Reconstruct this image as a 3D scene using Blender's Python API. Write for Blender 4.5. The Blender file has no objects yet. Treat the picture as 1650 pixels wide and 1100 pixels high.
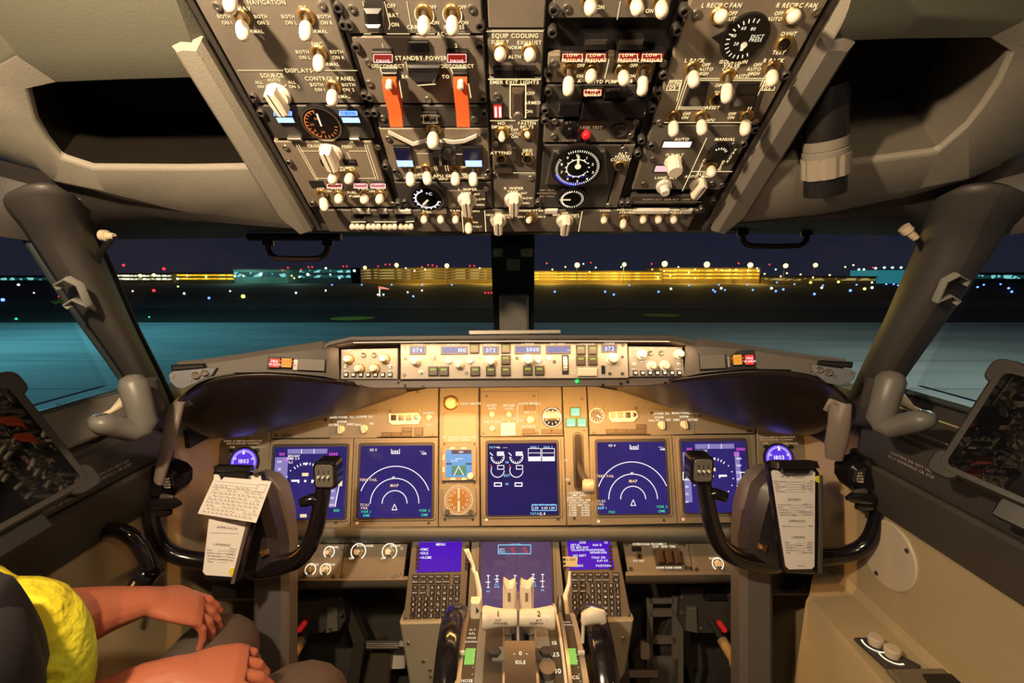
import bpy, math, random
from mathutils import Vector, Matrix
random.seed(7)
SC = bpy.context.scene
COL = SC.collection
FP = 733.0                      # focal length in pixels of the 1650x1100 frame
PITCH = math.radians(8.5)
CAMZ = 1.15
CP, SP = math.cos(PITCH), math.sin(PITCH)

def cdir(v):                    # camera axes (right, up, forward) -> world
    x, y, d = v
    return Vector((x, d * CP + y * SP, y * CP - d * SP))
def cw(x, y, d):
    p = cdir((x, y, d)); p.z += CAMZ
    return p
def pt(px, py, d):
    return cw((px - 825) / FP * d, (550 - py) / FP * d, d)
def to_px(p):
    q = p - Vector((0, 0, CAMZ))
    d = q.y * CP - q.z * SP; y = q.y * SP + q.z * CP
    return 825 + FP * q.x / d, 550 - FP * y / d, d

# ---------------------------------------------------------------- materials
MATS = {}
def mat(name, col, rough=.5, metal=0., emit=None, es=0., bump=0., bscale=300., var=0., vscale=8., spec=.5, coat=0.):
    if name in MATS: return MATS[name]
    m = bpy.data.materials.new(name); m.use_nodes = True
    nt = m.node_tree; b = nt.nodes['Principled BSDF']
    b.inputs['Base Color'].default_value = (*col, 1)
    b.inputs['Roughness'].default_value = rough
    b.inputs['Metallic'].default_value = metal
    b.inputs['Specular IOR Level'].default_value = spec
    b.inputs['Coat Weight'].default_value = coat
    if emit:
        b.inputs['Emission Color'].default_value = (*emit, 1)
        b.inputs['Emission Strength'].default_value = es
    tc = None
    if var or bump:
        tc = nt.nodes.new('ShaderNodeTexCoord')
    if var:
        n = nt.nodes.new('ShaderNodeTexNoise'); n.inputs['Scale'].default_value = vscale; n.inputs['Detail'].default_value = 5
        nt.links.new(tc.outputs['Object'], n.inputs['Vector'])
        r = nt.nodes.new('ShaderNodeMapRange'); r.inputs['From Min'].default_value = .3; r.inputs['From Max'].default_value = .7
        r.inputs['To Min'].default_value = 1 - var; r.inputs['To Max'].default_value = 1 + var
        nt.links.new(n.outputs['Fac'], r.inputs['Value'])
        mx = nt.nodes.new('ShaderNodeVectorMath'); mx.operation = 'SCALE'
        mx.inputs[0].default_value = col
        nt.links.new(r.outputs[0], mx.inputs['Scale'])
        nt.links.new(mx.outputs[0], b.inputs['Base Color'])
    if bump:
        n2 = nt.nodes.new('ShaderNodeTexNoise'); n2.inputs['Scale'].default_value = bscale; n2.inputs['Detail'].default_value = 3
        nt.links.new(tc.outputs['Object'], n2.inputs['Vector'])
        bp = nt.nodes.new('ShaderNodeBump'); bp.inputs['Strength'].default_value = bump; bp.inputs['Distance'].default_value = .001
        nt.links.new(n2.outputs['Fac'], bp.inputs['Height'])
        nt.links.new(bp.outputs[0], b.inputs['Normal'])
    MATS[name] = m
    return m
def lit(name, col, s):
    return mat(name, (.01, .01, .01), .5, emit=col, es=s)

PANEL = mat('panel_grey_paint', (.155, .135, .11), .55, var=.06, vscale=30, bump=.15, bscale=900)
PANELT = mat('panel_tan_paint', (.23, .19, .14), .55, var=.05, vscale=30, bump=.15, bscale=900)
PANELD = mat('panel_dark_paint', (.055, .05, .045), .5, var=.08, vscale=40)
MIPM = mat('instrument_panel_paint', (.235, .21, .17), .5, var=.05, vscale=25, bump=.1, bscale=900)
LINER = mat('liner_plastic', (.27, .25, .205), .62, bump=.35, bscale=500, var=.05, vscale=6)
SLATE = mat('slate_grey_plastic', (.05, .047, .045), .5, bump=.3, bscale=500, var=.06, vscale=10)
CREAM = mat('cream_wall_plastic', (.46, .37, .22), .5, var=.04, vscale=7, bump=.15, bscale=300)
CREAML = mat('cream_cover_plastic', (.62, .53, .40), .5)
BLACK = mat('black_plastic', (.012, .011, .011), .35)
BLACKG = mat('glossy_black', (.012, .010, .012), .13, spec=.6, coat=.3)
RUBBER = mat('black_rubber', (.008, .008, .008), .6)
LEATHER = mat('brown_leatherette', (.022, .014, .012), .32, bump=.3, bscale=250, var=.15, vscale=20)
HOODM = mat('glareshield_skin', (.085, .075, .065), .55, bump=.3, bscale=400)
STEEL = mat('brushed_steel', (.45, .42, .38), .32, .9)
DSTEEL = mat('dark_steel', (.16, .15, .14), .4, .8)
BRASS = mat('brass_ring', (.55, .36, .13), .3, .8)
WHITE = mat('ivory_plastic', (.86, .78, .64), .4)
WHITEP = mat('white_plastic', (.8, .76, .68), .45)
PAPER = mat('white_paper', (.90, .86, .82), .8)
INK = mat('black_ink', (.05, .045, .05), .8)
RED = mat('red_guard_plastic', (.72, .10, .025), .4)
REDDOT = mat('red_button', (.6, .02, .03), .3, emit=(1, .03, .03), es=.25)
GLASSY = mat('gauge_face_black', (.006, .006, .007), .12, spec=.5)
TXT = lit('backlit_lettering', (1, .72, .36), 1.5)
TXTD = lit('dim_lettering', (1, .62, .32), .45)
TXTM = lit('panel_lettering_warm', (1, .86, .6), 1.15)
NEEDLE = mat('white_needle', (.9, .85, .75), .4, emit=(1, .8, .5), es=.5)
ELW = lit('screen_white', (1, .95, 1), 1.1)
ELB = lit('screen_cyan', (.25, .65, 1), 1.2)
ELG = lit('screen_green', (.05, .9, .4), .9)
ELM = lit('screen_magenta', (1, .1, .9), 1.0)
ELA = lit('screen_amber', (1, .7, .35), 1.1)
ELO = lit('amber_lamp', (1, .38, .03), .9)
ELR = lit('red_lamp', (1, .03, .02), .9); ELRD = lit('deep_red_lamp', (.55, .015, .008), .6)
ELRB = lit('bright_amber_lamp', (1, .55, .28), 2.2)
ELBLUE = lit('blue_lamp', (.03, .18, 1), 1.2)
ELBLUEL = lit('pale_blue_lamp', (.35, .55, 1), 2.0)
LCD = lit('lcd_blue', (.01, .10, .42), .9)
ELGRN = lit('green_lamp', (.15, .95, .45), 1.3)
PINKW = lit('pale_pink_lamp', (1, .62, .55), 1.8)
GAUGEY = lit('cream_backlight', (1, .75, .38), .9)
def screen_mat(name, c1, c2, s, rough=.08):
    m = bpy.data.materials.new(name); m.use_nodes = True
    nt = m.node_tree; b = nt.nodes['Principled BSDF']
    b.inputs['Base Color'].default_value = (.004, .004, .006, 1); b.inputs['Roughness'].default_value = rough
    tc = nt.nodes.new('ShaderNodeTexCoord'); n = nt.nodes.new('ShaderNodeTexNoise'); n.inputs['Scale'].default_value = 9
    nt.links.new(tc.outputs['Object'], n.inputs['Vector'])
    r = nt.nodes.new('ShaderNodeValToRGB'); r.color_ramp.elements[0].position = .35; r.color_ramp.elements[1].position = .65
    r.color_ramp.elements[0].color = (*c1, 1); r.color_ramp.elements[1].color = (*c2, 1)
    nt.links.new(n.outputs['Fac'], r.inputs['Fac']); nt.links.new(r.outputs[0], b.inputs['Emission Color'])
    b.inputs['Emission Strength'].default_value = s
    return m
SCR = screen_mat('display_glass_violet', (.024, .016, .135), (.034, .022, .17), 1.)
SCRD = screen_mat('display_glass_navy', (.012, .009, .085), (.02, .012, .11), 1.)
SCRP = screen_mat('display_glass_dusky', (.10, .055, .12), (.13, .07, .15), 1.)  # dusky reflections put into the glow of the lower display
SCRC = screen_mat('cdu_glass_violet', (.075, .008, .50), (.10, .015, .45), 1.)
STAPE = lit('tape_lavender', (.24, .2, .5), 1.)
STABB = lit('standby_blue', (.08, .35, .75), 1.)
STABG = lit('standby_green', (.05, .25, .13), 1.)

# ---------------------------------------------------------------- frames
class Frame:
    def __init__(s, px, py, d, tilt=0., roll=0., yaw=0.):
        t = math.radians(tilt); r = math.radians(roll); w = math.radians(yaw)
        u = Vector((math.cos(r), math.sin(r), 0)); v = Vector((-math.sin(r) * math.cos(t), math.cos(r) * math.cos(t), math.sin(t)))
        if yaw:
            def ry(q): return Vector((q.x * math.cos(w) + q.z * math.sin(w), q.y, -q.x * math.sin(w) + q.z * math.cos(w)))
            u, v = ry(u), ry(v)
        n = v.cross(u)  # faces the camera (right, up, forward axes are left handed)
        s.set(pt(px, py, d), cdir(u), cdir(v), cdir(n))
    def set(s, o, u, v, n):
        s.o, s.u, s.v = o, u.normalized(), v.normalized()
        s.n = n.normalized()
        s.M = Matrix(((s.u.x, s.v.x, s.n.x, 0), (s.u.y, s.v.y, s.n.y, 0), (s.u.z, s.v.z, s.n.z, 0), (0, 0, 0, 1)))
    def L(s, px, py, h=0.):
        r = pt(px, py, 1.) - Vector((0, 0, CAMZ)); c = Vector((0, 0, CAMZ))
        t = ((s.o + s.n * h) - c).dot(s.n) / r.dot(s.n)
        q = c + r * t - s.o
        return q.dot(s.u), q.dot(s.v)
    def W(s, a, b, h=0.):
        return s.o + s.u * a + s.v * b + s.n * h
    def P(s, px, py, h=0.):
        a, b = s.L(px, py); return s.W(a, b, h)
    def sc(s, px, py):
        return to_px(s.P(px, py))[2] / FP
    def at(s, px, py, h=0., rot=0., scale=1., tx=0., ty=0.):
        a, b = s.L(px, py)
        R = Matrix.Rotation(rot, 4, 'Z') @ Matrix.Rotation(tx, 4, 'X') @ Matrix.Rotation(ty, 4, 'Y')
        return Matrix.Translation(s.W(a, b, h)) @ s.M @ R @ Matrix.Scale(scale, 4)
def frame3(p0, pu, pv):            # plane from three world points: origin, towards u, towards v
    f = Frame(825, 550, 1.)
    u = (pu - p0).normalized(); w = (pv - p0); n = u.cross(w).normalized(); v = n.cross(u)
    f.set(p0, u, v, n); return f

# ---------------------------------------------------------------- mesh builder
GLY = {}
def glyph(ch):
    if ch in GLY: return GLY[ch]
    c = bpy.data.curves.new('g', 'FONT'); c.body = ch; c.size = 1.; c.resolution_u = 2; c.offset = .012
    o = bpy.data.objects.new('g', c)
    me = o.to_mesh()
    vs = [(v.co.x, v.co.y) for v in me.vertices]; fs = [tuple(p.vertices) for p in me.polygons]
    o.to_mesh_clear(); bpy.data.objects.remove(o); bpy.data.curves.remove(c)
    if vs:
        x0 = min(v[0] for v in vs); x1 = max(v[0] for v in vs)
    else: x0, x1 = 0, .3
    GLY[ch] = (vs, fs, x0, x1)
    return GLY[ch]

class MB:
    def __init__(s): s.v = []; s.f = []
    def add(s, vs, fs):
        k = len(s.v); s.v += [Vector(q) for q in vs]; s.f += [tuple(i + k for i in f) for f in fs]; return s
    def prism(s, fr, pts, h0, h1, c=0.):
        n = len(pts); rows = [(pts, h0)]
        if c:
            rows.append((pts, h1 - c)); m = []
            for i in range(n):
                p0, p, p1 = Vector(pts[i - 1]), Vector(pts[i]), Vector(pts[(i + 1) % n])
                e0, e1 = (p - p0), (p1 - p)
                e0 = e0.normalized() if e0.length else Vector((1, 0)); e1 = e1.normalized() if e1.length else e0
                n0, n1 = Vector((-e0.y, e0.x)), Vector((-e1.y, e1.x)); b = n0 + n1
                b = b / max(.4, b.dot(n0)) if b.length else n0
                m.append((p.x + b.x * c, p.y + b.y * c))
            rows.append((m, h1))
        else: rows.append((pts, h1))
        vs = [fr.W(a, b, h) for r, h in rows for a, b in r]
        fs = [tuple(reversed(range(n))), tuple((len(rows) - 1) * n + i for i in range(n))]
        for k in range(len(rows) - 1):
            for i in range(n):
                j = (i + 1) % n
                fs.append((k * n + i, k * n + j, k * n + n + j, k * n + n + i))
        return s.add(vs, fs)
    def box(s, fr, x0, y0, x1, y1, h0=0., h1=.003, c=0., r=0.):      # pixel corners
        a0, b1 = fr.L(x0, y0); a1, b0 = fr.L(x1, y1)
        return s.lbox(fr, a0, b0, a1, b1, h0, h1, c, r)
    def lbox(s, fr, a0, b0, a1, b1, h0, h1, c=0., r=0.):
        if a0 > a1: a0, a1 = a1, a0
        if b0 > b1: b0, b1 = b1, b0
        return s.prism(fr, rrect(a0, b0, a1, b1, r), h0, h1, c)
    def poly(s, fr, px, h0=0., h1=.003, c=0.):
        p = [fr.L(*q) for q in px]
        ar = sum(p[i - 1][0] * p[i][1] - p[i][0] * p[i - 1][1] for i in range(len(p)))
        if ar < 0: p.reverse()
        return s.prism(fr, p, h0, h1, c)
    def line(s, fr, px, w=1.2, h=.0005, close=False):                # flat printed line, width in pixels
        p = [Vector(fr.L(*q)) for q in px]
        if close: p.append(p[0])
        w = w * fr.sc(*px[0]) / 2
        for a, b in zip(p, p[1:]):
            e = b - a
            if e.length < 1e-9: continue
            e.normalize(); n = Vector((-e.y, e.x)) * w; a2, b2 = a - e * w * .6, b + e * w * .6
            s.add([fr.W(*(q), h) for q in (a2 - n, b2 - n, b2 + n, a2 + n)], [(0, 1, 2, 3)])
        return s
    def arc(s, fr, cx, cy, r, a0, a1, w=1.2, h=.0005, n=28):
        a, b = fr.L(cx, cy); k = fr.sc(cx, cy); pr = None
        vs = []
        for i in range(n + 1):
            t = math.radians(a0 + (a1 - a0) * i / n)
            for q in (r - w / 2, r + w / 2): vs.append(fr.W(a + math.cos(t) * q * k, b + math.sin(t) * q * k, h))
        return s.add(vs, [(2 * i, 2 * i + 1, 2 * i + 3, 2 * i + 2) for i in range(n)])
    def ticks(s, fr, cx, cy, r0, r1, a0, a1, n, w=1., h=.0006):
        a, b = fr.L(cx, cy); k = fr.sc(cx, cy)
        for i in range(n):
            t = math.radians(a0 + (a1 - a0) * i / max(1, n - 1)); e = Vector((math.cos(t), math.sin(t))); m = Vector((-e.y, e.x)) * w * k / 2
            c = Vector((a, b)); p, q = c + e * r0 * k, c + e * r1 * k
            s.add([fr.W(*z, h) for z in (p - m, q - m, q + m, p + m)], [(0, 1, 2, 3)])
        return s
    def disc(s, fr, cx, cy, r, h0=0., h1=.001, n=20, c=0.):
        a, b = fr.L(cx, cy); k = fr.sc(cx, cy) * r
        return s.prism(fr, [(a + k * math.cos(6.28319 * i / n), b + k * math.sin(6.28319 * i / n)) for i in range(n)], h0, h1, c)
    def text(s, fr, px, py, txt, h=7., al='c', hh=.0007, rot=0., sx=1., sp=.13):
        sz = h * fr.sc(px, py) / .70 * (.83 if fr is OH else .88)
        gl = []; x = 0
        for ch in txt:
            if ch == ' ': x += .38 * sx; continue
            vs, fs, x0, x1 = glyph(ch)
            gl.append((vs, fs, x - x0 * sx)); x += (x1 - x0 + sp) * sx
        x -= sp * sx
        off = {'c': -x / 2, 'l': 0, 'r': -x}[al]
        a, b = fr.L(px, py); c, d = math.cos(rot), math.sin(rot)
        for vs, fs, gx in gl:
            o = []
            for vx, vy in vs:
                X, Y = (vx * sx + gx + off) * sz, (vy - .35) * sz
                o.append(fr.W(a + X * c - Y * d, b + X * d + Y * c, hh))
            s.add(o, fs)
        return s
    def tube(s, pts, r, n=10, cap=True, flat=1.):
        m = len(pts); rs = r if isinstance(r, (list, tuple)) else [r] * m
        pts = [Vector(p) for p in pts]; vs = []; up = None
        for i, p in enumerate(pts):
            t = (pts[min(i + 1, m - 1)] - pts[max(i - 1, 0)])
            t = t.normalized() if t.length else Vector((0, 0, 1))
            if up is None:
                up = Vector((0, 1, 0)) if abs(t.y) < .8 else Vector((0, 0, 1))
            up = (up - t * up.dot(t)).normalized(); sd = t.cross(up)
            for j in range(n):
                a = 2 * math.pi * j / n
                vs.append(p + sd * math.cos(a) * rs[i] + up * math.sin(a) * rs[i] * flat)
        fs = [(i * n + j, i * n + (j + 1) % n, (i + 1) * n + (j + 1) % n, (i + 1) * n + j) for i in range(m - 1) for j in range(n)]
        if cap: fs += [tuple(reversed(range(n))), tuple((m - 1) * n + j for j in range(n))]
        return s.add(vs, fs)
    def lathe(s, M, prof, n=20, mod=None):                            # profile [(r, h)] about local z of matrix M
        vs = []
        for r, h in prof:
            for j in range(n):
                a = 2 * math.pi * j / n; q = r * (mod(j) if mod and r > 0 else 1)
                vs.append(M @ Vector((q * math.cos(a), q * math.sin(a), h)))
        m = len(prof)
        fs = [(i * n + j, i * n + (j + 1) % n, (i + 1) * n + (j + 1) % n, (i + 1) * n + j) for i in range(m - 1) for j in range(n)]
        fs += [tuple(reversed(range(n))), tuple((m - 1) * n + j for j in range(n))]
        return s.add(vs, fs)
    def grid(s, rows, thick=0., dirn=None, closed=False):
        m, n = len(rows), len(rows[0]); P = [[Vector(q) for q in r] for r in rows]
        vs = [q for r in P for q in r]
        fs = [(i * n + j, i * n + j + 1, (i + 1) * n + j + 1, (i + 1) * n + j) for i in range(m - 1) for j in range(n - 1)]
        if thick:
            d = dirn if dirn is not None else (P[0][1] - P[0][0]).cross(P[1][0] - P[0][0]).normalized()
            k = len(vs); vs += [q + d * thick for q in vs[:k]]
            fs += [tuple(i + k for i in reversed(f)) for f in fs]
            bd = [j for j in range(n)] + [i * n + n - 1 for i in range(1, m)] + [(m - 1) * n + j for j in range(n - 2, -1, -1)] + [i * n for i in range(m - 2, 0, -1)]
            for a, b in zip(bd, bd[1:] + bd[:1]): fs.append((b, a, a + k, b + k))
        return s.add(vs, fs)
    def mesh(s, name, m, smooth=35, loc=None):
        me = bpy.data.meshes.new(name)
        if loc is None:
            loc = Vector((0, 0, 0))
        me.from_pydata([tuple(v - loc) for v in s.v], [], s.f); me.update()
        me.materials.append(m)
        if smooth:
            me.polygons.foreach_set('use_smooth', [True] * len(me.polygons))
            me.set_sharp_from_angle(angle=math.radians(smooth))
        return me
    def build(s, name, m, parent=None, smooth=35, fix=True, **kw):
        lo = Vector([min(v[i] for v in s.v) for i in range(3)]); hi = Vector([max(v[i] for v in s.v) for i in range(3)])
        loc = (lo + hi) / 2
        me = s.mesh(name, m, smooth, loc)
        if fix:
            import bmesh
            b = bmesh.new(); b.from_mesh(me); bmesh.ops.recalc_face_normals(b, faces=b.faces); b.to_mesh(me); b.free()
        return place(name, me, Matrix.Translation(loc), parent, **kw)

def rrect(a0, b0, a1, b1, r=0., n=4):
    if r <= 0: return [(a0, b0), (a1, b0), (a1, b1), (a0, b1)]
    r = min(r, (a1 - a0) / 2.01, (b1 - b0) / 2.01); o = []
    for cx, cy, s in ((a1 - r, b0 + r, -90), (a1 - r, b1 - r, 0), (a0 + r, b1 - r, 90), (a0 + r, b0 + r, 180)):
        for i in range(n + 1):
            t = math.radians(s + 90 * i / n); o.append((cx + r * math.cos(t), cy + r * math.sin(t)))
    return o

WM = {}
def place(name, data, M, parent=None, label=None, cat=None, group=None, kind=None):
    o = bpy.data.objects.new(name, data); COL.objects.link(o)
    if parent is not None:
        o.parent = parent; o.matrix_parent_inverse = WM[parent.name].inverted()
    o.matrix_basis = M; WM[o.name] = M.copy()
    tag(o, label, cat, group, kind)
    return o
def tag(o, label=None, cat=None, group=None, kind=None):
    if label: o['label'] = label
    if cat: o['category'] = cat
    if group: o['group'] = group
    if kind: o['kind'] = kind
    return o
def thing(name, label, cat, loc, group=None):
    return place(name, None, Matrix.Translation(loc), None, label, cat, group)
IDF = Frame(825, 550, 1.); IDF.set(Vector((0, 0, 0)), Vector((1, 0, 0)), Vector((0, 1, 0)), Vector((0, 0, 1)))

# ---------------------------------------------------------------- small controls (built once, then placed as parts)
ID = Matrix.Identity(4)
def cyl(r0, h0, r1, h1): return [(r0, h0), (r1, h1)]
PR = {}
def proto():
    def a(k, mb, m, sm=35): PR[k] = mb.mesh(k, m, sm)
    a('bezel', MB().lathe(ID, [(.0082, 0), (.0082, .0018), (.0072, .003), (.0058, .003), (.0052, .0012), (.0, .0012)], 18), BRASS)
    a('bezelp', MB().lathe(ID, [(.0082, 0), (.0082, .0018), (.0072, .003), (.0058, .003), (.0052, .0012), (.0, .0012)], 18), WHITEP)
    a('lever', MB().lathe(ID, [(.0032, .0008), (.0026, .006), (.0022, .016)], 10), STEEL)
    a('tip', MB().lathe(ID, [(.0028, .013), (.0052, .0145), (.0060, .018), (.0060, .027), (.0052, .031), (.003, .0335), (.0008, .0343)], 16), WHITE)
    a('shorttip', MB().lathe(ID, [(.0022, .002), (.0030, .008), (.0036, .016), (.003, .019), (.001, .0198)], 12), WHITE)
    a('screw', MB().lathe(ID, [(.0042, 0), (.0042, .001), (.0036, .002), (.0016, .002), (.0014, .0012), (.0002, .0012)], 14), STEEL)
    a('screwd', MB().lathe(ID, [(.0042, 0), (.0042, .001), (.0036, .002), (.0016, .002), (.0014, .0012), (.0002, .0012)], 14), DSTEEL)
    a('post', MB().lathe(ID, [(.0052, 0), (.0052, .009), (.0044, .0105), (.003, .0105), (.0028, .006), (.0002, .006)], 14), DSTEEL)
    k = MB().lathe(ID, [(.0115, 0), (.0115, .002), (.0098, .004), (.0095, .006)], 20)
    k.prism(IDF, [(-.0052, -.0125), (0, -.0142), (.0052, -.0125), (.0060, 0), (.0052, .0105), (0, .0122), (-.0052, .0105), (-.006, 0)], .004, .017, .0018)
    a('knob', k, WHITE, 30)
    a('knobline', MB().lbox(IDF, -.0006, -.013, .0006, .0115, .017, .0173), INK, 0)
    a('roundknob', MB().lathe(ID, [(.010, 0), (.010, .002), (.0085, .0035), (.0085, .016), (.0075, .018), (.0002, .018)], 24, lambda j: 1 if j % 2 else .94), WHITE, 20)
    a('dualknob', MB().lathe(ID, [(.0105, 0), (.0105, .006), (.0065, .0065), (.0062, .015), (.0054, .0165), (.0002, .0165)], 24, lambda j: 1 if j % 2 else .95), WHITEP, 20)
    a('btn', MB().lbox(IDF, -.0052, -.0052, .0052, .0052, 0, .004, .0008), mat('key_dark', (.035, .025, .02), .4), 0)
    a('rbtn', MB().lathe(ID, [(.0052, 0), (.0052, .003), (.0042, .004), (.0002, .004)], 12), mat('key_dark', (.035, .025, .02), .4))
proto()

def put(key, name, parent, M, label=None):
    return place(name, PR[key], M, parent, label)
def toggle(T, fr, bx, by, tx=None, ty=None, sc=1., kind='tip', bz='bezel', h=.002, lab=None):
    """toggle switch: bezel, lever and tip; tilts so that its tip stands over pixel (tx, ty)"""
    b = put(bz, 'toggle_switch', T, fr.at(bx, by, h, scale=sc), lab)
    best = (1e9, 0, 0)
    if tx is None: tx, ty = bx, by
    a0, b0 = fr.L(bx, by)
    for i in range(-11, 12):
        for j in range(-6, 7):
            ax, ay = math.radians(i * 4), math.radians(j * 4)
            q = (Matrix.Rotation(ax, 4, 'X') @ Matrix.Rotation(ay, 4, 'Y')) @ Vector((0, 0, .025 * sc))
            p = to_px(fr.W(a0 + q.x, b0 + q.y, q.z + h)); e = (p[0] - tx) ** 2 + (p[1] - ty) ** 2
            if e < best[0]: best = (e, ax, ay)
    M = fr.at(bx, by, h, tx=best[1], ty=best[2], scale=sc)
    if kind == 'tip':
        put('lever', 'lever', b, M); put('tip', 'switch_tip', b, M)
    else: put('shorttip', 'lever', b, M)
    return b
def knob(T, fr, x, y, rot=0., sc=1., key='knob', h=.002, lab=None):
    k = put(key, 'rotary_knob', T, fr.at(x, y, h, rot=math.radians(rot), scale=sc), lab)
    if key == 'knob': put('knobline', 'pointer_line', k, fr.at(x, y, h, rot=math.radians(rot), scale=sc))
    return k
def screws(T, fr, pts, key='screw', h=.002, sc=1.):
    for x, y in pts: put(key, 'fastener', T, fr.at(x, y, h, rot=random.random(), scale=sc))
def posts(T, fr, pts, sc=1.):
    for x, y in pts: put('post', 'panel_post', T, fr.at(x, y, -.003, scale=sc))
def lamp(T, fr, x0, y0, x1, y1, m, h=.004, frame=BLACK, name='annunciator', tx=None, tm=None, th=5, r=0., lab=None):
    """rectangular light: dark housing and glowing lens, with optional lettering"""
    b = MB().box(fr, x0, y0, x1, y1, 0, h, .0004, r).build(name, frame, T, 0)
    if lab: b['label'] = lab
    w = min((x1 - x0), (y1 - y0)) * .1 + .3
    MB().box(fr, x0 + w, y0 + w, x1 - w, y1 - w, h, h + .0005).build('lens', m, b, 0)
    if tx:
        q = MB(); n = len(tx)
        if fr is OH: q.line(fr, [(x0 + w + 1, y0 + w + 1), (x1 - w - 1, y0 + w + 1), (x1 - w - 1, y1 - w - 1), (x0 + w + 1, y1 - w - 1)], .9, h + .0009, True)
        for i, s in enumerate(tx):
            q.text(fr, (x0 + x1) / 2, y0 + (y1 - y0) * (i + .5) / n, s, th, hh=h + .0009)
        q.build('lettering', tm or TXT, b, 0, False)
    return b
def letters(T, fr, items, m=TXT, name='lettering', h=.0027, lines=(), lw=1.3):
    q = MB()
    for it in items:
        q.text(fr, it[0], it[1], it[2], it[3] if len(it) > 3 else 6.5, it[4] if len(it) > 4 else 'c', h, sx=.95)
    for l in lines: q.line(fr, l, lw * .85, h)
    return q.build(name, m, T, 0, False)

def area(name, loc, target, size, power, col, sy=None, spread=180):
    l = bpy.data.lights.new(name, 'AREA'); l.size = size; l.energy = power; l.color = col; l.spread = math.radians(spread)
    if sy: l.shape = 'RECTANGLE'; l.size_y = sy
    o = bpy.data.objects.new(name, l); COL.objects.link(o); o.location = loc
    o.rotation_euler = (target - loc).to_track_quat('-Z', 'Y').to_euler(); return o
def point(name, loc, r, power, col):
    l = bpy.data.lights.new(name, 'POINT'); l.shadow_soft_size = r; l.energy = power; l.color = col
    o = bpy.data.objects.new(name, l); COL.objects.link(o); o.location = loc; return o
# ================================================================ OVERHEAD PANEL
OH = Frame(825, 340, .6787, tilt=-63.2)
def kx(k, y): return 825 + k * (y - 920)
def opanel(label, kl, kr, y0, y1, m=PANEL, name='overhead_module', notch=True):
    """one lift-out module of the overhead: column limits kl..kr, rows y0..y1"""
    c = OH.P((kx(kl, y0) + kx(kr, y1)) / 2, (y0 + y1) / 2)
    T = thing(name, label, 'control panel', c, 'overhead control panels')
    MB().poly(OH, [(kx(kl, y0), y0), (kx(kr, y0), y0), (kx(kr, y1), y1), (kx(kl, y1), y1)], -.006, .002, .0012).build('face_plate', m, T, 0)
    return T
# back structure the modules sit in
oh_back = thing('overhead_rack', 'dark metal frame holding all the overhead control panels', 'frame', OH.P(825, 200, -.02))
MB().poly(OH, [(kx(.575, -60), -60), (kx(-.570, -60), -60), (kx(-.570, 376), 376), (kx(.575, 376), 376)], -.05, -.0065).build('backing', BLACK, oh_back, 0)
for k in (.3065, .048, -.0645, -.2975):
    w = .004
    MB().poly(OH, [(kx(k + w, -40), -40), (kx(k - w, -40), -40), (kx(k - w, 333), 333), (kx(k + w, 333), 333)], -.0066, -.003).build('rail', BLACK, oh_back, 0)
for s in (1, -1):
    q = MB().poly(OH, [(kx(s * .560, -40), -40), (kx(s * .571, -40), -40), (kx(s * .571, 372), 372), (kx(s * .560, 372), 372)], -.012, .0, .001)
    q.build('edge_rail', DSTEEL, oh_back, 0)

# --- column 1 : navigation / displays
T = opanel('grey switching panel lettered DISPLAYS in the left column, topmost', .553, .317, -14, 165)
for bx, by, tx, ty in ((390, 24, 390, 52), (495, 24, 493, 52), (515, 82, 514, 106), (538, 137, 535, 160), (372, -18, 370, 8)):
    toggle(T, OH, bx, by, tx, ty)
knob(T, OH, 450, 150, 8, 1.15)
screws(T, OH, [(351, 8), (519, 6), (562, 148), (429, 157)])
letters(T, OH, [(384, 11, 'VHF NAV', 8), (489, 10, 'IRS', 8), (362, 24, 'BOTH'), (367, 34, 'ON 1'), (421, 24, 'BOTH'), (425, 34, 'ON 2'), (409, 48, 'NORMAL'),
    (465, 24, 'BOTH'), (470, 34, 'ON L'), (523, 24, 'BOTH'), (527, 34, 'ON R'), (512, 48, 'NORMAL'), (512, 69, 'FMC', 8), (488, 81, 'BOTH'), (492, 90, 'ON L'), (543, 81, 'BOTH'), (546, 90, 'ON R'), (531, 101, 'NORMAL'),
    (482, 111, 'DISPLAYS', 8), (439, 119, 'SOURCE', 8), (442, 126, 'AUTO', 6), (418, 130, 'ALL', 6), (423, 137, 'ON 1', 6), (471, 130, 'ALL', 6), (475, 137, 'ON 2', 6),
    (532, 124, 'CONTROL PANEL', 8), (511, 134, 'BOTH'), (516, 142, 'ON 1'), (562, 134, 'BOTH'), (562, 142, 'ON 2'), (549, 153, 'NORMAL'), (430, 1, 'NAVIGATION', 8)],
    lines=[[(384, 111), (457, 111)], [(505, 111), (576, 111)], [(431, 134), (436, 139)], [(462, 134), (457, 139)], [(444, 130), (445, 135)]])
posts(oh_back, OH, [(546, 8), (555, 36), (575, 72), (597, 153), (588, 150), (593, 178), (604, 178), (409, 152), (422, 178), (467, 258), (505, 324)], .9)
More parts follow.
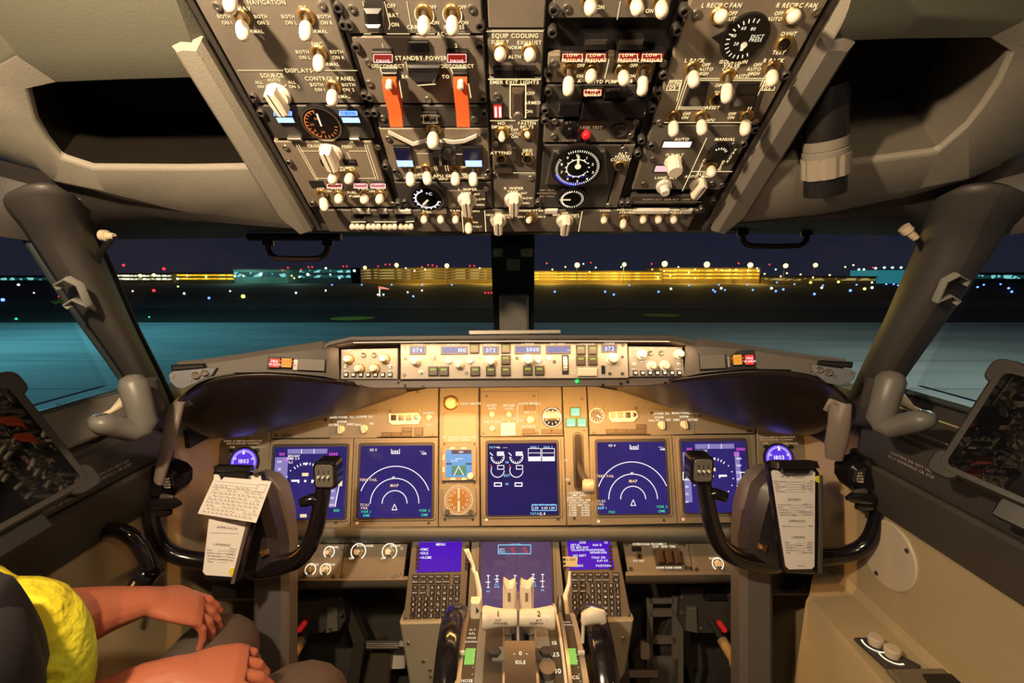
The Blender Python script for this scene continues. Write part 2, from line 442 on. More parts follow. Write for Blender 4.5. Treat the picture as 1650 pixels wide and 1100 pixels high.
# fuel temperature gauge and blue lights
T = opanel('dark recessed panel with orange fuel gauge between two blue lights', .545, .317, 168, 222, PANELD)
g = MB().disc(OH, 520, 193, 31, 0, .008, 28).build('gauge_case', BLACK, T, 40)
MB().disc(OH, 520, 193, 27, .008, .0084, 28).build('gauge_face', GLASSY, g, 0)
MB().arc(OH, 520, 193, 29.5, 0, 360, 2.2, .0085, 40).build('gauge_rim', STEEL, g, 0, False)
q = MB().ticks(OH, 520, 193, 20, 25, 100, 350, 16, 1.6, .0088).arc(OH, 520, 193, 25, 95, 250, 1.5, .0088)
for i, s in enumerate(('40', '20', '0', '20')): q.text(OH, 520 + 15 * math.cos(2.2 + i * .9), 193 - 12 * math.sin(2.2 + i * .9), s, 5, hh=.0088)
q.build('gauge_marks', lit('orange_backlight', (1, .25, .05), .8), g, 0, False)
MB().line(OH, [(520, 194), (513, 175)], 2.5, .0095).build('needle', NEEDLE, g, 0, False)
for x in (0, 105):
    lamp(T, OH, 441 + x, 172, 474 + x, 183, ELBLUE, .005, tx=['ENG VALVE'], tm=ELBLUEL, th=4)
    lamp(T, OH, 445 + x, 183.5, 478 + x, 194, ELBLUEL, .005)
q = MB()
for x0, x1 in ((464, 489), (514, 543), (564, 581)): q.box(OH, x0, 217, x1, 222, 0, .007, .001)
q.build('stop_bracket', STEEL, T, 0)
# fuel pumps panel
T = opanel('tan fuel panel lettered CROSS FEED and FUEL PUMPS', .553, .326, 226, 332, PANELT)
knob(T, OH, 534, 242, 0, 1.25)
for bx, by, tx, ty in ((539, 277, 535, 289), (567, 277, 563, 289), (520, 309, 522, 331), (547, 311, 545, 321), (589, 311, 588, 322), (615, 311, 613, 322)):
    toggle(T, OH, bx, by, tx, ty)
screws(T, OH, [(461, 235), (609, 235), (633, 326)])
lamp(T, OH, 515, 254, 530, 264, GLASSY, .003); lamp(T, OH, 551, 254, 577, 264, GLASSY, .003)
lamp(T, OH, 497, 289, 526, 300, GLASSY, .003)
for x0, x1, n in ((526, 554, 1), (569, 595, 0), (596, 624, 0)):
    lamp(T, OH, x0, 290, x1, 301, ELRD if n else lit('dim_pink_lamp', (.75, .2, .18), .8), .004, tx=['LOW', 'PRESSURE'], tm=PINKW, th=4)
letters(T, OH, [(508, 233, 'CROSS', 6.5), (560, 234, 'FEED', 6.5), (550, 268, 'FUEL PUMPS', 6.5), (552, 272, 'OFF', 5), (517, 302, 'AFT', 6), (543, 302, 'FWD', 6), (586, 302, 'FWD', 6), (613, 302, 'AFT', 6), (530, 306, 'OFF', 5), (600, 306, 'OFF', 5), (568, 308, 'FUEL', 6), (574, 314, 'PUMPS', 6)],
    lines=[[(478, 231), (510, 288)], [(482, 231), (513, 288)], [(486, 241), (518, 241)], [(516, 242), (524, 254)], [(592, 241), (563, 241)], [(588, 231), (606, 287)], [(592, 231), (610, 287)], [(510, 285), (540, 285)], [(578, 285), (604, 285)], [(560, 243), (566, 255)]], lw=1)

# --- column 2
T = opanel('grey battery and power panel lettered BAT and AC', .302, .0535, -14, 53)
q = MB().poly(OH, [(590, -5), (619, -5), (622, 28), (594, 28)], .002, .022, .003).build('battery_guard', BLACK, T, 30)
MB().poly(OH, [(594, 18), (618, 18), (620, 30), (597, 30)], .018, .024, .002).build('guard_tip', DSTEEL, q, 30)
for x, tx in ((684, 683), (729, 729)):
    MB().arc(OH, x, 22, 15, 0, 360, 1.6, .0027, 32).build('printed_ring', TXT, T, 0, False)
    toggle(T, OH, x, 18, tx, 44)
screws(T, OH, [(568, 12), (760, 12)])
letters(T, OH, [(631, 7, 'OFF', 7), (635, 22, 'BAT', 7), (637, 37, 'ON', 7), (697, 9, 'OFF'), (702, 34, 'ON'), (745, 9, 'OFF'), (749, 34, 'ON'), (675, 41, 'CAB UTIL', 7), (732, 41, 'IFE PASS', 7), (732, 47, 'SEAT', 6), (710, 52, 'AC', 7)],
    lines=[[(585, 0), (593, 35)], [(620, 0), (629, 38), (627, 45)], [(656, 0), (664, 46)], [(587, 52), (598, 52)], [(624, 52), (660, 52)], [(671, 52), (701, 52)], [(718, 52), (757, 52)]])
T = opanel('grey panel lettered STANDBY POWER with two red guarded DISCONNECT switches', .300, .0535, 57, 165)
lamp(T, OH, 601, 76, 637, 95, ELRD, .008, tx=['', 'DRIVE'], tm=PINKW, th=6)
lamp(T, OH, 719, 76, 755, 95, ELRD, .008, tx=['', 'DRIVE'], tm=PINKW, th=6)
lamp(T, OH, 659, 62, 693, 79, GLASSY, .006)
q = MB().poly(OH, [(657, 97), (711, 97), (713, 118), (700, 126), (672, 126), (660, 116)], .002, .010, .002).build('rotary_guard', BLACK, T, 0)
MB().poly(OH, [(664, 108), (706, 108), (700, 121), (676, 121)], .010, .020, .003).build('guard_bar', BLACKG, q, 0)
MB().line(OH, [(676, 118), (704, 116)], 1.4, .0205).build('pointer_line', TXT, q, 0, False)
for x0 in (0, 118):
    MB().line(OH, [(613 + x0 * .96, 107), (640 + x0 * .94, 107), (648 + x0 * .94, 155)], 1.5, .0027).line(OH, [(613 + x0 * .96, 107), (618 + x0 * .97, 122)], 1.5, .0027).build('printed_border', TXT, T, 0, False)
    a = MB().poly(OH, [(617 + x0 * .96, 108), (641 + x0 * .96, 108), (644 + x0 * .955, 126), (620 + x0 * .955, 126)], .002, .010, .001).build('guard_base', BLACK, T, 0)
    g = MB()
    xa, xb = 619 + x0 * .955, 644 + x0 * .955
    pr = [(0, .012), (.0, .020), (.012, .026), (.030, .026), (.044, .034), (.044, .030), (.030, .014), (.018, .010)]
    a0, b0 = OH.L(xa, 112); a1, _ = OH.L(xb - 3, 112)
    vs = [OH.W(a, b0 - b, h) for a in (a0, a1) for b, h in pr]; n = len(pr)
    g.add(vs, [tuple(range(n)), tuple(reversed(range(n, 2 * n)))] + [(i, (i + 1) % n, n + (i + 1) % n, n + i) for i in range(n)])
    gg = g.build('guard_cover', RED, T, 30, label='red switch guard')
    MB().lathe(OH.at((xa + xb) / 2, 113, .02), [(.0035, 0), (.0035, .009), (.001, .010)], 12).build('guard_pin', WHITEP, gg, 40)
screws(T, OH, [(594, 98), (596, 132), (690, 158)])
letters(T, OH, [(617, 71, '1', 7), (735, 71, '2', 7), (679, 91, 'STANDBY POWER', 8), (626, 104, 'DISCONNECT', 7), (737, 104, 'DISCONNECT', 7), (656, 121, 'BAT', 7), (712, 121, 'AUTO', 7)],
    lines=[[(654, 97), (658, 112)], [(707, 97), (711, 116)]])
posts(oh_back, OH, [(774, 38), (773, 70), (778, 155), (780, 178), (564, 37)], .9)
T = opanel('dark recessed panel above the bus transfer switch', .298, .0535, 168, 203, PANELD)
toggle(T, OH, 699, 205, 699, 228, 1.15)
lamp(T, OH, 680, 175, 708, 196, GLASSY, .006, tx=['GRD POWER', 'AVAILABLE'], tm=TXTD, th=4)
screws(T, OH, [(617, 188), (764, 190)])
T = opanel('tan generator panel lettered APU GEN with two blue lights', .300, .0535, 205, 289, PANELT)
q = MB()
q.grid([[OH.P(x, y + 3 - 3 * abs(i - 2), .004), OH.P(x, y + 8 - 3 * abs(i - 2), .004)] for i, (x, y) in enumerate(((626, 208), (648, 216), (666, 222), (684, 220), (690, 219)))], .002, OH.n)
q.grid([[OH.P(x, y, .004), OH.P(x, y + 5, .004)] for x, y in ((713, 219), (730, 222), (748, 220), (762, 214), (768, 211))], .002, OH.n)
q.build('curved_trim', WHITEP, T, 0)
for x0 in (0, 110):
    b = lamp(T, OH, 634 + x0, 231, 669 + x0, 262, mat('blue_glass', (.01, .012, .06), .2), .007)
    MB().box(OH, 640 + x0, 252, 667 + x0, 261, .007, .0085).build('glowing_strip', ELBLUEL, b, 0)
q = MB().poly(OH, [(690, 228), (735, 228), (736, 256), (694, 260)], .002, .012, .002).build('bus_switch_guard', BLACK, T, 0)
MB().poly(OH, [(694, 232), (712, 232), (714, 252), (700, 252)], .012, .020, .003).build('guard_bar', BLACKG, q, 0)
MB().lathe(OH.at(724, 236, .012), [(.008, 0), (.008, .004), (.006, .006)], 14).build('guard_button', DSTEEL, q, 40)
for bx, by, tx, ty in ((661, 269, 661, 291), (688, 269, 689, 290), (734, 270, 733, 291), (762, 269, 762, 291)): toggle(T, OH, bx, by, tx, ty)
screws(T, OH, [(626, 221), (643, 281), (784, 281)]); screws(T, OH, [(779, 214)], 'screwd')
letters(T, OH, [(708, 225, 'BUS TRANS', 7), (716, 281, 'APU GEN', 7), (714, 286, 'APU', 6), (672, 280, 'GEN 1', 6), (756, 281, 'GEN 2', 6), (676, 267, 'OFF', 5), (746, 267, 'OFF', 5), (748, 278, 'ON', 5), (678, 278, 'ON', 5)],
    lines=[[(657, 262), (658, 268)], [(660, 262), (661, 268)], [(698, 262), (702, 272)], [(701, 262), (705, 272)], [(717, 262), (719, 273)], [(721, 262), (723, 273)], [(760, 262), (761, 268)], [(651, 284), (700, 284)], [(730, 284), (782, 284)], [(672, 245), (692, 245)], [(736, 246), (745, 246)]], lw=1)
posts(oh_back, OH, [(622, 264), (637, 272), (787, 272), (642, 325), (653, 322)], .9)
T = opanel('dark panel with a round APU gauge and the captain wiper knob', .302, .0535, 292, 333, PANELD)
g = MB().disc(OH, 689, 313, 27, 0, .009, 28).build('gauge_case', BLACK, T, 40)
MB().disc(OH, 689, 313, 24, .009, .0094, 28).build('gauge_face', GLASSY, g, 0)
MB().arc(OH, 689, 313, 25.5, 0, 360, 1.6, .0096, 40).build('gauge_rim', DSTEEL, g, 0, False)
MB().arc(OH, 689, 313, 18, 105, 345, 2.4, .0098).ticks(OH, 689, 313, 18, 22, 105, 345, 12, 2, .0098).text(OH, 692, 304, '*C', 7, hh=.0098).build('gauge_marks', ELW, g, 0, False)
MB().line(OH, [(683, 321), (690, 314)], 3.4, .0100).build('needle', NEEDLE, g, 0, False)
MB().poly(OH, [(720, 304), (782, 304), (782, 333), (722, 333)], .002, .004, .0005).build('raised_plate', PANEL, T, 0)
knob(T, OH, 753, 318, 0, 1.2, h=.004)
letters(T, OH, [(754, 301, 'L WIPER', 6.5), (752, 307, 'PARK', 5.5), (769, 309, 'INT', 5), (775, 317, 'LOW', 5), (774, 326, 'HIGH', 5)], h=.0047)
screws(T, OH, [(730, 327), (783, 302)])

# --- column 3 (narrow centre)
T = opanel('plain grey blanking panel at the top of the narrow centre column', .043, -.0595, -14, 44)
T = opanel('narrow centre panel lettered EQUIP COOLING', .046, -.0595, 47, 119)
letters(T, OH, [(830, 55, 'EQUIP COOLING', 8), (806, 65, 'SUPPLY', 7), (853, 66, 'EXHAUST', 7), (829, 74, 'NORM', 6.5), (829, 89, 'ALTN', 6.5)], lines=[[(784, 48), (875, 48)]])
toggle(T, OH, 807, 78, 807, 90); toggle(T, OH, 853, 79, 853, 91)
for x in (0, 29):
    MB().box(OH, 795 + x * 1.15, 103, 828 + x * 1.15, 119, .002, .009, .001).build('cooling_lamp_cover', BLACKG, T, 0)
T = opanel('narrow centre panel lettered EMER EXIT LIGHTS', .046, -.0605, 123, 188)
letters(T, OH, [(829, 130, 'EMER EXIT LIGHTS', 7.5), (855, 148, 'OFF', 6.5), (858, 163, 'ARMED', 6.5), (852, 177, 'ON', 6.5)], lines=[[(787, 125), (871, 125)], [(822, 134), (847, 134), (847, 187), (822, 187), (822, 134)]], lw=2)
q = MB().poly(OH, [(825, 137), (844, 137), (845, 184), (825, 184)], .002, .012, .002).build('exit_light_guard', mat('brown_smoke_plastic', (.07, .05, .035), .25), T, 0)
MB().lathe(OH.at(835, 176, .012), [(.006, 0), (.005, .003), (.002, .004)], 12).build('guard_screw', STEEL, q, 40)
lamp(T, OH, 793, 161, 811, 186, ELR, .006)
MB().box(OH, 797, 166, 801, 182, .0068, .0075).box(OH, 804, 166, 808, 182, .0068, .0075).build('lamp_filament_glow', PINKW, T, 0)
screws(T, OH, [(801, 152)])
T = opanel('narrow centre panel lettered NO SMOKING and FASTEN BELTS', .047, -.0605, 191, 276)
letters(T, OH, [(808, 196, 'NO', 6.5), (809, 202, 'SMOKING', 6.5), (849, 196, 'FASTEN', 6.5), (849, 202, 'BELTS', 6.5), (829, 207, 'OFF', 6), (829, 213, 'AUTO', 6), (829, 218, 'ON', 6), (807, 244, 'ATTEND', 7), (850, 240, 'GRD', 6.5), (850, 245, 'CALL', 6.5)], lines=[[(790, 192), (866, 192)], [(795, 276), (862, 276)]])
toggle(T, OH, 809, 211, 809, 228, kind='short', sc=1.2); toggle(T, OH, 849, 212, 849, 217, kind='short')
for x in (807, 850):
    b = put('bezel', 'push_button', T, OH.at(x, 253, .002)); MB().lathe(OH.at(x, 253, .003), [(.0046, 0), (.0046, .004), (.003, .005), (.0002, .005)], 14).build('button_cap', BLACKG, b, 40)
MB().box(OH, 824, 231, 833, 253, .002, .008, .001).build('rocker_switch', DSTEEL, T, 0)
MB().box(OH, 797, 264, 827, 274, .002, .007, .001).build('call_lamp_cover', BLACKG, T, 0)
screws(T, OH, [(799, 229)])
T = opanel('narrow centre panel with the first officer wiper knob lettered R WIPER', .047, -.0615, 279, 333)
letters(T, OH, [(828, 301, 'R WIPER', 6.5), (827, 306, 'PARK', 5.5), (845, 309, 'INT', 5), (851, 317, 'LOW', 5), (846, 325, 'HIGH', 5)], lines=[[(835, 311), (839, 309)], [(841, 317), (846, 317)], [(836, 323), (841, 325)], [(828, 308), (828, 312)]])
knob(T, OH, 828, 319, 0, 1.2)
screws(T, OH, [(855, 284), (815, 328)])
posts(oh_back, OH, [(892, 12), (890, 48), (884, 115), (883, 143), (878, 173), (878, 190), (1101, 14), (1090, 45), (1068, 116), (1059, 145), (1050, 170), (867, 323)], .95)

# --- column 4
T = opanel('grey heating panel with ivory switches at the top of the fourth column', -.072, -.279, -14, 28)
for bx, tx, ty in ((950, 953, 12), (1022, 1028, 14), (1064, 1068, 16)): toggle(T, OH, bx, -2, tx, ty)
screws(T, OH, [(913, 11)])
letters(T, OH, [(967, 9, 'ON', 7), (1046, 15, 'ON', 7)], lines=[[(999, 0), (994, 29)]])
T = opanel('grey hydraulic panel lettered HYD PUMPS with four glowing red lights', -.070, -.283, 86, 132, PANELT)
for x0, x1 in ((903, 940), (941, 976), (993, 1028), (1030, 1066)):
    lamp(T, OH, x0, 74, x1, 91, ELRD, .010, tx=['LOW', 'PRESSURE'], tm=ELRB, th=6)
q = MB().box(OH, 942, 53, 975, 70, .0, .012, .001).box(OH, 996, 53, 1032, 70, .0, .012, .001)
q.build('lamp_cover', BLACK, T, 0)
MB().box(OH, 942, 52.5, 975, 60, .012, .0125).box(OH, 996, 52.5, 1032, 60, .012, .0125).build('cover_edge', DSTEEL, T, 0)
for bx, by, tx, ty in ((917, 109, 917, 142), (953, 110, 953, 126), (1002, 110, 1005, 127), (1037, 109, 1036, 142)): toggle(T, OH, bx, by, tx, ty)
letters(T, OH, [(919, 95, 'ENG 1', 7), (955, 95, 'ELEC 2', 7), (1006, 95, 'ELEC 1', 7), (1041, 95, 'ENG 2', 7), (936, 103, 'OFF', 6), (1021, 103, 'OFF', 6), (934, 120, 'ON', 6), (1018, 120, 'ON', 6), (933, 128, 'A', 7), (977, 129, 'HYD PUMPS', 7), (1017, 128, 'B', 7)], lines=[[(981, 93), (974, 124)]])
screws(T, OH, [(892, 99), (1068, 100)])
T = opanel('dark door warning panel with one red lit FWD ENTRY light', -.072, -.280, 135, 188, PANELD)
lamp(T, OH, 938, 136, 970, 150, lit('red_entry', (.5, .02, .015), .5), .006, tx=['FWD', 'ENTRY'], tm=ELRB, th=6)
for x0, y0, x1, y1 in ((973, 136, 1006, 151), (900, 157, 932, 180), (938, 155, 970, 185), (973, 155, 1004, 187), (1008, 150, 1036, 182)):
    MB().box(OH, x0, y0, x1, y1, .002, .010, .0015).build('door_lamp_cover', BLACKG, T, 0)
T = opanel('dark voice recorder panel with red button and round microphone', -.072, -.279, 192, 228)
MB().lathe(OH.at(918, 203, .002), [(.0125, 0), (.0125, .003), (.010, .006), (.004, .006), (.003, .009), (.0002, .009)], 22).build('status_dial', BLACKG, T, 30)
MB().lathe(OH.at(944, 214, .002), [(.0058, 0), (.0058, .003), (.004, .006), (.001, .007)], 14).build('red_push_button', REDDOT, T, 40)
MB().lathe(OH.at(998, 208, .002), [(.0100, 0), (.0100, .002), (.0078, .002), (.0074, -.001), (.0002, -.001)], 22).build('microphone_ring', DSTEEL, T, 30)
letters(T, OH, [(917, 224, 'STATUS', 5), (950, 203, 'ERASE TEST', 6), (994, 224, 'HEADPHONE', 5)], TXTD)
screws(T, OH, [(894, 193), (892, 217), (1016, 216), (1024, 193)])
T = opanel('dark cabin altitude gauge panel with two round dials', -.0735, -.258, 232, 333, PANELD)
MB().poly(OH, [(890, 236), (975, 236), (979, 292), (878, 292)], .002, .008, .002).build('gauge_mount', DSTEEL, T, 0)
g = MB().disc(OH, 929, 258, 42, .008, .014, 36).build('altitude_gauge', BLACK, T, 40)
MB().disc(OH, 929, 258, 38, .014, .0144, 36).build('gauge_face', GLASSY, g, 0)
q = MB().ticks(OH, 929, 258, 31, 35, 120, -210, 55, 1.3, .0148).arc(OH, 929, 258, 17, 40, 330, 1.6, .0148).ticks(OH, 929, 258, 17, 20, 60, -240, 12, 2, .0148)
for i in range(10): q.text(OH, 929 + 26 * math.cos(1.57 - i * .628), 258 - 21 * math.sin(1.57 - i * .628), str(i), 6, hh=.0148)
q.build('gauge_marks', TXTM, g, 0, False)
MB().arc(OH, 929, 258, 35, 200, 275, 4, .0147).text(OH, 928, 271, 'CABIN ALT', 5, hh=.0148).text(OH, 926, 282, 'CHANGE', 5, hh=.0148).build('blue_marks', lit('gauge_blue', (.03, .06, .9), .8), g, 0, False)
MB().line(OH, [(930, 256), (931, 238)], 3.6, .0155).disc(OH, 930, 255, 5, .015, .0155, 14).build('needle', NEEDLE, g, 0, False)
g = MB().disc(OH, 921, 313, 24, 0, .009, 32).build('climb_gauge', BLACK, T, 40)
MB().arc(OH, 921, 313, 22.8, 0, 360, 1.4, .0096, 40).build('gauge_rim', DSTEEL, g, 0, False)
MB().disc(OH, 921, 313, 21, .009, .0094, 30).build('gauge_face', GLASSY, g, 0)
MB().ticks(OH, 921, 313, 15, 19, 0, 350, 30, 1.2, .0098).arc(OH, 921, 313, 16, 100, 260, 2, .0098).build('gauge_marks', TXTM, g, 0, False)
MB().line(OH, [(902, 313), (918, 313)], 2.8, .0105).build('needle', NEEDLE, g, 0, False)
letters(T, OH, [(881, 304, 'LIMIT MAX', 4), (881, 309, 'DIFFERENTIAL', 4), (881, 314, 'SEE TABLE', 4)], TXTD)
T = opanel('long grey plate lettered ALT HORN CUTOUT', -.2615, -.289, 232, 333)
letters(T, OH, [(1003, 245, 'ALT', 6.5), (1002, 250, 'HORN', 6.5), (1000, 255, 'CUTOUT', 6.5)])
b = put('bezel', 'push_button', T, OH.at(998, 264, .002)); MB().lathe(OH.at(998, 264, .003), [(.0046, 0), (.0046, .004), (.003, .005), (.0002, .005)], 14).build('button_cap', BLACKG, b, 40)
screws(T, OH, [(1004, 238), (980, 328)])
posts(oh_back, OH, [(1033, 222), (1027, 243), (1012, 324), (1002, 324), (1049, 230)], .95)

# --- column 5
T = opanel('large tan air conditioning panel lettered ISOLATION VALVE and RECIRC FAN', -.312, -.552, -14, 197, PANELT)
g = MB().disc(OH, 1198, 57, 37, 0, .006, 36).poly(OH, [(1146, 58), (1165, 48), (1165, 72)], 0, .004).build('duct_pressure_gauge', BLACK, T, 40)
MB().disc(OH, 1199, 57, 34, .006, .0064, 34).build('gauge_face', GLASSY, g, 0)
q = MB().ticks(OH, 1199, 57, 25, 31, 75, 300, 16, 1.7, .0068)
for x, y, s in ((1211, 40, '80'), (1196, 39, '60'), (1180, 51, '40'), (1184, 64, '20'), (1218, 52, 'DUCT'), (1215, 58, 'PRESS')): q.text(OH, x, y, s, 6, hh=.0068)
q.build('gauge_marks', TXTM, g, 0, False)
MB().line(OH, [(1195, 65), (1192, 73)], 5, .0078).disc(OH, 1196, 66, 5, .007, .0078, 12).build('needle', NEEDLE, g, 0, False)
for bx, by, tx, ty in ((1156, 22, 1161, 28), (1274, 22, 1281, 26), (1115, 107, 1118, 130), (1172, 119, 1172, 153), (1243, 106, 1244, 128), (1084, 185, 1084, 209), (1128, 185, 1131, 209), (1202, 184, 1201, 209)): toggle(T, OH, bx, by, tx, ty)
for x, y in ((1154, 157), (1262, 67)):
    b = put('bezel', 'push_button', T, OH.at(x, y, .002)); MB().lathe(OH.at(x, y, .003), [(.0046, 0), (.0046, .004), (.003, .005), (.0002, .005)], 14).build('button_cap', BLACKG, b, 40)
for x0, k in ((1108, 1), (1184, 0)):
    q = MB().poly(OH, [(x0 + 6, 130), (x0 + 40 - k * 6, 130), (x0 + 31 - k * 6, 168), (x0 - 9, 168)], .002, .005, .0006).build('lamp_window', BLACK, T, 0)
    MB().poly(OH, [(x0 + 8, 132), (x0 + 38 - k * 6, 132), (x0 + 34 - k * 6, 146), (x0 + 4, 146)], .005, .0055).poly(OH, [(x0 + 3, 149), (x0 + 33 - k * 6, 149), (x0 + 28 - k * 6, 166), (x0 - 5, 166)], .005, .0055).build('lens', BLACKG, q, 0)
letters(T, OH, [(1162, 6, 'L RECIRC FAN', 8), (1283, 6, 'R RECIRC FAN', 8), (1180, 19, 'OFF', 7), (1179, 28, 'AUTO', 7), (1254, 19, 'OFF', 7), (1247, 28, 'AUTO', 7), (1270, 52, 'OVHT', 7.5), (1254, 82, 'TEST', 7.5),
    (1119, 95, 'L PACK', 7.5), (1181, 97, 'ISOLATION', 7), (1178, 103, 'VALVE', 7), (1175, 109, 'CLOSE', 6.5), (1246, 95, 'R PACK', 7.5), (1137, 102, 'OFF', 6.5), (1137, 109, 'AUTO', 6.5), (1132, 116, 'HIGH', 6.5), (1195, 120, 'AUTO', 6.5), (1220, 102, 'OFF', 6.5), (1214, 109, 'AUTO', 6.5), (1214, 116, 'HIGH', 6.5),
    (1162, 135, 'OPEN', 6.5), (1158, 147, 'TRIP', 6.5), (1148, 171, 'RESET', 6.5), (1088, 130, 'WING', 6), (1086, 135, 'ANTI', 6), (1083, 140, 'ICE', 6), (1240, 130, 'WING', 6), (1238, 135, 'ANTI', 6), (1236, 140, 'ICE', 6), (1106, 181, 'OFF', 6), (1103, 187, 'ON', 6), (1179, 181, 'OFF', 6), (1177, 187, 'ON', 6), (1144, 199 - 8, 'APU', 6)],
    lines=[[(1107, 118), (1088, 175)], [(1111, 118), (1092, 175)], [(1106, 124), (1161, 124)], [(1106, 127), (1159, 127)], [(1180, 124), (1232, 124)], [(1180, 127), (1228, 127)], [(1233, 118), (1203, 176)], [(1237, 118), (1207, 176)], [(1092, 170), (1136, 170), (1134, 177)], [(1092, 173), (1132, 173), (1130, 177)],
        [(1079, 127), (1098, 127), (1093, 143), (1073, 143), (1079, 127)], [(1231, 127), (1250, 127), (1246, 143), (1227, 143), (1231, 127)], [(1098, 128), (1090, 160)], [(1070, 195), (1210, 195)]], lw=1.2)
screws(T, OH, [(1121, 19), (1314, 16), (1216, 193), (1062, 195)])
T = opanel('dark pressurisation panel lettered FLT ALT and LAND ALT', -.314, -.545, 200, 304, PANEL)
lamp(T, OH, 1068, 224, 1112, 236, PINKW, .003, tx=None)
lamp(T, OH, 1055, 263, 1092, 275, lit('pink_display', (.9, .5, .55), 1.2), .003)
knob(T, OH, 1084, 258, 0, 1.15, 'roundknob'); knob(T, OH, 1069, 296, 0, 1.0, 'dualknob')
knob(T, OH, 1124, 295, -12, 1.0)
g = MB().disc(OH, 1157, 241, 16, 0, .007, 26).build('valve_gauge', BLACK, T, 40)
MB().ticks(OH, 1156, 242, 9, 13, 30, 130, 6, 1.6, .0073).build('gauge_marks', TXTM, g, 0, False)
toggle(T, OH, 1145, 264, 1146, 278)
letters(T, OH, [(1098, 222, 'AUTO', 6.5), (1168, 222, 'MANUAL', 6.5), (1087, 247, 'FLT ALT', 6), (1073, 284, 'LAND ALT', 6), (1131, 278, 'ALTN', 6), (1124, 282, 'AUTO  MAN', 6)] +
    [(1134 - i * 2.2, 256 + i * 4.6, c, 5.5) for i, c in enumerate('CLOSE')] + [(1165 - i * 2.2, 258 + i * 4.2, c, 5.5) for i, c in enumerate('OPEN')] + [(1184 - i * 3, 239 + i * 4.6, c, 5.5) for i, c in enumerate('VALVE')],
    lines=[[(1138, 220), (1099, 305)], [(1114, 274), (1179, 274)]], lw=1.3)
screws(T, OH, [(1052, 254), (1037, 294), (1182, 231), (1147, 293), (1163, 296)], 'screwd')
posts(oh_back, OH, [(1264, 117), (1215, 205), (1197, 228), (1148, 321), (1130, 334)], .9)
T = opanel('narrow dark nameplate strip under the pressurisation panel', -.318, -.50, 314, 328, PANELD)
letters(T, OH, [(1080, 319, 'FLIGHT ALT  CAB ALT  LAND ALT', 4.5)], TXTD, lines=[[(1022, 323), (1130, 323)]], lw=.7)

# --- bottom strip
T = opanel('wide bottom light switch strip with paired ivory wiper and start knobs', .535, -.512, 337, 372, PANEL)
q = MB()
for x0, x1 in ((567, 598), (609, 625), (635, 664), (1022, 1076), (1097, 1113), (695, 720), (878, 898)): q.box(OH, x0, 335, x1, 341, .0, .005, .001)
q.build('stop_bracket', WHITEP, T, 0)
MB().box(OH, 566, 345, 672, 352, .002, .008, .001).build('lens_bar', BLACK, T, 0)
MB().line(OH, [(568, 350), (590, 350)], 1.8, .009).line(OH, [(605, 350), (640, 350)], 1.8, .009).line(OH, [(655, 350), (668, 349)], 1.8, .009).build('orange_marks', TXT, T, 0, False)
for x in (578, 604, 630, 656):
    b = MB().box(OH, x - 8, 352, x + 8, 356, .002, .012, .001).build('landing_light_switch', DSTEEL, T, 0)
    for dx in (-8, 0, 8):
        MB().lathe(OH.at(x + dx, 354, .010), [(.003, 0), (.0042, .004), (.004, .007), (.001, .0085)], 12).build('switch_tip', WHITE, b, 40)
for x in (684, 710, 735): toggle(T, OH, x, 345, x - .5, 354, .85)
toggle(T, OH, 755, 352, 755, 370, .95)
knob(T, OH, 803, 352, 0, 1.15); knob(T, OH, 910, 353, 0, 1.15)
toggle(T, OH, 856, 347, 849, 359, kind='short', sc=1.25)
for x, y in ((974, 349), (1005, 350), (1037, 349), (1061, 349), (1085, 349)): toggle(T, OH, x, y - 2, x, y + (12 if x == 1005 else 6), .85)
letters(T, OH, [(695, 337, 'RUNWAY', 5), (694, 340, 'TURNOFF', 5), (733, 337, 'TAXI', 5.5), (767, 338, 'APU', 5), (757, 348, 'OFF', 4.5), (766, 356, 'ON', 4.5), (768, 363, 'START', 4.5), (803, 341, 'OFF', 5), (789, 344, 'GRD', 5), (817, 344, 'CONT', 5), (822, 348, 'FLT', 5), (857, 337, 'ENGINE START', 5.5), (857, 342, 'BOTH', 5),
    (840, 347, 'IGN L', 4.5), (872, 347, 'IGN R', 4.5), (910, 341, 'OFF', 5), (896, 344, 'GRD', 5), (924, 344, 'CONT', 5), (929, 347, 'FLT', 5), (975, 337, 'LOGO', 5), (1008, 336, 'POSITION', 5), (1009, 340, 'STROBE', 5), (1041, 336, 'ANTI', 5), (1041, 339, 'COLLISION', 5), (1066, 336, 'WING', 5), (1086, 336, 'WHEEL', 5), (1086, 340, 'WELL', 5), (683, 341, 'L', 5), (709, 341, 'R', 5)],
    lines=[[(744, 338), (747, 372)], [(781, 337), (783, 371)], [(938, 338), (932, 371)]])
screws(T, OH, [(546, 338), (925, 338), (1101, 345), (1124, 338)], 'screwd')
# ================================================================ MAIN INSTRUMENT PANEL
MIP = Frame(825, 775, 1.08, tilt=8.4, roll=.6)
def imod(label, px, m=MIPM, name='instrument_module', fr=None, cat='instrument panel', h=.003, group='main instrument panel modules'):
    fr = fr or MIP
    cx = sum(p[0] for p in px) / len(px); cy = sum(p[1] for p in px) / len(px)
    T = thing(name, label, cat, fr.P(cx, cy), group)
    MB().poly(fr, px, -.006, h, .0012).build('face_plate', m, T, 0)
    return T
mb_back = thing('instrument_rack', 'dark structure behind the instrument modules under the glareshield', 'frame', MIP.P(825, 740, -.03))
MB().poly(MIP, [(350, 622), (1300, 618), (1318, 852), (344, 856)], -.05, -.007).build('backing', PANELD, mb_back, 0)

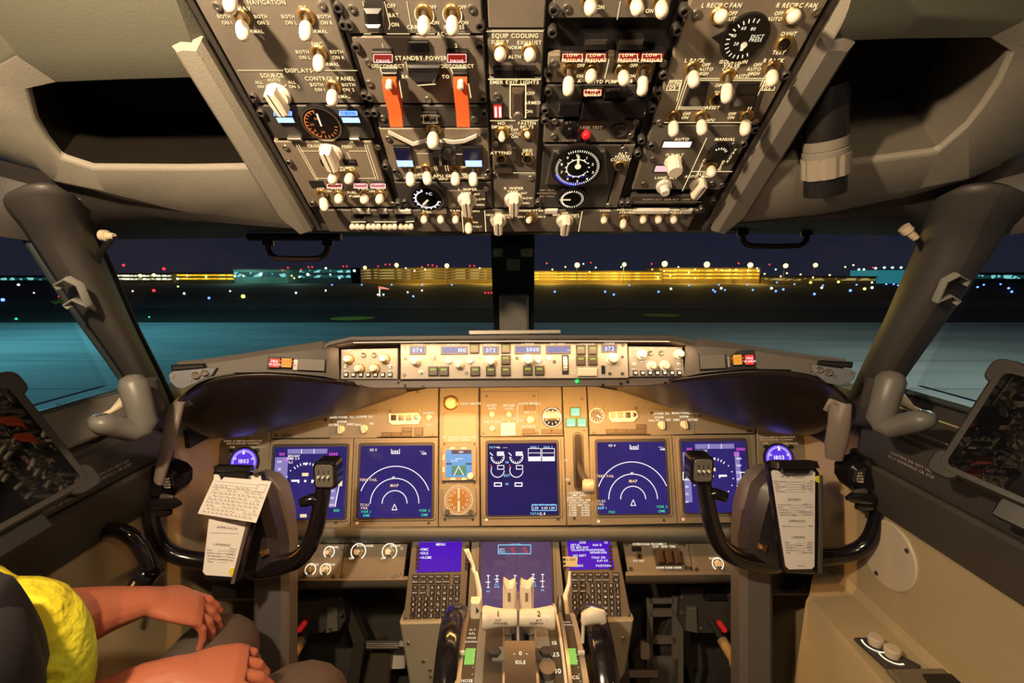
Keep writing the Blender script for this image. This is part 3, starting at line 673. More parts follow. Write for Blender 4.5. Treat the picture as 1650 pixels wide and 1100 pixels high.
def du(label, px, sx0, sy0, sx1, sy1, m=SCR, fr=None, cov=True):
    """display unit: plate, dark rounded bezel, glass"""
    fr = fr or MIP
    T = imod(label, px, name='display_unit', cat='display', fr=fr, group='cockpit display units')
    MB().box(fr, sx0 - 8, sy0 - 9, sx1 + 8, sy1 + 6, .0, .0055, .002, .010).build('raised_surround', MIPM, T, 30)
    MB().box(fr, sx0 - 4, sy0 - 5, sx1 + 4, sy1 + 3, .004, .0062, .0006, .007).build('bezel', mat('bezel_grey', (.06, .055, .055), .4), T, 30)
    MB().box(fr, sx0, sy0, sx1, sy1, .0055, .0068, 0, .003).build('screen_glass', m, T, 0)
    return T
HS = .0074
class Sym:                                  # coloured drawings on one screen, one mesh per colour
    def __init__(s, T, fr=None): s.T, s.q, s.fr = T, {}, fr or MIP
    def __call__(s, m):
        return s.q.setdefault(m.name, (MB(), m))[0]
    def done(s, name='screen_symbology'):
        for q, m in s.q.values(): q.build(name, m, s.T, 0, False)

# ---- navigation displays
def nd(label, px, s, cx, cy, left):
    T = du(label, px, *s)
    y = Sym(T); W = y(ELW)
    for r in (20, 39): W.arc(MIP, cx, cy, r, 0, 180, 1.3, HS)
    W.arc(MIP, cx, cy, 58, 20, 160, 1.3, HS)
    W.line(MIP, [(cx, cy + 1), (cx - 4, cy + 10), (cx + 4, cy + 10)], 1.1, HS, True)
    W.line(MIP, [(cx - 5, cy - 87), (cx - 5, cy - 80), (cx + 8, cy - 80), (cx + 8, cy - 87)], 1, HS).text(MIP, cx + 1, cy - 83, '088', 5, hh=HS)
    W.text(MIP, cx - 34, cy - 86, 'GS 0', 4, hh=HS).text(MIP, cx + 44, cy - 84, '----', 4, hh=HS).text(MIP, cx + 47, cy - 80, 'NM', 4, hh=HS)
    A = y(ELA)
    A.text(MIP, s[0] + (12 if left else 13), cy - (38 if left else 37), 'TERR FAIL', 4.4, hh=HS)
    A.text(MIP, cx, cy - 29, 'MAP', 5, hh=HS).text(MIP, s[0] + 6, s[3] - 20, 'TCAS', 4.2, hh=HS).text(MIP, s[0] + 6, s[3] - 15, 'FAIL', 4.2, hh=HS)
    W.text(MIP, cx - 2, cy - 42, '40', 3.6, hh=HS)
    G = y(ELG)
    G.text(MIP, s[2] - 11, s[3] - 11, 'VOR 2', 4.3, hh=HS).text(MIP, s[2] - 11, s[3] - 4, 'DME', 4, hh=HS)
    if left: G.text(MIP, s[0] + 8, s[3] - 9, 'VOR 1', 4.3, hh=HS).text(MIP, s[0] + 9, s[3] - 3, 'DME', 4, hh=HS)
    else: y(ELB).text(MIP, s[0] + 8, s[3] - 9, 'ADF 1', 4.3, hh=HS); G.text(MIP, s[0] + 24, s[3] - 2.5, 'POS', 4, hh=HS)
    y.done()
    screws(T, MIP, [(px[0][0] + 120, px[2][1] - 6)], 'screwd', .003, .7)
    MB().disc(MIP, px[3][0] + 11, px[3][1] - 7, 2.3, .003, .0042, 12).build('light_sensor', PAPER, T, 0)
    return T
nd('captain side navigation display with three white arcs', [(571, 706), (706, 705), (706, 848), (565, 849)], (583, 718, 696, 832), 637, 810, True)
nd('first officer side navigation display with three white arcs', [(949, 702), (1082, 701), (1091, 843), (953, 846)], (961, 712, 1076, 826), 1019, 803, False)

# ---- primary flight displays
def pfd(label, px, s, dx, dy):
    T = du(label, px, *s)
    y = Sym(T); X, Y = dx, dy; W, L = y(ELW), y(STAPE)
    L.box(MIP, X + 1, Y + 18, X + 17, Y + 98, .0068, .0071); L.box(MIP, X + 84, Y + 18, X + 98, Y + 98, .0068, .0071)
    L.box(MIP, X + 21, Y + 5, X + 84, Y + 12, .0068, .0071)
    W.line(MIP, [(X + 43, Y + 5), (X + 43, Y + 12)], .9, HS).line(MIP, [(X + 63, Y + 5), (X + 63, Y + 12)], .9, HS)
    M_ = y(ELM); M_.text(MIP, X + 12, Y + 13, '100', 5, hh=HS).text(MIP, X + 94, Y + 13, '5000', 5, hh=HS)
    M_.line(MIP, [(X + 15, Y + 22), (X + 18, Y + 20), (X + 22, Y + 20), (X + 22, Y + 24), (X + 18, Y + 24)], 1, HS, True)
    M_.line(MIP, [(X + 84, Y + 18), (X + 91, Y + 18), (X + 91, Y + 23), (X + 84, Y + 23)], 1, HS, True)
    W.text(MIP, X + 31, Y + 16, 'IBFI/087', 4, hh=HS).text(MIP, X + 30, Y + 20, 'DME 2.4', 4, hh=HS).text(MIP, X + 26, Y + 26, 'ILS', 4, hh=HS)
    W.ticks(MIP, X + 50, Y + 60, 29, 33, 128, 52, 9, 1.4, HS)
    for a in range(-40, 220, 20):
        if 52 < a < 128: continue
        t = math.radians(a); W.disc(MIP, X + 50 + 32 * math.cos(t), Y + 60 - 32 * math.sin(t), 1, .007, HS, 8)
    W.poly(MIP, [(X + 46, Y + 27), (X + 54, Y + 27), (X + 50, Y + 31)], .007, HS)
    W.box(MIP, X + 27, Y + 54, X + 39, Y + 57, .007, HS).box(MIP, X + 37, Y + 54, X + 39.5, Y + 59, .007, HS)
    W.box(MIP, X + 59, Y + 54, X + 72, Y + 57, .007, HS).box(MIP, X + 59, Y + 54, X + 61.5, Y + 59, .007, HS).disc(MIP, X + 49, Y + 56, 2, .007, HS, 10)
    for i in range(7): W.text(MIP, X + 8, Y + 25 + i * 12, str(120 - i * 10), 3.8, hh=HS).text(MIP, X + 91, Y + 28 + i * 11, str(400 - i * 100 % 400), 3.8, hh=HS)
    W.line(MIP, [(X + 2, Y + 50), (X + 13, Y + 50), (X + 13, Y + 62), (X + 2, Y + 62)], 1.4, HS, True).line(MIP, [(X + 94, Y + 50), (X + 104, Y + 50), (X + 104, Y + 62), (X + 94, Y + 62)], 1.2, HS, True)
    y(lit('digit_black', (.01, .01, .02), 1)).box(MIP, X + 3, Y + 51, X + 12, Y + 61, .0071, .0073)
    W.poly(MIP, [(X + 12, Y + 56), (X + 7, Y + 53), (X + 7, Y + 59)], .0073, HS)
    A = y(ELA); A.box(MIP, X + 44, Y + 43, X + 54, Y + 48, .007, HS).box(MIP, X + 41, Y + 109, X + 51, Y + 114, .007, HS).box(MIP, X + 104, Y + 46, X + 108, Y + 64, .007, HS)
    y(ELG).text(MIP, X + 99, Y + 103, '1013', 4.6, hh=HS); W.line(MIP, [(X + 103, Y + 64), (X + 97, Y + 96)], 1.5, HS)
    y.done()
    screws(T, MIP, [(px[2][0] - 22, px[2][1] - 8)], 'screwd', .003, .8)
    MB().disc(MIP, px[3][0] + 8, px[3][1] - 7, 2.3, .003, .0042, 12).build('light_sensor', PAPER, T, 0)
pfd('captain side flight display behind the yoke with paper clipboard', [(437, 708), (570, 706), (564, 849), (434, 850)], (445, 720, 556, 834), 445, 718)
pfd('first officer side flight display behind the yoke with the long checklist', [(1083, 701), (1216, 700), (1222, 841), (1092, 843)], (1096, 711, 1208, 824), 1097, 710)

# ---- engine display
T = du('centre engine display with round dials and white fuel bars', [(774, 704), (908, 703), (913, 846), (776, 847)], 786, 714, 899, 828, SCRD)
y = Sym(T); W = y(ELW)
for cx in (802, 832):
    W.arc(MIP, cx, 735, 10.5, 180, 380, 1.2, HS).ticks(MIP, cx, 735, 7.5, 10, 190, 350, 8, 1, HS)
    W.box(MIP, cx - 1, 727, cx + 10, 733.5, .007, HS).line(MIP, [(cx - 12, 729), (cx - 8, 733)], 1.5, HS)
    W.arc(MIP, cx, 757, 10.5, 150, 360, 1.2, HS).line(MIP, [(cx, 749), (cx + 10, 749), (cx + 10, 755), (cx, 755)], 1.1, HS, True)
    y(ELR).line(MIP, [(cx - 10, 751), (cx - 11, 748)], 1.6, HS)
    W.line(MIP, [(cx - 5 + (cx > 820) * 3, 777), (cx + 6 + (cx > 820) * 3, 777), (cx + 6 + (cx > 820) * 3, 782), (cx - 5 + (cx > 820) * 3, 782)], 1.6, HS, True)
    y(lit('digit_black', (.01, .01, .02), 1)).text(MIP, cx + 4, 730.5, '20.1', 3.6, hh=HS + .0003)
B = y(ELB); B.text(MIP, 817, 744, 'N1', 4, hh=HS).text(MIP, 817, 765, 'EGT', 4, hh=HS).text(MIP, 817, 779, 'FF', 4, hh=HS).text(MIP, 793, 720, 'TAT', 3.6, hh=HS)
W.text(MIP, 808, 720, '+8c  ----', 3.8, hh=HS)
for x0 in (851, 873):
    B.text(MIP, x0 + 10, 720, 'ENG 1' if x0 < 860 else 'ENG 2', 3.8, hh=HS)
    W.line(MIP, [(x0, 722), (x0 + 20, 722), (x0 + 20, 736), (x0, 736)], .8, HS, True).line(MIP, [(x0, 729), (x0 + 20, 729)], .8, HS).box(MIP, x0, 735, x0 + 20.5, 742, .007, HS)
B.line(MIP, [(857, 812), (896, 812), (896, 821), (857, 821)], 1, HS, True).text(MIP, 876, 812, 'FUEL QTY-KGx1000', 3, hh=HS).text(MIP, 862, 826, 'TOTAL', 3.6, hh=HS)
W.text(MIP, 863, 817, '1.20', 4.2, hh=HS).text(MIP, 877, 817, '0.03', 4.2, hh=HS).text(MIP, 889, 817, '1.20', 4.2, hh=HS).text(MIP, 874, 826, '2.4', 5, hh=HS)
y.done()
screws(T, MIP, [(899, 835)], 'screwd', .003, .9)
MB().disc(MIP, 784, 836, 2.4, .003, .0042, 12).build('light_sensor', PAPER, T, 0)

# ---- upper strips above the screens
U1 = imod('instrument strip over the captain screens with light knobs and small windows', [(437, 672), (706, 622), (706, 703), (437, 706)])
MB().poly(MIP, [(537, 665), (608, 660), (608, 705), (532, 706)], .003, .0045, .0005).build('raised_plate', MIPM, U1, 0)
knob(U1, MIP, 551, 691, 0, .78, h=.0045); knob(U1, MIP, 588, 690, 10, .78, h=.0045)
MB().poly(MIP, [(628, 666), (675, 664), (680, 672), (676, 683), (634, 684), (628, 680)], .003, .010, .001).build('selector_block', WHITEP, U1, 0)
q = MB()
for x in (636, 648, 660): q.box(MIP, x - 4.3, 668, x + 4.3, 677, .010, .0106)
q.build('selector_window', mat('dark_brown_glass', (.03, .018, .012), .2), U1, 0)
MB().lathe(MIP.at(672, 672, .010), [(.005, 0), (.005, .002), (.003, .003), (.0002, .003)], 16).build('selector_button', STEEL, U1, 40)
q = MB()
for x0, y0, x1, y1 in ((616, 696, 631, 703), (632, 696, 647, 703), (648, 696, 664, 703), (649, 688, 664, 695), (669, 688, 682, 701)):
    MB().box(MIP, x0, y0, x1, y1, .003, .007, .0008).build('indicator_cover', mat('khaki_cover', (.13, .10, .065), .4), U1, 0)
toggle(U1, MIP, 692, 672, 692, 675, .8, 'short', 'bezelp', .003)
letters(U1, MIP, [(552, 672, 'MAIN PANEL DU', 4), (588, 671, 'LOWER DU', 4), (539, 684, 'OUTBD', 4), (552, 679, 'NORM', 4), (566, 683, 'INBD', 4), (578, 684, 'ENG', 4), (600, 682, 'ND', 4), (692, 665, 'NORMAL', 3.6), (692, 684, 'TEST', 3.6)], TXTM, h=.0052)
screws(U1, MIP, [(526, 676), (697, 700), (447, 701), (629, 662), (678, 661), (673, 631)], 'screwd', .003, .85)
MB().box(MIP, 457, 698, 473, 704, .003, .005, .0005).build('nameplate', mat('khaki_cover', (.13, .10, .065), .4), U1, 0)
U2 = imod('instrument strip over the engine display with autobrake selector and flap dial', [(774, 620), (904, 620), (907, 701), (774, 702)])
MB().poly(MIP, [(776, 631), (867, 630), (869, 688), (843, 690), (843, 702), (776, 703)], .003, .0045, .0005).build('raised_plate', MIPM, U2, 0)
knob(U2, MIP, 793, 667, 0, .62, 'dualknob', h=.0045); knob(U2, MIP, 820, 667, 40, .55, h=.0045); knob(U2, MIP, 854, 676, 90, .75, h=.0045)
toggle(U2, MIP, 793, 690, 795, 693, .75, 'short', 'bezelp', .0045)
MB().box(MIP, 807, 681, 831, 701, .0045, .007, .0006).build('switch_box', WHITEP, U2, 0)
for x in (813, 825): MB().box(MIP, x - 4.5, 687, x + 4.5, 693, .007, .010, .0006).build('push_button', WHITE, U2, 0)
MB().box(MIP, 845, 653, 862, 661, .0045, .0075, .0006).build('autobrake_lamp', mat('khaki_cover', (.13, .10, .065), .4), U2, 0)
for x0, y0, x1, y1 in ((842, 691, 861, 699), (873, 691, 888, 698), (889, 691, 905, 698)): MB().box(MIP, x0, y0, x1, y1, .003, .007, .0008).build('indicator_cover', mat('khaki_cover', (.13, .10, .065), .4), U2, 0)
g = MB().disc(MIP, 889, 672, 16, 0, .008, 32).build('flap_gauge', BLACK, U2, 40)
MB().disc(MIP, 889, 672, 13.5, .008, .0083, 30).build('gauge_face', GLASSY, g, 0)
MB().arc(MIP, 889, 672, 14.6, 0, 360, 1.4, .0085, 40).ticks(MIP, 889, 672, 8.5, 12, 150, -190, 11, 1.6, .0087).build('gauge_marks', TXTM, g, 0, False)
MB().line(MIP, [(879, 672), (885, 672)], 2.4, .0092).build('needle', NEEDLE, g, 0, False)
letters(U2, MIP, [(793, 653, 'N1 SET', 4), (793, 658, 'AUTO', 3.6), (820, 653, 'SPD REF', 4), (820, 658, 'AUTO', 3.6), (853, 650, 'AUTO BRAKE', 4.2), (793, 679, 'FUEL FLOW', 3.8), (819, 684, 'MFD', 3.4), (854, 664, 'OFF 1 2 3', 3.6), (838, 677, 'RTO', 3.8), (852, 687, 'ANTISKID', 3.8), (834, 659, '', 4)], TXTM, h=.0052,
    lines=[[(834, 651), (834, 682)], [(820, 676), (820, 680)], [(812, 673), (809, 676)], [(828, 673), (831, 676)]], lw=.9)
screws(U2, MIP, [(779, 698), (865, 697), (841, 701), (784, 638), (860, 638), (902, 658)], 'screwd', .0045, .8)
U3 = imod('instrument strip over the first officer inboard screen with clock and brake dial', [(946, 620), (1216, 668), (1216, 698), (950, 700)])
MB().poly(MIP, [(1043, 658), (1118, 663), (1118, 699), (1048, 701)], .003, .0045, .0005).build('raised_plate', MIPM, U3, 0)
knob(U3, MIP, 1065, 684, 0, .8, h=.0045); knob(U3, MIP, 1101, 683, 10, .8, h=.0045)
g = MB().disc(MIP, 961, 669, 12, 0, .006, 30).build('brake_gauge', WHITEP, U3, 40)
MB().disc(MIP, 961, 669, 10.5, .006, .0063, 28).build('gauge_face', mat('brown_dial', (.10, .075, .05), .4), g, 0)
MB().ticks(MIP, 961, 669, 7, 9.6, 100, -150, 9, 1.4, .0066).line(MIP, [(961, 669), (966, 672)], 2.4, .0067).build('gauge_marks', TXTM, g, 0, False)
MB().poly(MIP, [(980, 663), (1024, 661), (1027, 671), (1020, 679), (986, 680), (980, 674)], .003, .010, .001).build('selector_block', WHITEP, U3, 0)
q = MB()
for x in (986, 998, 1010): q.box(MIP, x - 4.3, 664, x + 4.3, 673, .010, .0106)
q.build('selector_window', mat('dark_brown_glass', (.03, .018, .012), .2), U3, 0)
MB().lathe(MIP.at(1020, 668, .010), [(.005, 0), (.005, .002), (.003, .003), (.0002, .003)], 16).build('selector_button', DSTEEL, U3, 40)
for x0, y0, x1, y1 in ((976, 691, 991, 698), (992, 691, 1007, 698), (1008, 691, 1023, 698), (1024, 691, 1040, 698), (1024, 683, 1040, 690)): MB().box(MIP, x0, y0, x1, y1, .003, .007, .0008).build('indicator_cover', mat('khaki_cover', (.13, .10, .065), .4), U3, 0)
letters(U3, MIP, [(1064, 666, 'LOWER DU', 4), (1101, 665, 'MAIN PANEL DU', 4), (1053, 677, 'ENG PRI', 3.6), (1076, 676, 'ND', 4), (1089, 676, 'INBD', 3.8), (1101, 671, 'NORM', 3.8), (1115, 676, 'OUTBD', 3.8), (1061, 672, 'NORM', 3.8)], TXTM, h=.0052)
screws(U3, MIP, [(1049, 665), (957, 697), (1125, 669), (1204, 694), (975, 658), (1024, 657), (960, 652), (938, 643)], 'screwd', .0045, .85)
# gear column and standby column
T = imod('narrow landing gear column with three green lights and slotted lever', [(906, 620), (944, 620), (954, 845), (914, 846)])
for x0, y0, x1, y1 in ((918, 660, 935, 671), (911, 677, 928, 688), (929, 677, 945, 688)): lamp(T, MIP, x0, y0 - 4, x1, y1, ELGRN, .006, mat('green_bezel', (.03, .16, .06), .4), 'gear_lamp', tx=['', 'GEAR'], tm=ELW, th=3.2)
q = MB().box(MIP, 922, 696, 942, 790, .002, .0055, .001, .014).build('lever_slot', DSTEEL, T, 30)
MB().box(MIP, 925, 699, 939, 786, .0055, .0058, 0, .010).build('slot_opening', mat('slot_dark', (.02, .012, .009), .5), q, 0)
g = MB().tube([MIP.P(932, 742, .003), MIP.P(932, 752, .02), MIP.P(934, 762, .045), MIP.P(940, 772, .062)], [.004, .006, .007, .007], 12).build('gear_lever', DSTEEL, T, 40)
M = MIP.at(941, 776, .066); MB().lathe(M @ Matrix.Rotation(math.radians(78), 4, 'Y') @ Matrix.Translation((0, 0, -.013)), [(.0002, 0), (.013, 0), (.016, .004), (.016, .022), (.013, .026), (.0002, .026)], 24).build('wheel_knob', mat('clear_grey_plastic', (.4, .36, .3), .25), g, 40)
q = [(932, 793, 'LANDING GEAR', 3.6), (932, 797, 'LIMIT (IAS)', 3.6), (925, 801, 'OPERATING', 3.2), (932, 805, 'EXTEND 270K .82M', 3.2), (932, 809, 'RETRACT 235K', 3.2), (933, 813, 'FLAPS LIMIT (IAS)', 3.2)]
for i, (a, b) in enumerate((('1-250K', '15-195K'), ('2-250K', '25-190K'), ('5-250K', '30-175K'), ('10-210K', '40-162K'))): q += [(923, 817 + i * 4, a, 3.2), (943, 817 + i * 4, b, 3.2)]
letters(T, MIP, q + [(912, 741, 'UP', 3.6), (914, 772, 'DN', 3.6)], TXTM, h=.0036)
screws(T, MIP, [(941, 693), (917, 778), (925, 834)], 'screwd', .003, .8)
T = imod('narrow standby column with small attitude screen and round compass dial', [(709, 621), (771, 620), (773, 847), (707, 848)])
MB().lathe(MIP.at(727, 649, .003), [(.018, 0), (.018, .003), (.015, .005), (.0135, .003), (.012, .003)], 28).build('dial_ring', BRASS, T, 40)
MB().lathe(MIP.at(727, 649, .006), [(.0115, 0), (.0115, .003), (.008, .005), (.0002, .005)], 24).build('lamp_knob', WHITE, T, 40)
MB().text(MIP, 759, 650, 'FOOT HEATER', 3.6, hh=.0036).text(MIP, 740, 704, 'THIS ANNUNCIATOR PANEL', 3.2, hh=.005).text(MIP, 740, 708, 'MUST BE LOCKED', 3.2, hh=.005).build('lettering', TXTM, T, 0, False)
MB().box(MIP, 715, 664, 768, 712, .003, .0045, .0006, .002).build('blank_plate', mat('pale_plate', (.30, .265, .21), .5), T, 0)
q = MB().box(MIP, 713, 719, 768, 773, .003, .012, .0015, .003).build('attitude_housing', MIPM, T, 30)
MB().box(MIP, 720, 724, 761, 767, .012, .0126).build('attitude_screen', STABB, q, 0)
MB().box(MIP, 729, 749, 752, 764, .0126, .013).build('ground_half', STABG, q, 0)
MB().line(MIP, [(721, 746), (728, 746)], 2.5, .0134).line(MIP, [(752, 746), (760, 746)], 2.5, .0134).box(MIP, 729, 724, 760, 730, .0127, .0132).build('dark_marks', lit('standby_dark', (.01, .02, .06), 1), q, 0, False)
MB().line(MIP, [(740, 750), (733, 764)], 1.2, .0134).line(MIP, [(740, 750), (748, 764)], 1.2, .0134).text(MIP, 733, 741, '20 20', 3, hh=.0134).text(MIP, 744, 727, '1013', 3.6, hh=.0134).line(MIP, [(735, 738), (746, 738)], .8, .0134).build('white_marks', ELW, q, 0, False)
MB().lathe(MIP.at(759, 765, .012), [(.0075, 0), (.0075, .007), (.0065, .009), (.0002, .009)], 20, lambda j: 1 if j % 2 else .93).build('adjust_knob', WHITE, q, 20)
for x, y in ((730, 721), (748, 721), (716, 736), (716, 755), (731, 770), (749, 770)): MB().box(MIP, x - (4 if y in (721, 770) else 1.5), y - (1.5 if y in (721, 770) else 4), x + (4 if y in (721, 770) else 1.5), y + (1.5 if y in (721, 770) else 4), .012, .014, .0003).build('side_key', WHITE, q, 0)
q = MB().poly(MIP, [(722, 780), (760, 779), (767, 786), (768, 824), (764, 829), (717, 829), (714, 824), (714, 787)], .003, .010, .001).build('compass_housing', MIPM, T, 0)
MB().disc(MIP, 740, 804, 22, .010, .0103, 34).build('compass_card', mat('amber_dial', (.28, .15, .05), .4), q, 0)
k = MB().ticks(MIP, 740, 804, 17, 21, 0, 350, 36, 1.1, .0107).arc(MIP, 740, 804, 22, 0, 360, 1.3, .0107, 40)
for i, c in enumerate(('N', '3', '6', 'E', '12', '15', 'S', '21', '24', 'W', '30', '33')): k.text(MIP, 740 + 14 * math.sin(i * .5236), 804 - 14 * math.cos(i * .5236), c, 4.4, hh=.0107)
k.line(MIP, [(740, 785), (740, 801)], 3, .011).line(MIP, [(740, 806), (740, 821)], 4, .011).build('compass_marks', GAUGEY, q, 0, False)
for x in (722, 759): MB().lathe(MIP.at(x, 822, .010), [(.006, 0), (.006, .006), (.0002, .006)], 16, lambda j: 1 if j % 2 else .9).build('course_knob', STEEL, q, 20)
screws(T, MIP, [(717, 666), (765, 666), (716, 715), (765, 715), (715, 777), (765, 777), (717, 836), (762, 836), (716, 640)], 'screwd', .003, .75)
# side clock modules
def clock(label, px, cx, cy):
    T = imod(label, px)
    MB().disc(MIP, cx, cy, 24, .0, .008, 34).build('clock_ring', BLACK, T, 40)
    MB().disc(MIP, cx, cy, 21.5, .008, .0084, 32).build('clock_face', lit('clock_violet', (.10, .03, .75), 1.), T, 0)
    MB().ticks(MIP, cx, cy, 16, 19.5, 90, -265, 48, .8, .0088).poly(MIP, [(cx - 2, cy - 13), (cx, cy - 21), (cx + 2, cy - 13)], .0084, .0088).text(MIP, cx, cy - 2, '1803', 7, hh=.0088).text(MIP, cx - 14, cy - 6, '50', 4, hh=.0088).text(MIP, cx + 14, cy - 6, '10', 4, hh=.0088).text(MIP, cx, cy + 13, '30', 4, hh=.0088).build('clock_marks', ELW, T, 0, False)
    for dx in (-20, 20): MB().lathe(MIP.at(cx + dx, cy - 19, .003), [(.005, 0), (.005, .006), (.003, .007), (.0002, .007)], 14).build('clock_button', BLACK, T, 40)
    MB().text(MIP, cx - 3, cy - 34, 'RADIO ALTIMETER INOPERATIVE', 2.9, hh=.0036).text(MIP, cx - 3, cy - 30, 'ABOVE 2500 FEET WARNING', 2.9, hh=.0036).text(MIP, cx - 20, cy - 24, 'CHR', 3.4, hh=.0036).text(MIP, cx + 20, cy - 24, 'TIME/DATE', 3.4, hh=.0036).build('lettering', TXTD, T, 0, False)
    screws(T, MIP, [(px[0][0] + 10, px[0][1] + 12)], 'screwd', .003)
clock('captain side outer module with glowing violet clock reading 1803', [(349, 690), (436, 690), (433, 850), (346, 852)], 396, 744)
clock('first officer side outer module with glowing violet clock', [(1218, 672), (1300, 674), (1312, 842), (1223, 843)], 1252, 738)

# ================================================================ GLARESHIELD
MCP = Frame(828, 582, .90, tilt=6, roll=.35)
MCP2 = MCP
T = thing('mode_control_unit', 'long pale autopilot control unit with blue number windows under the glareshield lip', 'control panel', MCP.P(828, 582))
MB().box(MCP, 645, 553, 1013, 611, -.05, .0, .002).build('housing', DSTEEL, T, 0)
MB().poly(MCP, [(646, 554), (1010, 554), (1012, 609), (647, 611)], 0, .004, .001).build('face_plate', mat('mcp_pale', (.42, .38, .32), .5), T, 0)
def win(x0, y0, x1, y1, s, al='c'):
    b = MB().box(MCP, x0, y0, x1, y1, .004, .008, .001).build('number_window', mat('window_rim', (.16, .12, .09), .4), T, 0)
    MB().box(MCP, x0 + 1.8, y0 + 1.8, x1 - 1.8, y1 - 1.8, .008, .0084).build('lcd', LCD, b, 0)
    if s: MB().text(MCP, (x0 + x1) / 2 if al == 'c' else x1 - 3, (y0 + y1) / 2, s, 7.2, al, .0088).build('digits', ELW, b, 0, False)
win(661, 558, 687, 571, '074'); win(711, 558, 754, 571, '100', 'r'); win(778, 558, 804, 571, '072'); win(829, 557, 871, 570, '5000', 'r'); win(879, 557, 919, 570, '-', 'r'); win(968, 556, 993, 568, '072')
def kkey(x, y, s=None, m=None, g=True):
    b = MB().box(MCP, x - 7.5, y - 7.5, x + 7.5, y + 7.5, .004, .010, .0015).build('mode_key', mat('key_olive', (.07, .055, .04), .4), T, 0)
    MB().box(MCP, x - 4.6, y - 4, x + 4.6, y - 1 if g else y + 3, .010, .0106).build('key_light', m or lit('key_green', (.45, .6, .05), .8), b, 0)
for x, y in ((765, 562), (815, 562), (815, 580), (699, 598), (716, 598), (766, 598), (791, 598), (815, 598), (850, 597), (869, 597), (935, 564), (954, 564), (935, 581), (954, 581)): kkey(x, y)
MB().lathe(MCP.at(671, 582, .004), [(.0095, 0), (.0095, .004), (.0078, .006), (.0074, .020), (.006, .022), (.0002, .022)], 22).build('rotary_knob', WHITE, T, 30)
for x, y, r in ((740, 587, 1), (791, 582, 1.1), (850, 580, 1.2), (985, 578, 1.25)): MB().lathe(MCP.at(x, y, .004), [(.0095 * r, 0), (.0095 * r, .004), (.0078 * r, .006), (.0074 * r, .019), (.006 * r, .021), (.0002, .021)], 22).build('rotary_knob', WHITE, T, 30)
for x, y in ((724, 581), (758, 581), (867, 580)): MB().lathe(MCP.at(x, y, .004), [(.006, 0), (.006, .006), (.0045, .007), (.0002, .004)], 18).build('intervention_button', WHITEP, T, 30)
MB().disc(MCP, 885, 577, 4, .004, .006, 16).build('white_lamp', PAPER, T, 0)
for x in (698,): toggle(T, MCP, x, 573, x, 578, .7, 'short', 'bezel', .004)
toggle(T, MCP, 679, 599, 676, 599, .6, 'short', 'bezelp', .004)
a0, b0 = MCP.L(910, 586)
MB().box(MCP, 905, 572, 916, 603, .004, .006, .0008).build('thumbwheel_slot', BLACK, T, 0)
MB().lathe(Matrix.Translation(MCP.W(a0, b0, -.004)) @ MCP.M @ Matrix.Rotation(math.pi / 2, 4, 'Y') @ Matrix.Translation((0, 0, -.004)), [(.0002, 0), (.018, 0), (.018, .008), (.0002, .008)], 36, lambda j: 1 if j % 2 else .95).build('thumbwheel', WHITE, T, 0)
MB().box(MCP, 930, 593, 961, 606, .004, .010, .001).build('disengage_bar', mat('bar_pale', (.55, .53, .42), .4), T, 0)
MB().box(MCP, 968, 589, 974, 602, .004, .007, .0005).build('switch_slot', BLACK, T, 0)
letters(T, MCP, [(674, 555.5, 'COURSE', 3.4), (698, 555.5, 'A/T', 3.4), (731, 555.5, 'IAS/MACH', 3.4), (790, 555.5, 'HEADING', 3.4), (850, 554.5, 'ALTITUDE', 3.4), (898, 554.5, 'VERT SPEED', 3.4), (944, 555, 'A/P ENGAGE', 3.4), (981, 553.5, 'COURSE', 3.4), (698, 563, 'ARM', 3), (922, 578, 'DN', 3), (922, 601, 'UP', 3), (875, 585, 'ALT INTV', 2.8)], TXTM, h=.0048)
screws(T, MCP, [(652, 560), (652, 604), (1003, 557), (1002, 602), (654, 578), (1002, 575), (833, 577), (893, 583), (982, 602), (752, 601)], 'screwd', .004, .8)
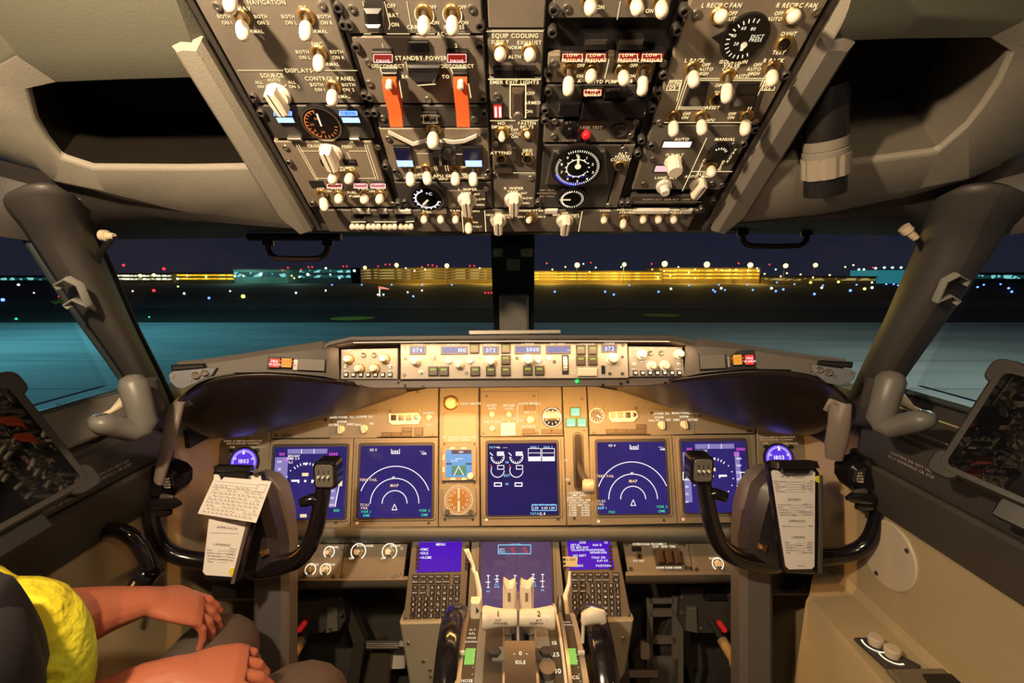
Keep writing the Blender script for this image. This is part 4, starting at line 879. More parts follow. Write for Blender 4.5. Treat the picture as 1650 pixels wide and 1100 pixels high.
def efis(label, px, sx):
    cx = sum(p[0] for p in px) / 4; x0 = min(p[0] for p in px); y0 = min(p[1] for p in px)
    T = thing('efis_control_unit', label, 'control panel', MCP.P(cx, 587))
    MB().poly(MCP, px, -.04, .003, .0015).build('face_plate', mat('mcp_grey', (.34, .31, .26), .5), T, 0)
    def rk(dx, dy, k=1.):
        b = MB().lathe(MCP.at(x0 + dx, y0 + dy, .003), [(.0105 * k, 0), (.0105 * k, .006), (.0095 * k, .008)], 22, lambda j: 1 if j % 2 else .95).build('rotary_knob', BRASS if sx > 0 else WHITEP, T, 20)
        MB().lathe(MCP.at(x0 + dx, y0 + dy, .010), [(.0068 * k, 0), (.0066 * k, .010), (.0055 * k, .012), (.0002, .012)], 20).build('inner_knob', WHITE, b, 30)
    for dx, dy in (((15, 18), (72, 17), (32, 33), (56, 33)) if sx > 0 else ((20, 14), (36, 32), (80, 13), (57, 32))): rk(dx, dy)
    for dx in ((38, 55) if sx > 0 else (35, 52)): MB().lathe(MCP.at(x0 + dx, y0 + 11, .003), [(.005, 0), (.005, .004), (.004, .006), (.0002, .003)], 16).build('push_button', STEEL, T, 30)
    for dx in (9, 81): toggle(T, MCP, x0 + dx, y0 + 29, x0 + dx, y0 + 27, .5, 'short', 'bezelp', .003)
    for i in range(7):
        b = MB().box(MCP, x0 + 7 + i * 11.7, y0 + 39, x0 + 14 + i * 11.7, y0 + 46, .003, .0075, .0008).build('map_key', BLACK, T, 0)
        MB().box(MCP, x0 + 8.2 + i * 11.7, y0 + 40.5, x0 + 13 + i * 11.7, y0 + 44.5, .0075, .0079).build('key_legend', PAPER if sx > 0 else TXTM, b, 0)
    letters(T, MCP, [(x0 + 9, y0 + 4, 'RADIO', 3), (x0 + 17, y0 + 3, 'MINS', 3), (x0 + 38, y0 + 3, 'FPV', 3), (x0 + 55, y0 + 3, 'MTRS', 3), (x0 + 73, y0 + 3, 'BARO', 3), (x0 + 26, y0 + 24, 'APP VOR', 2.8), (x0 + 58, y0 + 24, 'RANGE', 2.8), (x0 + 9, y0 + 36, 'ADF 1', 2.6), (x0 + 81, y0 + 36, 'ADF 2', 2.6), (x0 + 9, y0 + 22, 'VOR 1', 2.6), (x0 + 82, y0 + 22, 'VOR 2', 2.6)], TXTM, h=.0037)
efis('captain display control unit with brassy knobs and row of keys', [(550, 563), (641, 561), (641, 611), (549, 611)], 1)
efis('first officer display control unit with lit keys and dark ring', [(1012, 558), (1099, 559), (1103, 606), (1014, 607)], -1)
# hood
hood = thing('glareshield', 'long dark padded glareshield hood across the cockpit under the windshield', 'glareshield', pt(825, 548, 1.0))
prof = [(522, 560, .865), (530, 553, .868), (566, 545, .87), (700, 543.5, .87), (830, 542.5, .87), (960, 542.5, .87), (1082, 543, .87), (1118, 551, .868), (1124, 558, .865)]
def off(P, dy, dd): return [cw((x - 825) / FP * d, (550 - y) / FP * d + dy, d + dd) for x, y, d in P]
MB().grid([off(prof, -.007, .004), off(prof, -.003, -.001), off(prof, .003, .0), off(prof, .0045, .006), off(prof, .002, .04), off(prof, -.02, .20), off(prof, -.10, .36), off(prof, -.16, .40)] ).build('hood_top', HOODM, hood, 60)
MB().grid([off(prof, -.007, .004), off(prof, -.010, .03), off(prof, -.013, .05)]).build('hood_underside', mat('hood_under', (.10, .07, .05), .5), hood, 60)
MB().tube(off(prof[2:7], -.0065, .012), .0022, 8).build('flood_lamp_strip', lit('warm_strip', (1, .60, .38), 3.), hood, 0)
MB().poly(Frame(825, 546, .875), [(755, 532), (903, 531), (904, 537), (756, 539)], -.012, .002, .001).build('chart_clip_bar', mat('worn_aluminium', (.5, .46, .40), .35, .6), hood, 0)
MB().poly(MCP, [(549, 612), (1103, 608), (1080, 618), (1040, 622), (600, 626), (560, 618)], -.05, -.004, .002).build('lower_lip', mat('lip_brown', (.16, .13, .115), .4), hood, 0)
q = MB()
for x, y in ((566, 618), (581, 622), (641, 616), (652, 621), (681, 623), (972, 620), (1001, 618), (1012, 615), (1073, 617), (1088, 612)): q.disc(MCP, x, y, 2.5, -.004, -.002, 10)
q.build('lip_screw', BLACK, hood, 0)
MB().disc(MCP, 930, 614, 3, -.004, .0, 12).build('green_lamp', lit('green_spot', (.0, .9, .12), 1.5), hood, 0)

def mir(px, s):                  # captain side pixel -> the matching one on the other side
    return px if s < 0 else 1650 - px
for s in (-1, 1):
    dy = 0 if s < 0 else -5
    side = 'captain side' if s < 0 else 'first officer side'
    def G(x, y, d): return pt(mir(x, s), y + dy, d)
    # wing of the glareshield: skin from its upper edge over the face to the lower edge
    top = [(286, 582, .80), (330, 578, .81), (380, 571, .825), (430, 563, .845), (480, 555, .86), (520, 549, .872), (533, 555, .88), (546, 561, .89)]
    mid = [(288, 590, .79), (332, 586, .80), (380, 580, .812), (430, 571, .83), (480, 566, .845), (518, 563, .855), (534, 567, .87), (546, 572, .885)]
    low = [(300, 620, .79), (335, 607, .80), (378, 600, .812), (430, 599, .83), (480, 602, .845), (520, 606, .86), (534, 609, .87), (547, 612, .885)]
    bk = [cw((mir(x, s) - 825) / FP * d, (550 - y - dy) / FP * d - .06, d + .30) for x, y, d in top]
    w = thing('glareshield_wing', 'sloping grey end of the glareshield with red warning light, %s' % side, 'glareshield', G(420, 585, .83), 'glareshield ends')
    R = [bk, [G(*p) for p in top], [G(x, y + 2, d - .004) for x, y, d in top], [G(*p) for p in mid], [G(*p) for p in low]]
    if s > 0: R = [r[::-1] for r in R]
    MB().grid(R).build('skin', mat('wing_skin', (.13, .115, .10), .55, bump=.3, bscale=400), w, 30)
    # warning light recess
    F1 = frame3(G(432, 602, .829), G(528, 606, .862), G(432, 572, .831)) if s < 0 else frame3(G(528, 606, .862), G(432, 602, .829), G(528, 572, .864))
    def M2(x): return mir(x, s)
    def bx(x0, y0, x1, y1, *a):
        xa, xb = sorted((M2(x0), M2(x1))); return MB().box(F1, xa, y0 + dy, xb, y1 + dy, *a)
    r_ = bx(432, 573, 525, 599, -.002, .0015, .0004).build('light_recess', BLACK, w, 0)
    for x0, x1, m, tx in ((435, 452, ELR, ['FIRE', 'WARN']), (454, 471, ELO, ['MASTER', 'CAUTION'])):
        b = bx(x0, 576, x1, 593, .0015, .008, .001).build('warning_light', BLACK, w, 0)
        bx(x0 + 1, 577, x1 - 1, 592, .008, .0085).build('lens', m, b, 0)
        q = MB()
        for i, t in enumerate(tx): q.text(F1, M2((x0 + x1) / 2), 582 + dy + i * 5, t, 4, hh=.009)
        q.build('lettering', ELW if m is ELR else lit('caution_text', (.6, .12, .0), 1), b, 0, False)
    bx(481, 577, 523, 598, .0015, .009, .001).build('annunciator_block', mat('block_khaki', (.17, .15, .12), .4), w, 0)
    bx(473, 578, 480, 597, .0015, .005, .001).build('recall_switch', STEEL, w, 0)
    # padded cover below the wing, curving back to the instrument panel
    up = [(294, 640, .80), (315, 622, .80), (338, 610, .805), (400, 601, .82), (470, 603, .845), (546, 613, .88), (600, 622, .92), (654, 624, .97)]
    m1 = [(283, 650, .82), (305, 640, .84), (340, 632, .86), (400, 628, .88), (470, 630, .90), (546, 632, .93), (600, 629, .96), (654, 626, 1.0)]
    m2 = [(284, 665, .86), (303, 668, .88), (340, 668, .905), (400, 668, .93), (470, 660, .96), (546, 648, .99), (600, 638, 1.01), (655, 628, 1.04)]
    lo = [(302, 684, .90), (315, 694, .93), (348, 705, .97), (400, 700, 1.0), (455, 688, 1.02), (545, 666, 1.045), (605, 648, 1.06), (656, 630, 1.07)]
    l2 = [(304, 686, .94), (318, 696, .97), (350, 706, 1.02), (400, 701, 1.05), (455, 689, 1.07), (545, 667, 1.08), (605, 649, 1.09), (657, 631, 1.09)]
    R = [[G(*p) for p in row] for row in (up, m1, m2, lo, l2)]
    if s > 0: R = [r[::-1] for r in R]
    o = MB().grid(R).build('glareshield_underside', LEATHER, None, 60)
    tag(o, 'dark brown padded cover hanging under the glareshield, %s' % side, 'padded cover', 'glareshield underside covers')
    md = o.modifiers.new('s', 'SUBSURF'); md.levels = md.render_levels = 2
    md = o.modifiers.new('t', 'SOLIDIFY'); md.thickness = .006; md.offset = 0
    # end plate with small controls
    F2 = frame3(G(278, 622, .775), G(350, 608, .80), G(278, 598, .775)) if s < 0 else frame3(G(350, 606, .80), G(278, 614, .775), G(350, 590, .80))
    e = thing('glareshield_map_light_plate', 'small grey plate with two ringed knobs at the glareshield tip, %s' % side, 'control plate', G(310, 608, .79), 'glareshield tip plates')
    P_ = [(272, 603), (280, 597), (330, 592), (350, 592), (342, 604), (318, 616), (296, 626), (284, 624), (274, 614)] if s < 0 else [(272, 605), (280, 600), (320, 595), (345, 590), (342, 604), (318, 622), (296, 626), (284, 622), (274, 614)]
    MB().poly(F2, [(M2(x), y + dy) for x, y in P_], -.004, .003, .001).build('face_plate', mat('plate_bluegrey', (.16, .17, .19), .45, .2), e, 0)
    MB().poly(F2, [(M2(x), y + dy) for x, y in ((276, 588), (330, 585), (334, 593), (278, 598))], -.02, .006, .003).build('hood_block', BLACK, e, 0)
    for x, y, rr in ((317, 604, .0062), (331, 600, .0055)): MB().lathe(F2.at(M2(x), y + dy, .003), [(rr, 0), (rr, .005), (rr * .75, .007), (rr * .6, .005), (.0002, .005)], 18).build('ringed_knob', mat('chrome_ring', (.75, .68, .55), .2, .9), e, 30)
    screws(e, F2, [(M2(278), 605 + dy), (M2(307), 611 + dy)], 'screw', .003, .8)
# ================================================================ SHELL : walls, ceiling, pillars, windows
def w3(X, D, z): return Vector((X, D, CAMZ + z))
def struct(o, label=None):
    o['kind'] = 'structure'
    if label: o['label'] = label
    return o
GLASS = bpy.data.materials.new('window_glass'); GLASS.use_nodes = True
nt = GLASS.node_tree; nt.nodes.remove(nt.nodes['Principled BSDF'])
t_ = nt.nodes.new('ShaderNodeBsdfTransparent'); g_ = nt.nodes.new('ShaderNodeBsdfGlossy'); m_ = nt.nodes.new('ShaderNodeMixShader'); f_ = nt.nodes.new('ShaderNodeFresnel')
t_.inputs['Color'].default_value = (.93, .96, .96, 1); g_.inputs['Roughness'].default_value = .03; f_.inputs['IOR'].default_value = 1.22
nt.links.new(f_.outputs[0], m_.inputs[0]); nt.links.new(t_.outputs[0], m_.inputs[1]); nt.links.new(g_.outputs[0], m_.inputs[2]); nt.links.new(m_.outputs[0], nt.nodes['Material Output'].inputs['Surface'])
LINERD = mat('dark_liner', (.045, .04, .036), .6, bump=.3, bscale=500)
PILLAR = mat('pillar_plastic', (.052, .047, .043), .5, bump=.35, bscale=450)
for s in (-1, 1):
    side = 'left' if s < 0 else 'right'
    who = 'captain side' if s < 0 else 'first officer side'
    sdy = 0 if s < 0 else -6
    def Q(x, y, d): return pt(mir(x, s), y + sdy, d)
    def row(X, z, D0=-.30, D1=1.42, n=8): return [w3(s * X, D0 + (D1 - D0) * i / (n - 1), z) for i in range(n)]
    def G2(R): return MB().grid([r if s < 0 else r[::-1] for r in R])
    # side wall
    R = [row(.735, -.235), row(.705, -.24), row(.70, -.30), row(.70, -.5), row(.70, -.72), row(.71, -1.15)]
    struct(G2(R).build('wall_' + side, CREAM, None, 40), 'cream side wall below the window')
    # lower sill bands
    for i, (za, zb, xa, xb, m, D1) in enumerate(((-.278, -.347, .672, .668, SLATE, .835), (-.350, -.445, .668, .690, mat('slate_light', (.07, .063, .055), .5, bump=.3, bscale=500), .85))):
        prof = [(.72, za + .004), (xa, za), (xa - .004, za - .006), (xb, zb + .004), (xb + .002, zb), (.72, zb)]
        R = [[w3(s * X, D, z) for D in (-.30, .1, .4, .6, .75, D1)] for X, z in prof]
        R = [r + [w3(s * (X + .02), D1 + .03, z)] for r, (X, z) in zip(R, prof)]
        struct(G2(R).build('trim_%d' % (i + 1 + (s > 0) * 10), m, None, 30), 'long grey sill band under the side window, %s' % who)
    # sloping shelf at the window foot
    R = [row(.74, -.215, -.3, .88), row(.725, -.222, -.3, .88), row(.672, -.274, -.3, .85), row(.672, -.279, -.3, .85)]
    struct(G2(R).build('trim_%d' % (3 + (s > 0) * 10), PILLAR, None, 30), 'sloping grey shelf at the side window foot, %s' % who)
    # windshield pillar
    S = [[(-10, 318, .60), (36, 296, .575), (104, 300, .60), (140, 330, .66), (148, 358, .72)],
         [(30, 360, .63), (66, 350, .60), (120, 350, .64), (148, 362, .69), (152, 378, .75)],
         [(48, 388, .65), (80, 385, .635), (120, 385, .655), (150, 388, .69), (158, 395, .76)],
         [(85, 445, .675), (110, 440, .66), (150, 440, .685), (174, 445, .73), (184, 452, .79)],
         [(130, 510, .72), (155, 505, .70), (190, 505, .725), (206, 515, .77), (216, 528, .84)],
         [(180, 580, .77), (203, 575, .75), (230, 575, .775), (245, 585, .82), (252, 598, .89)],
         [(215, 630, .81), (235, 628, .79), (255, 628, .825), (270, 638, .87), (278, 655, .93)],
         [(238, 690, .84), (250, 690, .83), (268, 690, .86), (280, 700, .90), (290, 715, .95)]]
    P = [[Q(*p) for p in r] for r in S]
    P = [r if s < 0 else r[::-1] for r in P]
    o = MB().grid(P).build('pillar_' + side, PILLAR, None, 60); struct(o, 'grey padded post between windshield and side window'); md = o.modifiers.new('s', 'SUBSURF'); md.levels = md.render_levels = 2
    md = o.modifiers.new('t', 'SOLIDIFY'); md.thickness = .01; md.offset = -1 if s < 0 else 1
    # windshield and side window frames: black seals
    fe = [Q(152, 384, .77), Q(160, 400, .78), Q(186, 458, .81), Q(218, 532, .86), Q(254, 602, .91), Q(282, 662, .95)]
    struct(MB().tube(fe, .008, 8).build('trim_%d' % (4 + (s > 0) * 10), RUBBER, None, 60))
    be = [Q(44, 384, .66), Q(84, 448, .685), Q(129, 513, .73), Q(179, 583, .78), Q(217, 640, .82)]
    be2 = [w3(s * .715, .80, -.212), w3(s * .72, .55, -.212), w3(s * .72, .1, -.212)]
    struct(MB().tube(be + be2, .006, 8).build('trim_%d' % (5 + (s > 0) * 10), mat('seal_grey', (.03, .04, .042), .5), None, 60))
    # glass
    R = [[Q(120, 370, .77), Q(330, 372, .92), Q(560, 372, 1.06), Q(800, 372, 1.16)], [Q(270, 680, .97), Q(400, 640, 1.10), Q(600, 600, 1.28), Q(800, 570, 1.42)]]
    R = [r if s < 0 else r[::-1] for r in R]
    o = MB().grid(R).build('window_%d' % (1 if s < 0 else 2), GLASS, None, 0); struct(o, 'large windshield pane, %s' % who)
    md = o.modifiers.new('t', 'SOLIDIFY'); md.thickness = .012
    R = [[w3(s * .74, .80, -.20), w3(s * .74, .0, -.20)], [Q(20, 360, .68), w3(s * .72, .0, .16)]]
    o = MB().grid(R if s > 0 else [r[::-1] for r in R]).build('window_%d' % (3 if s < 0 else 4), GLASS, None, 0); struct(o, 'sliding side window pane, %s' % who)
    md = o.modifiers.new('t', 'SOLIDIFY'); md.thickness = .010
    # ---- ceiling liner with stowage recess
    Lr = .571 * s
    outer = [(kx(.575, -80), -80), (100, -110), (-160, -80), (-330, 60), (-230, 200), (-60, 268), (60, 300), (200, 336), (330, 358), (kx(.575, 372), 371), (kx(.575, 290), 290), (kx(.575, 130), 130)]
    inner = [(342, 122), (200, 126), (95, 130), (48, 140), (60, 190), (78, 222), (100, 250), (150, 266), (300, 267), (427, 265), (405, 225), (372, 172)]
    if s > 0: inner = [(310, 68), (200, 64), (60, 62), (22, 84), (42, 130), (68, 170), (92, 202), (140, 244), (290, 264), (427, 265), (405, 225), (350, 140)]
    def OQ(x, y, h=0.): return OH.P(mir(x, s), y + (0 if s < 0 else -4), h)
    n = len(outer)
    def h_out(i): return (-.004, -.01, -.03, -.06, -.05, -.035, -.02, -.012, -.008, -.004, -.004, -.004)[i]
    rows = [[OQ(x, y, -.05 + h_out(i)) for i, (x, y) in enumerate(outer)], [OQ(x, y, h_out(i)) for i, (x, y) in enumerate(outer)]]
    mid = [((a[0] * .25 + b[0] * .75), (a[1] * .25 + b[1] * .75)) for a, b in zip(outer, inner)]
    mid[7:9] = [(170, 300), (300, 312)]; mid[6] = (95, 285); mid[9] = (440, 316)
    rows.append([OQ(x, y, .010) for x, y in mid])
    rows.append([OQ(x, y, .004) for x, y in inner]); rows.append([OQ(x, y, -.004) for x, y in inner])
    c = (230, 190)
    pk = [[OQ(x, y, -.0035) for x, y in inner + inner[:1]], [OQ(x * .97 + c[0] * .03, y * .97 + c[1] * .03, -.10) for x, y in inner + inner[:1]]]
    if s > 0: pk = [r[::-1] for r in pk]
    struct(MB().grid(pk).build('trim_%d' % (8 + (s > 0) * 10), mat('pocket_wall_shaded', (.010, .008, .006), .9, spec=.05) if s < 0 else mat('pocket_wall_tan_lit', (.13, .115, .09), .65), None, 40), 'inner walls of the stowage pocket, light and shade painted in')  # pocket shade put into the near-black colour, lit side kept lighter
    rows = [r + [r[0]] for r in rows]
    if s > 0: rows = [r[::-1] for r in rows]
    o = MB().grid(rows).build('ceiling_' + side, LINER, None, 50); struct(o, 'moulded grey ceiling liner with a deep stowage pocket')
    o.data.materials.append(mat('upper_liner_olive_shaded', (.085, .085, .062), .7, bump=.3, bscale=500))  # olive fabric panel, also darkened for the weaker light above the pocket
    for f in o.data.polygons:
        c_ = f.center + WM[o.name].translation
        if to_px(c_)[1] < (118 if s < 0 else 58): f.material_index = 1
    md = o.modifiers.new('b', 'BEVEL'); md.width = .008; md.segments = 3; md.limit_method = 'ANGLE'; md.angle_limit = math.radians(35)
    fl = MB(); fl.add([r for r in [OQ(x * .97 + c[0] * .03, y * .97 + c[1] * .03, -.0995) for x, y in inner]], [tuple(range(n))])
    struct(fl.build('trim_%d' % (6 + (s > 0) * 10), mat('pocket_back_shaded', (.02, .017, .015), .9, spec=.05), None, 0), 'back of the stowage pocket, shade painted in')  # near-black colour carries the shade deep inside the pocket
    # side bar between liner and overhead modules
    P4 = [(kx(.640, 62), 62), (kx(.618, 60), 56), (kx(.578, 60), 58), (kx(.578, 366), 366), (kx(.618, 372), 372), (kx(.650, 340), 340)]
    t = thing('overhead_side_rail', 'long grey padded rail along the overhead edge, %s' % who, 'trim rail', OQ(400, 220), 'overhead side rails')
    MB().poly(OH, [(mir(x, s), y) for x, y in P4], .0, .014, .007).build('rail_body', LINER if s < 0 else mat('rail_brown', (.17, .155, .13), .6), t, 40)
    # header lining between ceiling and windows
    L_ = [(-260, 190, .50), (-60, 268, .60), (60, 300, .635), (130, 320, .655), (200, 336, .675), (330, 357, .70), (500, 370, .72), (825, 377 - sdy, .727)]
    T_ = [(-330, 340, .47), (0, 381, .625), (50, 388, .655), (100, 378, .68), (152, 386, .76), (330, 384, .90), (560, 381, 1.05), (825, 379 - sdy, 1.14)]
    Mi = [((a[0] + b[0]) / 2, (a[1] + b[1]) / 2 - 2, (a[2] + b[2]) / 2 - .012) for a, b in zip(L_, T_)]
    T2 = [(x, y - 30, d + .02) for x, y, d in T_]
    L0 = [(x, y - 26, d - .02) for x, y, d in L_]
    R = [[Q(*p) for p in r] for r in (L0, L_, Mi, T_, T2)]
    if s > 0: R = [r[::-1] for r in R]
    struct(MB().grid(R).build('trim_%d' % (7 + (s > 0) * 10), LINERD, None, 50), 'dark header lining above the windows')
# centre windshield post
PO = frame3(pt(790, 540, 1.27), pt(862, 540, 1.27), pt(790, 380, 1.06))
q = MB().poly(PO, [(790, 376), (862, 376), (860, 580), (797, 580)], -.08, -.004, .003)
struct(q.build('pillar_centre', RUBBER, None, 0), 'black centre windshield post')
struct(MB().poly(PO, [(804, 474), (852, 474), (852, 575), (806, 575)], -.004, .012, .006).build('trim_20', mat('post_grey', (.34, .32, .28), .55), None, 30), 'grey lower fairing on the centre post')
t = thing('compass_mount', 'white metal bracket high on the black centre windshield post', 'bracket', PO.P(826, 402))
MB().poly(PO, [(795, 398), (858, 398), (858, 411), (795, 411)], -.002, .008, .001).build('bracket_plate', mat('pale_metal', (.55, .5, .42), .4, .3), t, 0)
MB().poly(PO, [(813, 380), (838, 380), (840, 408), (810, 408)], .008, .030, .004).build('folded_compass_body', BLACK, t, 30)
screws(t, PO, [(807, 405), (848, 404)], 'screw', .008)
o = MB().poly(PO, [(816, 415), (838, 415), (838, 436), (816, 436)], -.004, .0, .0005).build('placard', mat('placard_cream', (.30, .27, .20), .7), None, 0); tag(o, 'small cream placard on the black centre windshield post', 'placard')
for s, pts in ((-1, [(432, 388), (432, 400), (436, 410), (446, 416), (480, 417), (514, 416), (524, 410), (528, 400), (528, 388)]), (1, [(1197, 372), (1197, 386), (1202, 393), (1210, 396), (1250, 397), (1288, 396), (1296, 392), (1300, 384), (1300, 370)])):
    t = thing('grab_handle', 'black tubular grab handle above the windshield, %s' % ('captain side' if s < 0 else 'first officer side'), 'handle', pt(pts[4][0], 405, .84), 'windshield grab handles')
    MB().tube([pt(x, y, .86) for x, y in pts], .0052, 12).build('grip_tube', mat('handle_bronze', (.05, .03, .025), .25, .3), t, 60)
    x0, y0 = pts[0]; x1 = pts[-1][0]
    MB().tube([pt(x0 - 32, y0 - 6, .87), pt(x1 + 22, y0 - 6, .87)], .007, 10).build('mount_bar', BLACK, t, 40)
    for x in (x0, x1): MB().tube([pt(x, y0 - 4, .86), pt(x, y0 + 8, .86)], .010, 12).build('mount_foot', BLACK, t, 40)
# small lamps at the pillar tops, handles, clips, connectors
for s, (lx, ly) in ((-1, (160, 385)), (1, (1452, 372))):
    who = 'captain side' if s < 0 else 'first officer side'
    t = thing('map_light', 'small brass and white spotlight at the top of the windshield post, %s' % who, 'lamp', pt(lx, ly, .70), 'post spotlights')
    a, b = pt(lx + 4, ly - 6, .69), pt(lx + 24, ly + (-4 if s < 0 else 12), .69)
    MB().tube([a, a.lerp(b, .4), a.lerp(b, .45), b], [.0085, .0085, .006, .005], 12).build('lamp_head', mat('aged_ivory', (.6, .5, .35), .4), t, 40)
    MB().tube([b, pt(lx + (2 if s < 0 else 32), ly + 22, .70), pt(lx + (-4 if s < 0 else 38), ly + 40, .71)], .0045, 8).build('lamp_stalk', BLACK, t, 40)
    def Q(x, y, d): return pt(mir(x, s), y + (0 if s < 0 else -6), d)
    # sliding window crank handle
    t = thing('window_latch_handle', 'grey L shaped window latch handle on the sill, %s' % who, 'handle', Q(200, 690, .72), 'side window latch handles')
    MB().tube([Q(209, 604, .70), Q(210, 608, .70), Q(214, 618, .70), Q(225, 655, .705), Q(232, 680, .71), Q(225, 695, .705)], [.005, .014, .0195, .0185, .0185, .014], 16).build('grip', mat('latch_grey', (.14, .135, .12), .4, bump=.2, bscale=400), t, 60)
    MB().tube([Q(236, 688, .715), Q(215, 694, .70), Q(190, 688, .685), Q(166, 683, .66), Q(156, 680, .648), Q(152, 678, .644)], [.016, .021, .021, .020, .015, .006], 14, flat=.8).build('latch_arm', mat('latch_grey', (.14, .135, .12), .4), t, 60)
    MB().lathe(Matrix.Translation(Q(162, 672, .655)) , [(.0065, 0), (.0065, .004), (.0045, .005), (.0002, .003)], 16).build('pivot_bolt', DSTEEL, t, 40)
    MB().tube([Q(240, 612, .76), Q(252, 660, .78)], .012, 10).build('latch_bracket', PILLAR, t, 40)
    t = thing('latch_base_plate', 'sloping grey base plate under the window latch handle, %s' % who, 'plate', Q(180, 705, .72), 'latch base plates')
    F = frame3(*( (w3(-.720, .46, -.218), w3(-.720, .84, -.218), w3(-.672, .46, -.264)) if s < 0 else (w3(.672, .46, -.264), w3(.672, .84, -.264), w3(.720, .46, -.218))))
    if F.n.z < 0: F.set(F.o, F.u, -F.v, -F.n)
    P_ = [(F.W(0, 0) - F.o)]
    Lw, Hh = .37, .062
    MB().prism(F, rrect(.03, -.058 if F.v.z < 0 or True else 0, .03, 0) if False else ([(.02, min(0, (w3(-s * -.672, .46, -.264) - F.o).dot(F.v))), (Lw, min(0, (w3(-s * -.672, .46, -.264) - F.o).dot(F.v))), (Lw, max(.0, (w3(s * .672, .46, -.264) - F.o).dot(F.v), (w3(s * .72, .46, -.218) - F.o).dot(F.v))), (.02, max(.0, (w3(s * .672, .46, -.264) - F.o).dot(F.v), (w3(s * .72, .46, -.218) - F.o).dot(F.v)))]), .001, .010, .003).build('plate_body', mat('base_grey', (.15, .14, .12), .5, bump=.2, bscale=400), t, 30)
    # ivory connector
    t = thing('sash_guide_plug', 'small ivory cone shaped plug behind the window latch, %s' % who, 'plug', Q(195, 650, .76), 'ivory sash plugs')
    MB().tube([Q(207, 641, .77), Q(200, 647, .765), Q(188, 656, .75), Q(180, 662, .745), Q(168, 668, .74)], [.008, .0095, .006, .004, .004], 12).build('plug_body', mat('plug_ivory', (.6, .52, .36), .4), t, 60)
    # chart clips on the post
    t = thing('chart_clip', 'clear plastic chart clip on the windshield post, %s' % who, 'clip', Q(110, 470, .67), 'post chart clips')
    MB().tube([Q(143, 492, .668), Q(128, 458, .652), Q(108, 448, .645), Q(92, 456, .655), Q(97, 464, .66)], .0022, 6, flat=3).build('upper_clip', mat('clip_grey', (.22, .22, .2), .2), t, 60)
    MB().tube([Q(143, 492, .668), Q(120, 482, .662), Q(107, 490, .665), Q(113, 495, .668)], .0022, 6, flat=3).build('lower_clip', mat('clip_grey', (.22, .22, .2), .2), t, 60)
    # grey assist strap below glareshield tip
    t = thing('assist_handle', 'tall curved grey assist handle beside the instrument edge, %s' % who, 'handle', Q(280, 700, .80), 'tall assist handles')
    MB().tube([Q(305, 652, .845), Q(292, 645, .83), Q(284, 655, .815), Q(276, 690, .80), Q(266, 730, .80), Q(256, 775, .81)] if s < 0 else [Q(318, 668, .86), Q(304, 650, .85), Q(296, 658, .84), Q(298, 690, .84), Q(303, 720, .85), Q(306, 745, .86)], [.008, .014, .018, .018, .018, .014], 14, flat=.5).build('handle_body', mat('assist_grey', (.22, .18, .15), .45), t, 60)
    # fasteners on wall
    def WF(z): return frame3(*((w3(-.70, .3, z), w3(-.70, .9, z), w3(-.70, .3, z + .1)) if s < 0 else (w3(.70, .9, z), w3(.70, .3, z), w3(.70, .9, z + .1))))
    f = WF(-.4)
    t = thing('wall_fastener', 'domed screw on the grey sill band, %s' % who, 'screw', f.P(mir(157, s), 806), 'sill band screws')
    put('screwd', 'screw_head', t, f.at(mir(158, s), 806, .018, scale=1.6))
# round cover on the right wall, footrest ledge and knob plate
WR = frame3(w3(.70, .9, -.45), w3(.70, .3, -.45), w3(.70, .9, -.35))
if WR.n.x > 0: WR.set(WR.o, -WR.u, WR.v, -WR.n)
t = thing('round_wall_cover', 'round cream cover plate with three screws on the cream side wall', 'cover plate', WR.P(1432, 900))
a0, b0 = WR.L(1432, 893)
MB().prism(WR, [(a0 + .062 * math.cos(i * .1309), b0 + .062 * math.sin(i * .1309)) for i in range(48)], .0, .004, .002).build('cover_disc', CREAML, t, 30)
for a in (.7, 2.9, 4.4): put('screwd', 'fastener', t, Matrix.Translation(WR.W(a0 + .052 * math.cos(a), b0 + .052 * math.sin(a), .004)) @ WR.M)
struct(MB().grid([[w3(.72, .95, -.60), w3(.72, -.3, -.60)], [w3(.69, .95, -.645), w3(.69, -.3, -.645)], [w3(.605, .84, -.65), w3(.56, -.3, -.65)], [w3(.60, .84, -.66), w3(.555, -.3, -.66)], [w3(.60, .86, -1.15), w3(.56, -.3, -1.15)]][::-1]).build('trim_21', CREAM, None, 30), 'cream ledge along the foot of the side wall')
LG = Frame(1430, 1060, .766, tilt=81.5)
t = thing('oxygen_control_plate', 'dark slanted plate with two cream dial knobs on the cream ledge', 'control plate', LG.P(1428, 1055))
MB().poly(LG, [(1376, 1031), (1395, 1031), (1483, 1076), (1478, 1081), (1430, 1081)], .0, .006, .001).build('face_plate', SLATE, t, 0)
for x, y in ((1409, 1042), (1436, 1061)):
    MB().lathe(LG.at(x, y, .006), [(.010, 0), (.010, .006), (.012, .007), (.012, .013), (.010, .015), (.0002, .015)], 22).build('dial_knob', CREAML, t, 40)
    MB().arc(LG, x, y, 17, 150, 290, 3, .0065).build('dial_marks', TXTM, t, 0, False)
t = thing('ledge_equipment_lid', 'khaki lid with a dark slot at the bottom of the side ledge', 'lid', LG.P(1520, 1090))
MB().poly(LG, [(1428, 1083), (1580, 1081), (1640, 1130), (1470, 1130)], .0, .008, .002).build('lid_plate', mat('khaki_lid', (.17, .14, .09), .5), t, 0)
MB().poly(LG, [(1485, 1094), (1560, 1094), (1575, 1110), (1495, 1110)], .008, .010).build('lid_slot', BLACK, t, 0)
struct(MB().lbox(IDF, -.9, -.4, .9, 1.5, -.05, 0).build('floor', mat('floor_grey', (.05, .048, .045), .8, var=.2), None, 0), 'dark cockpit floor')
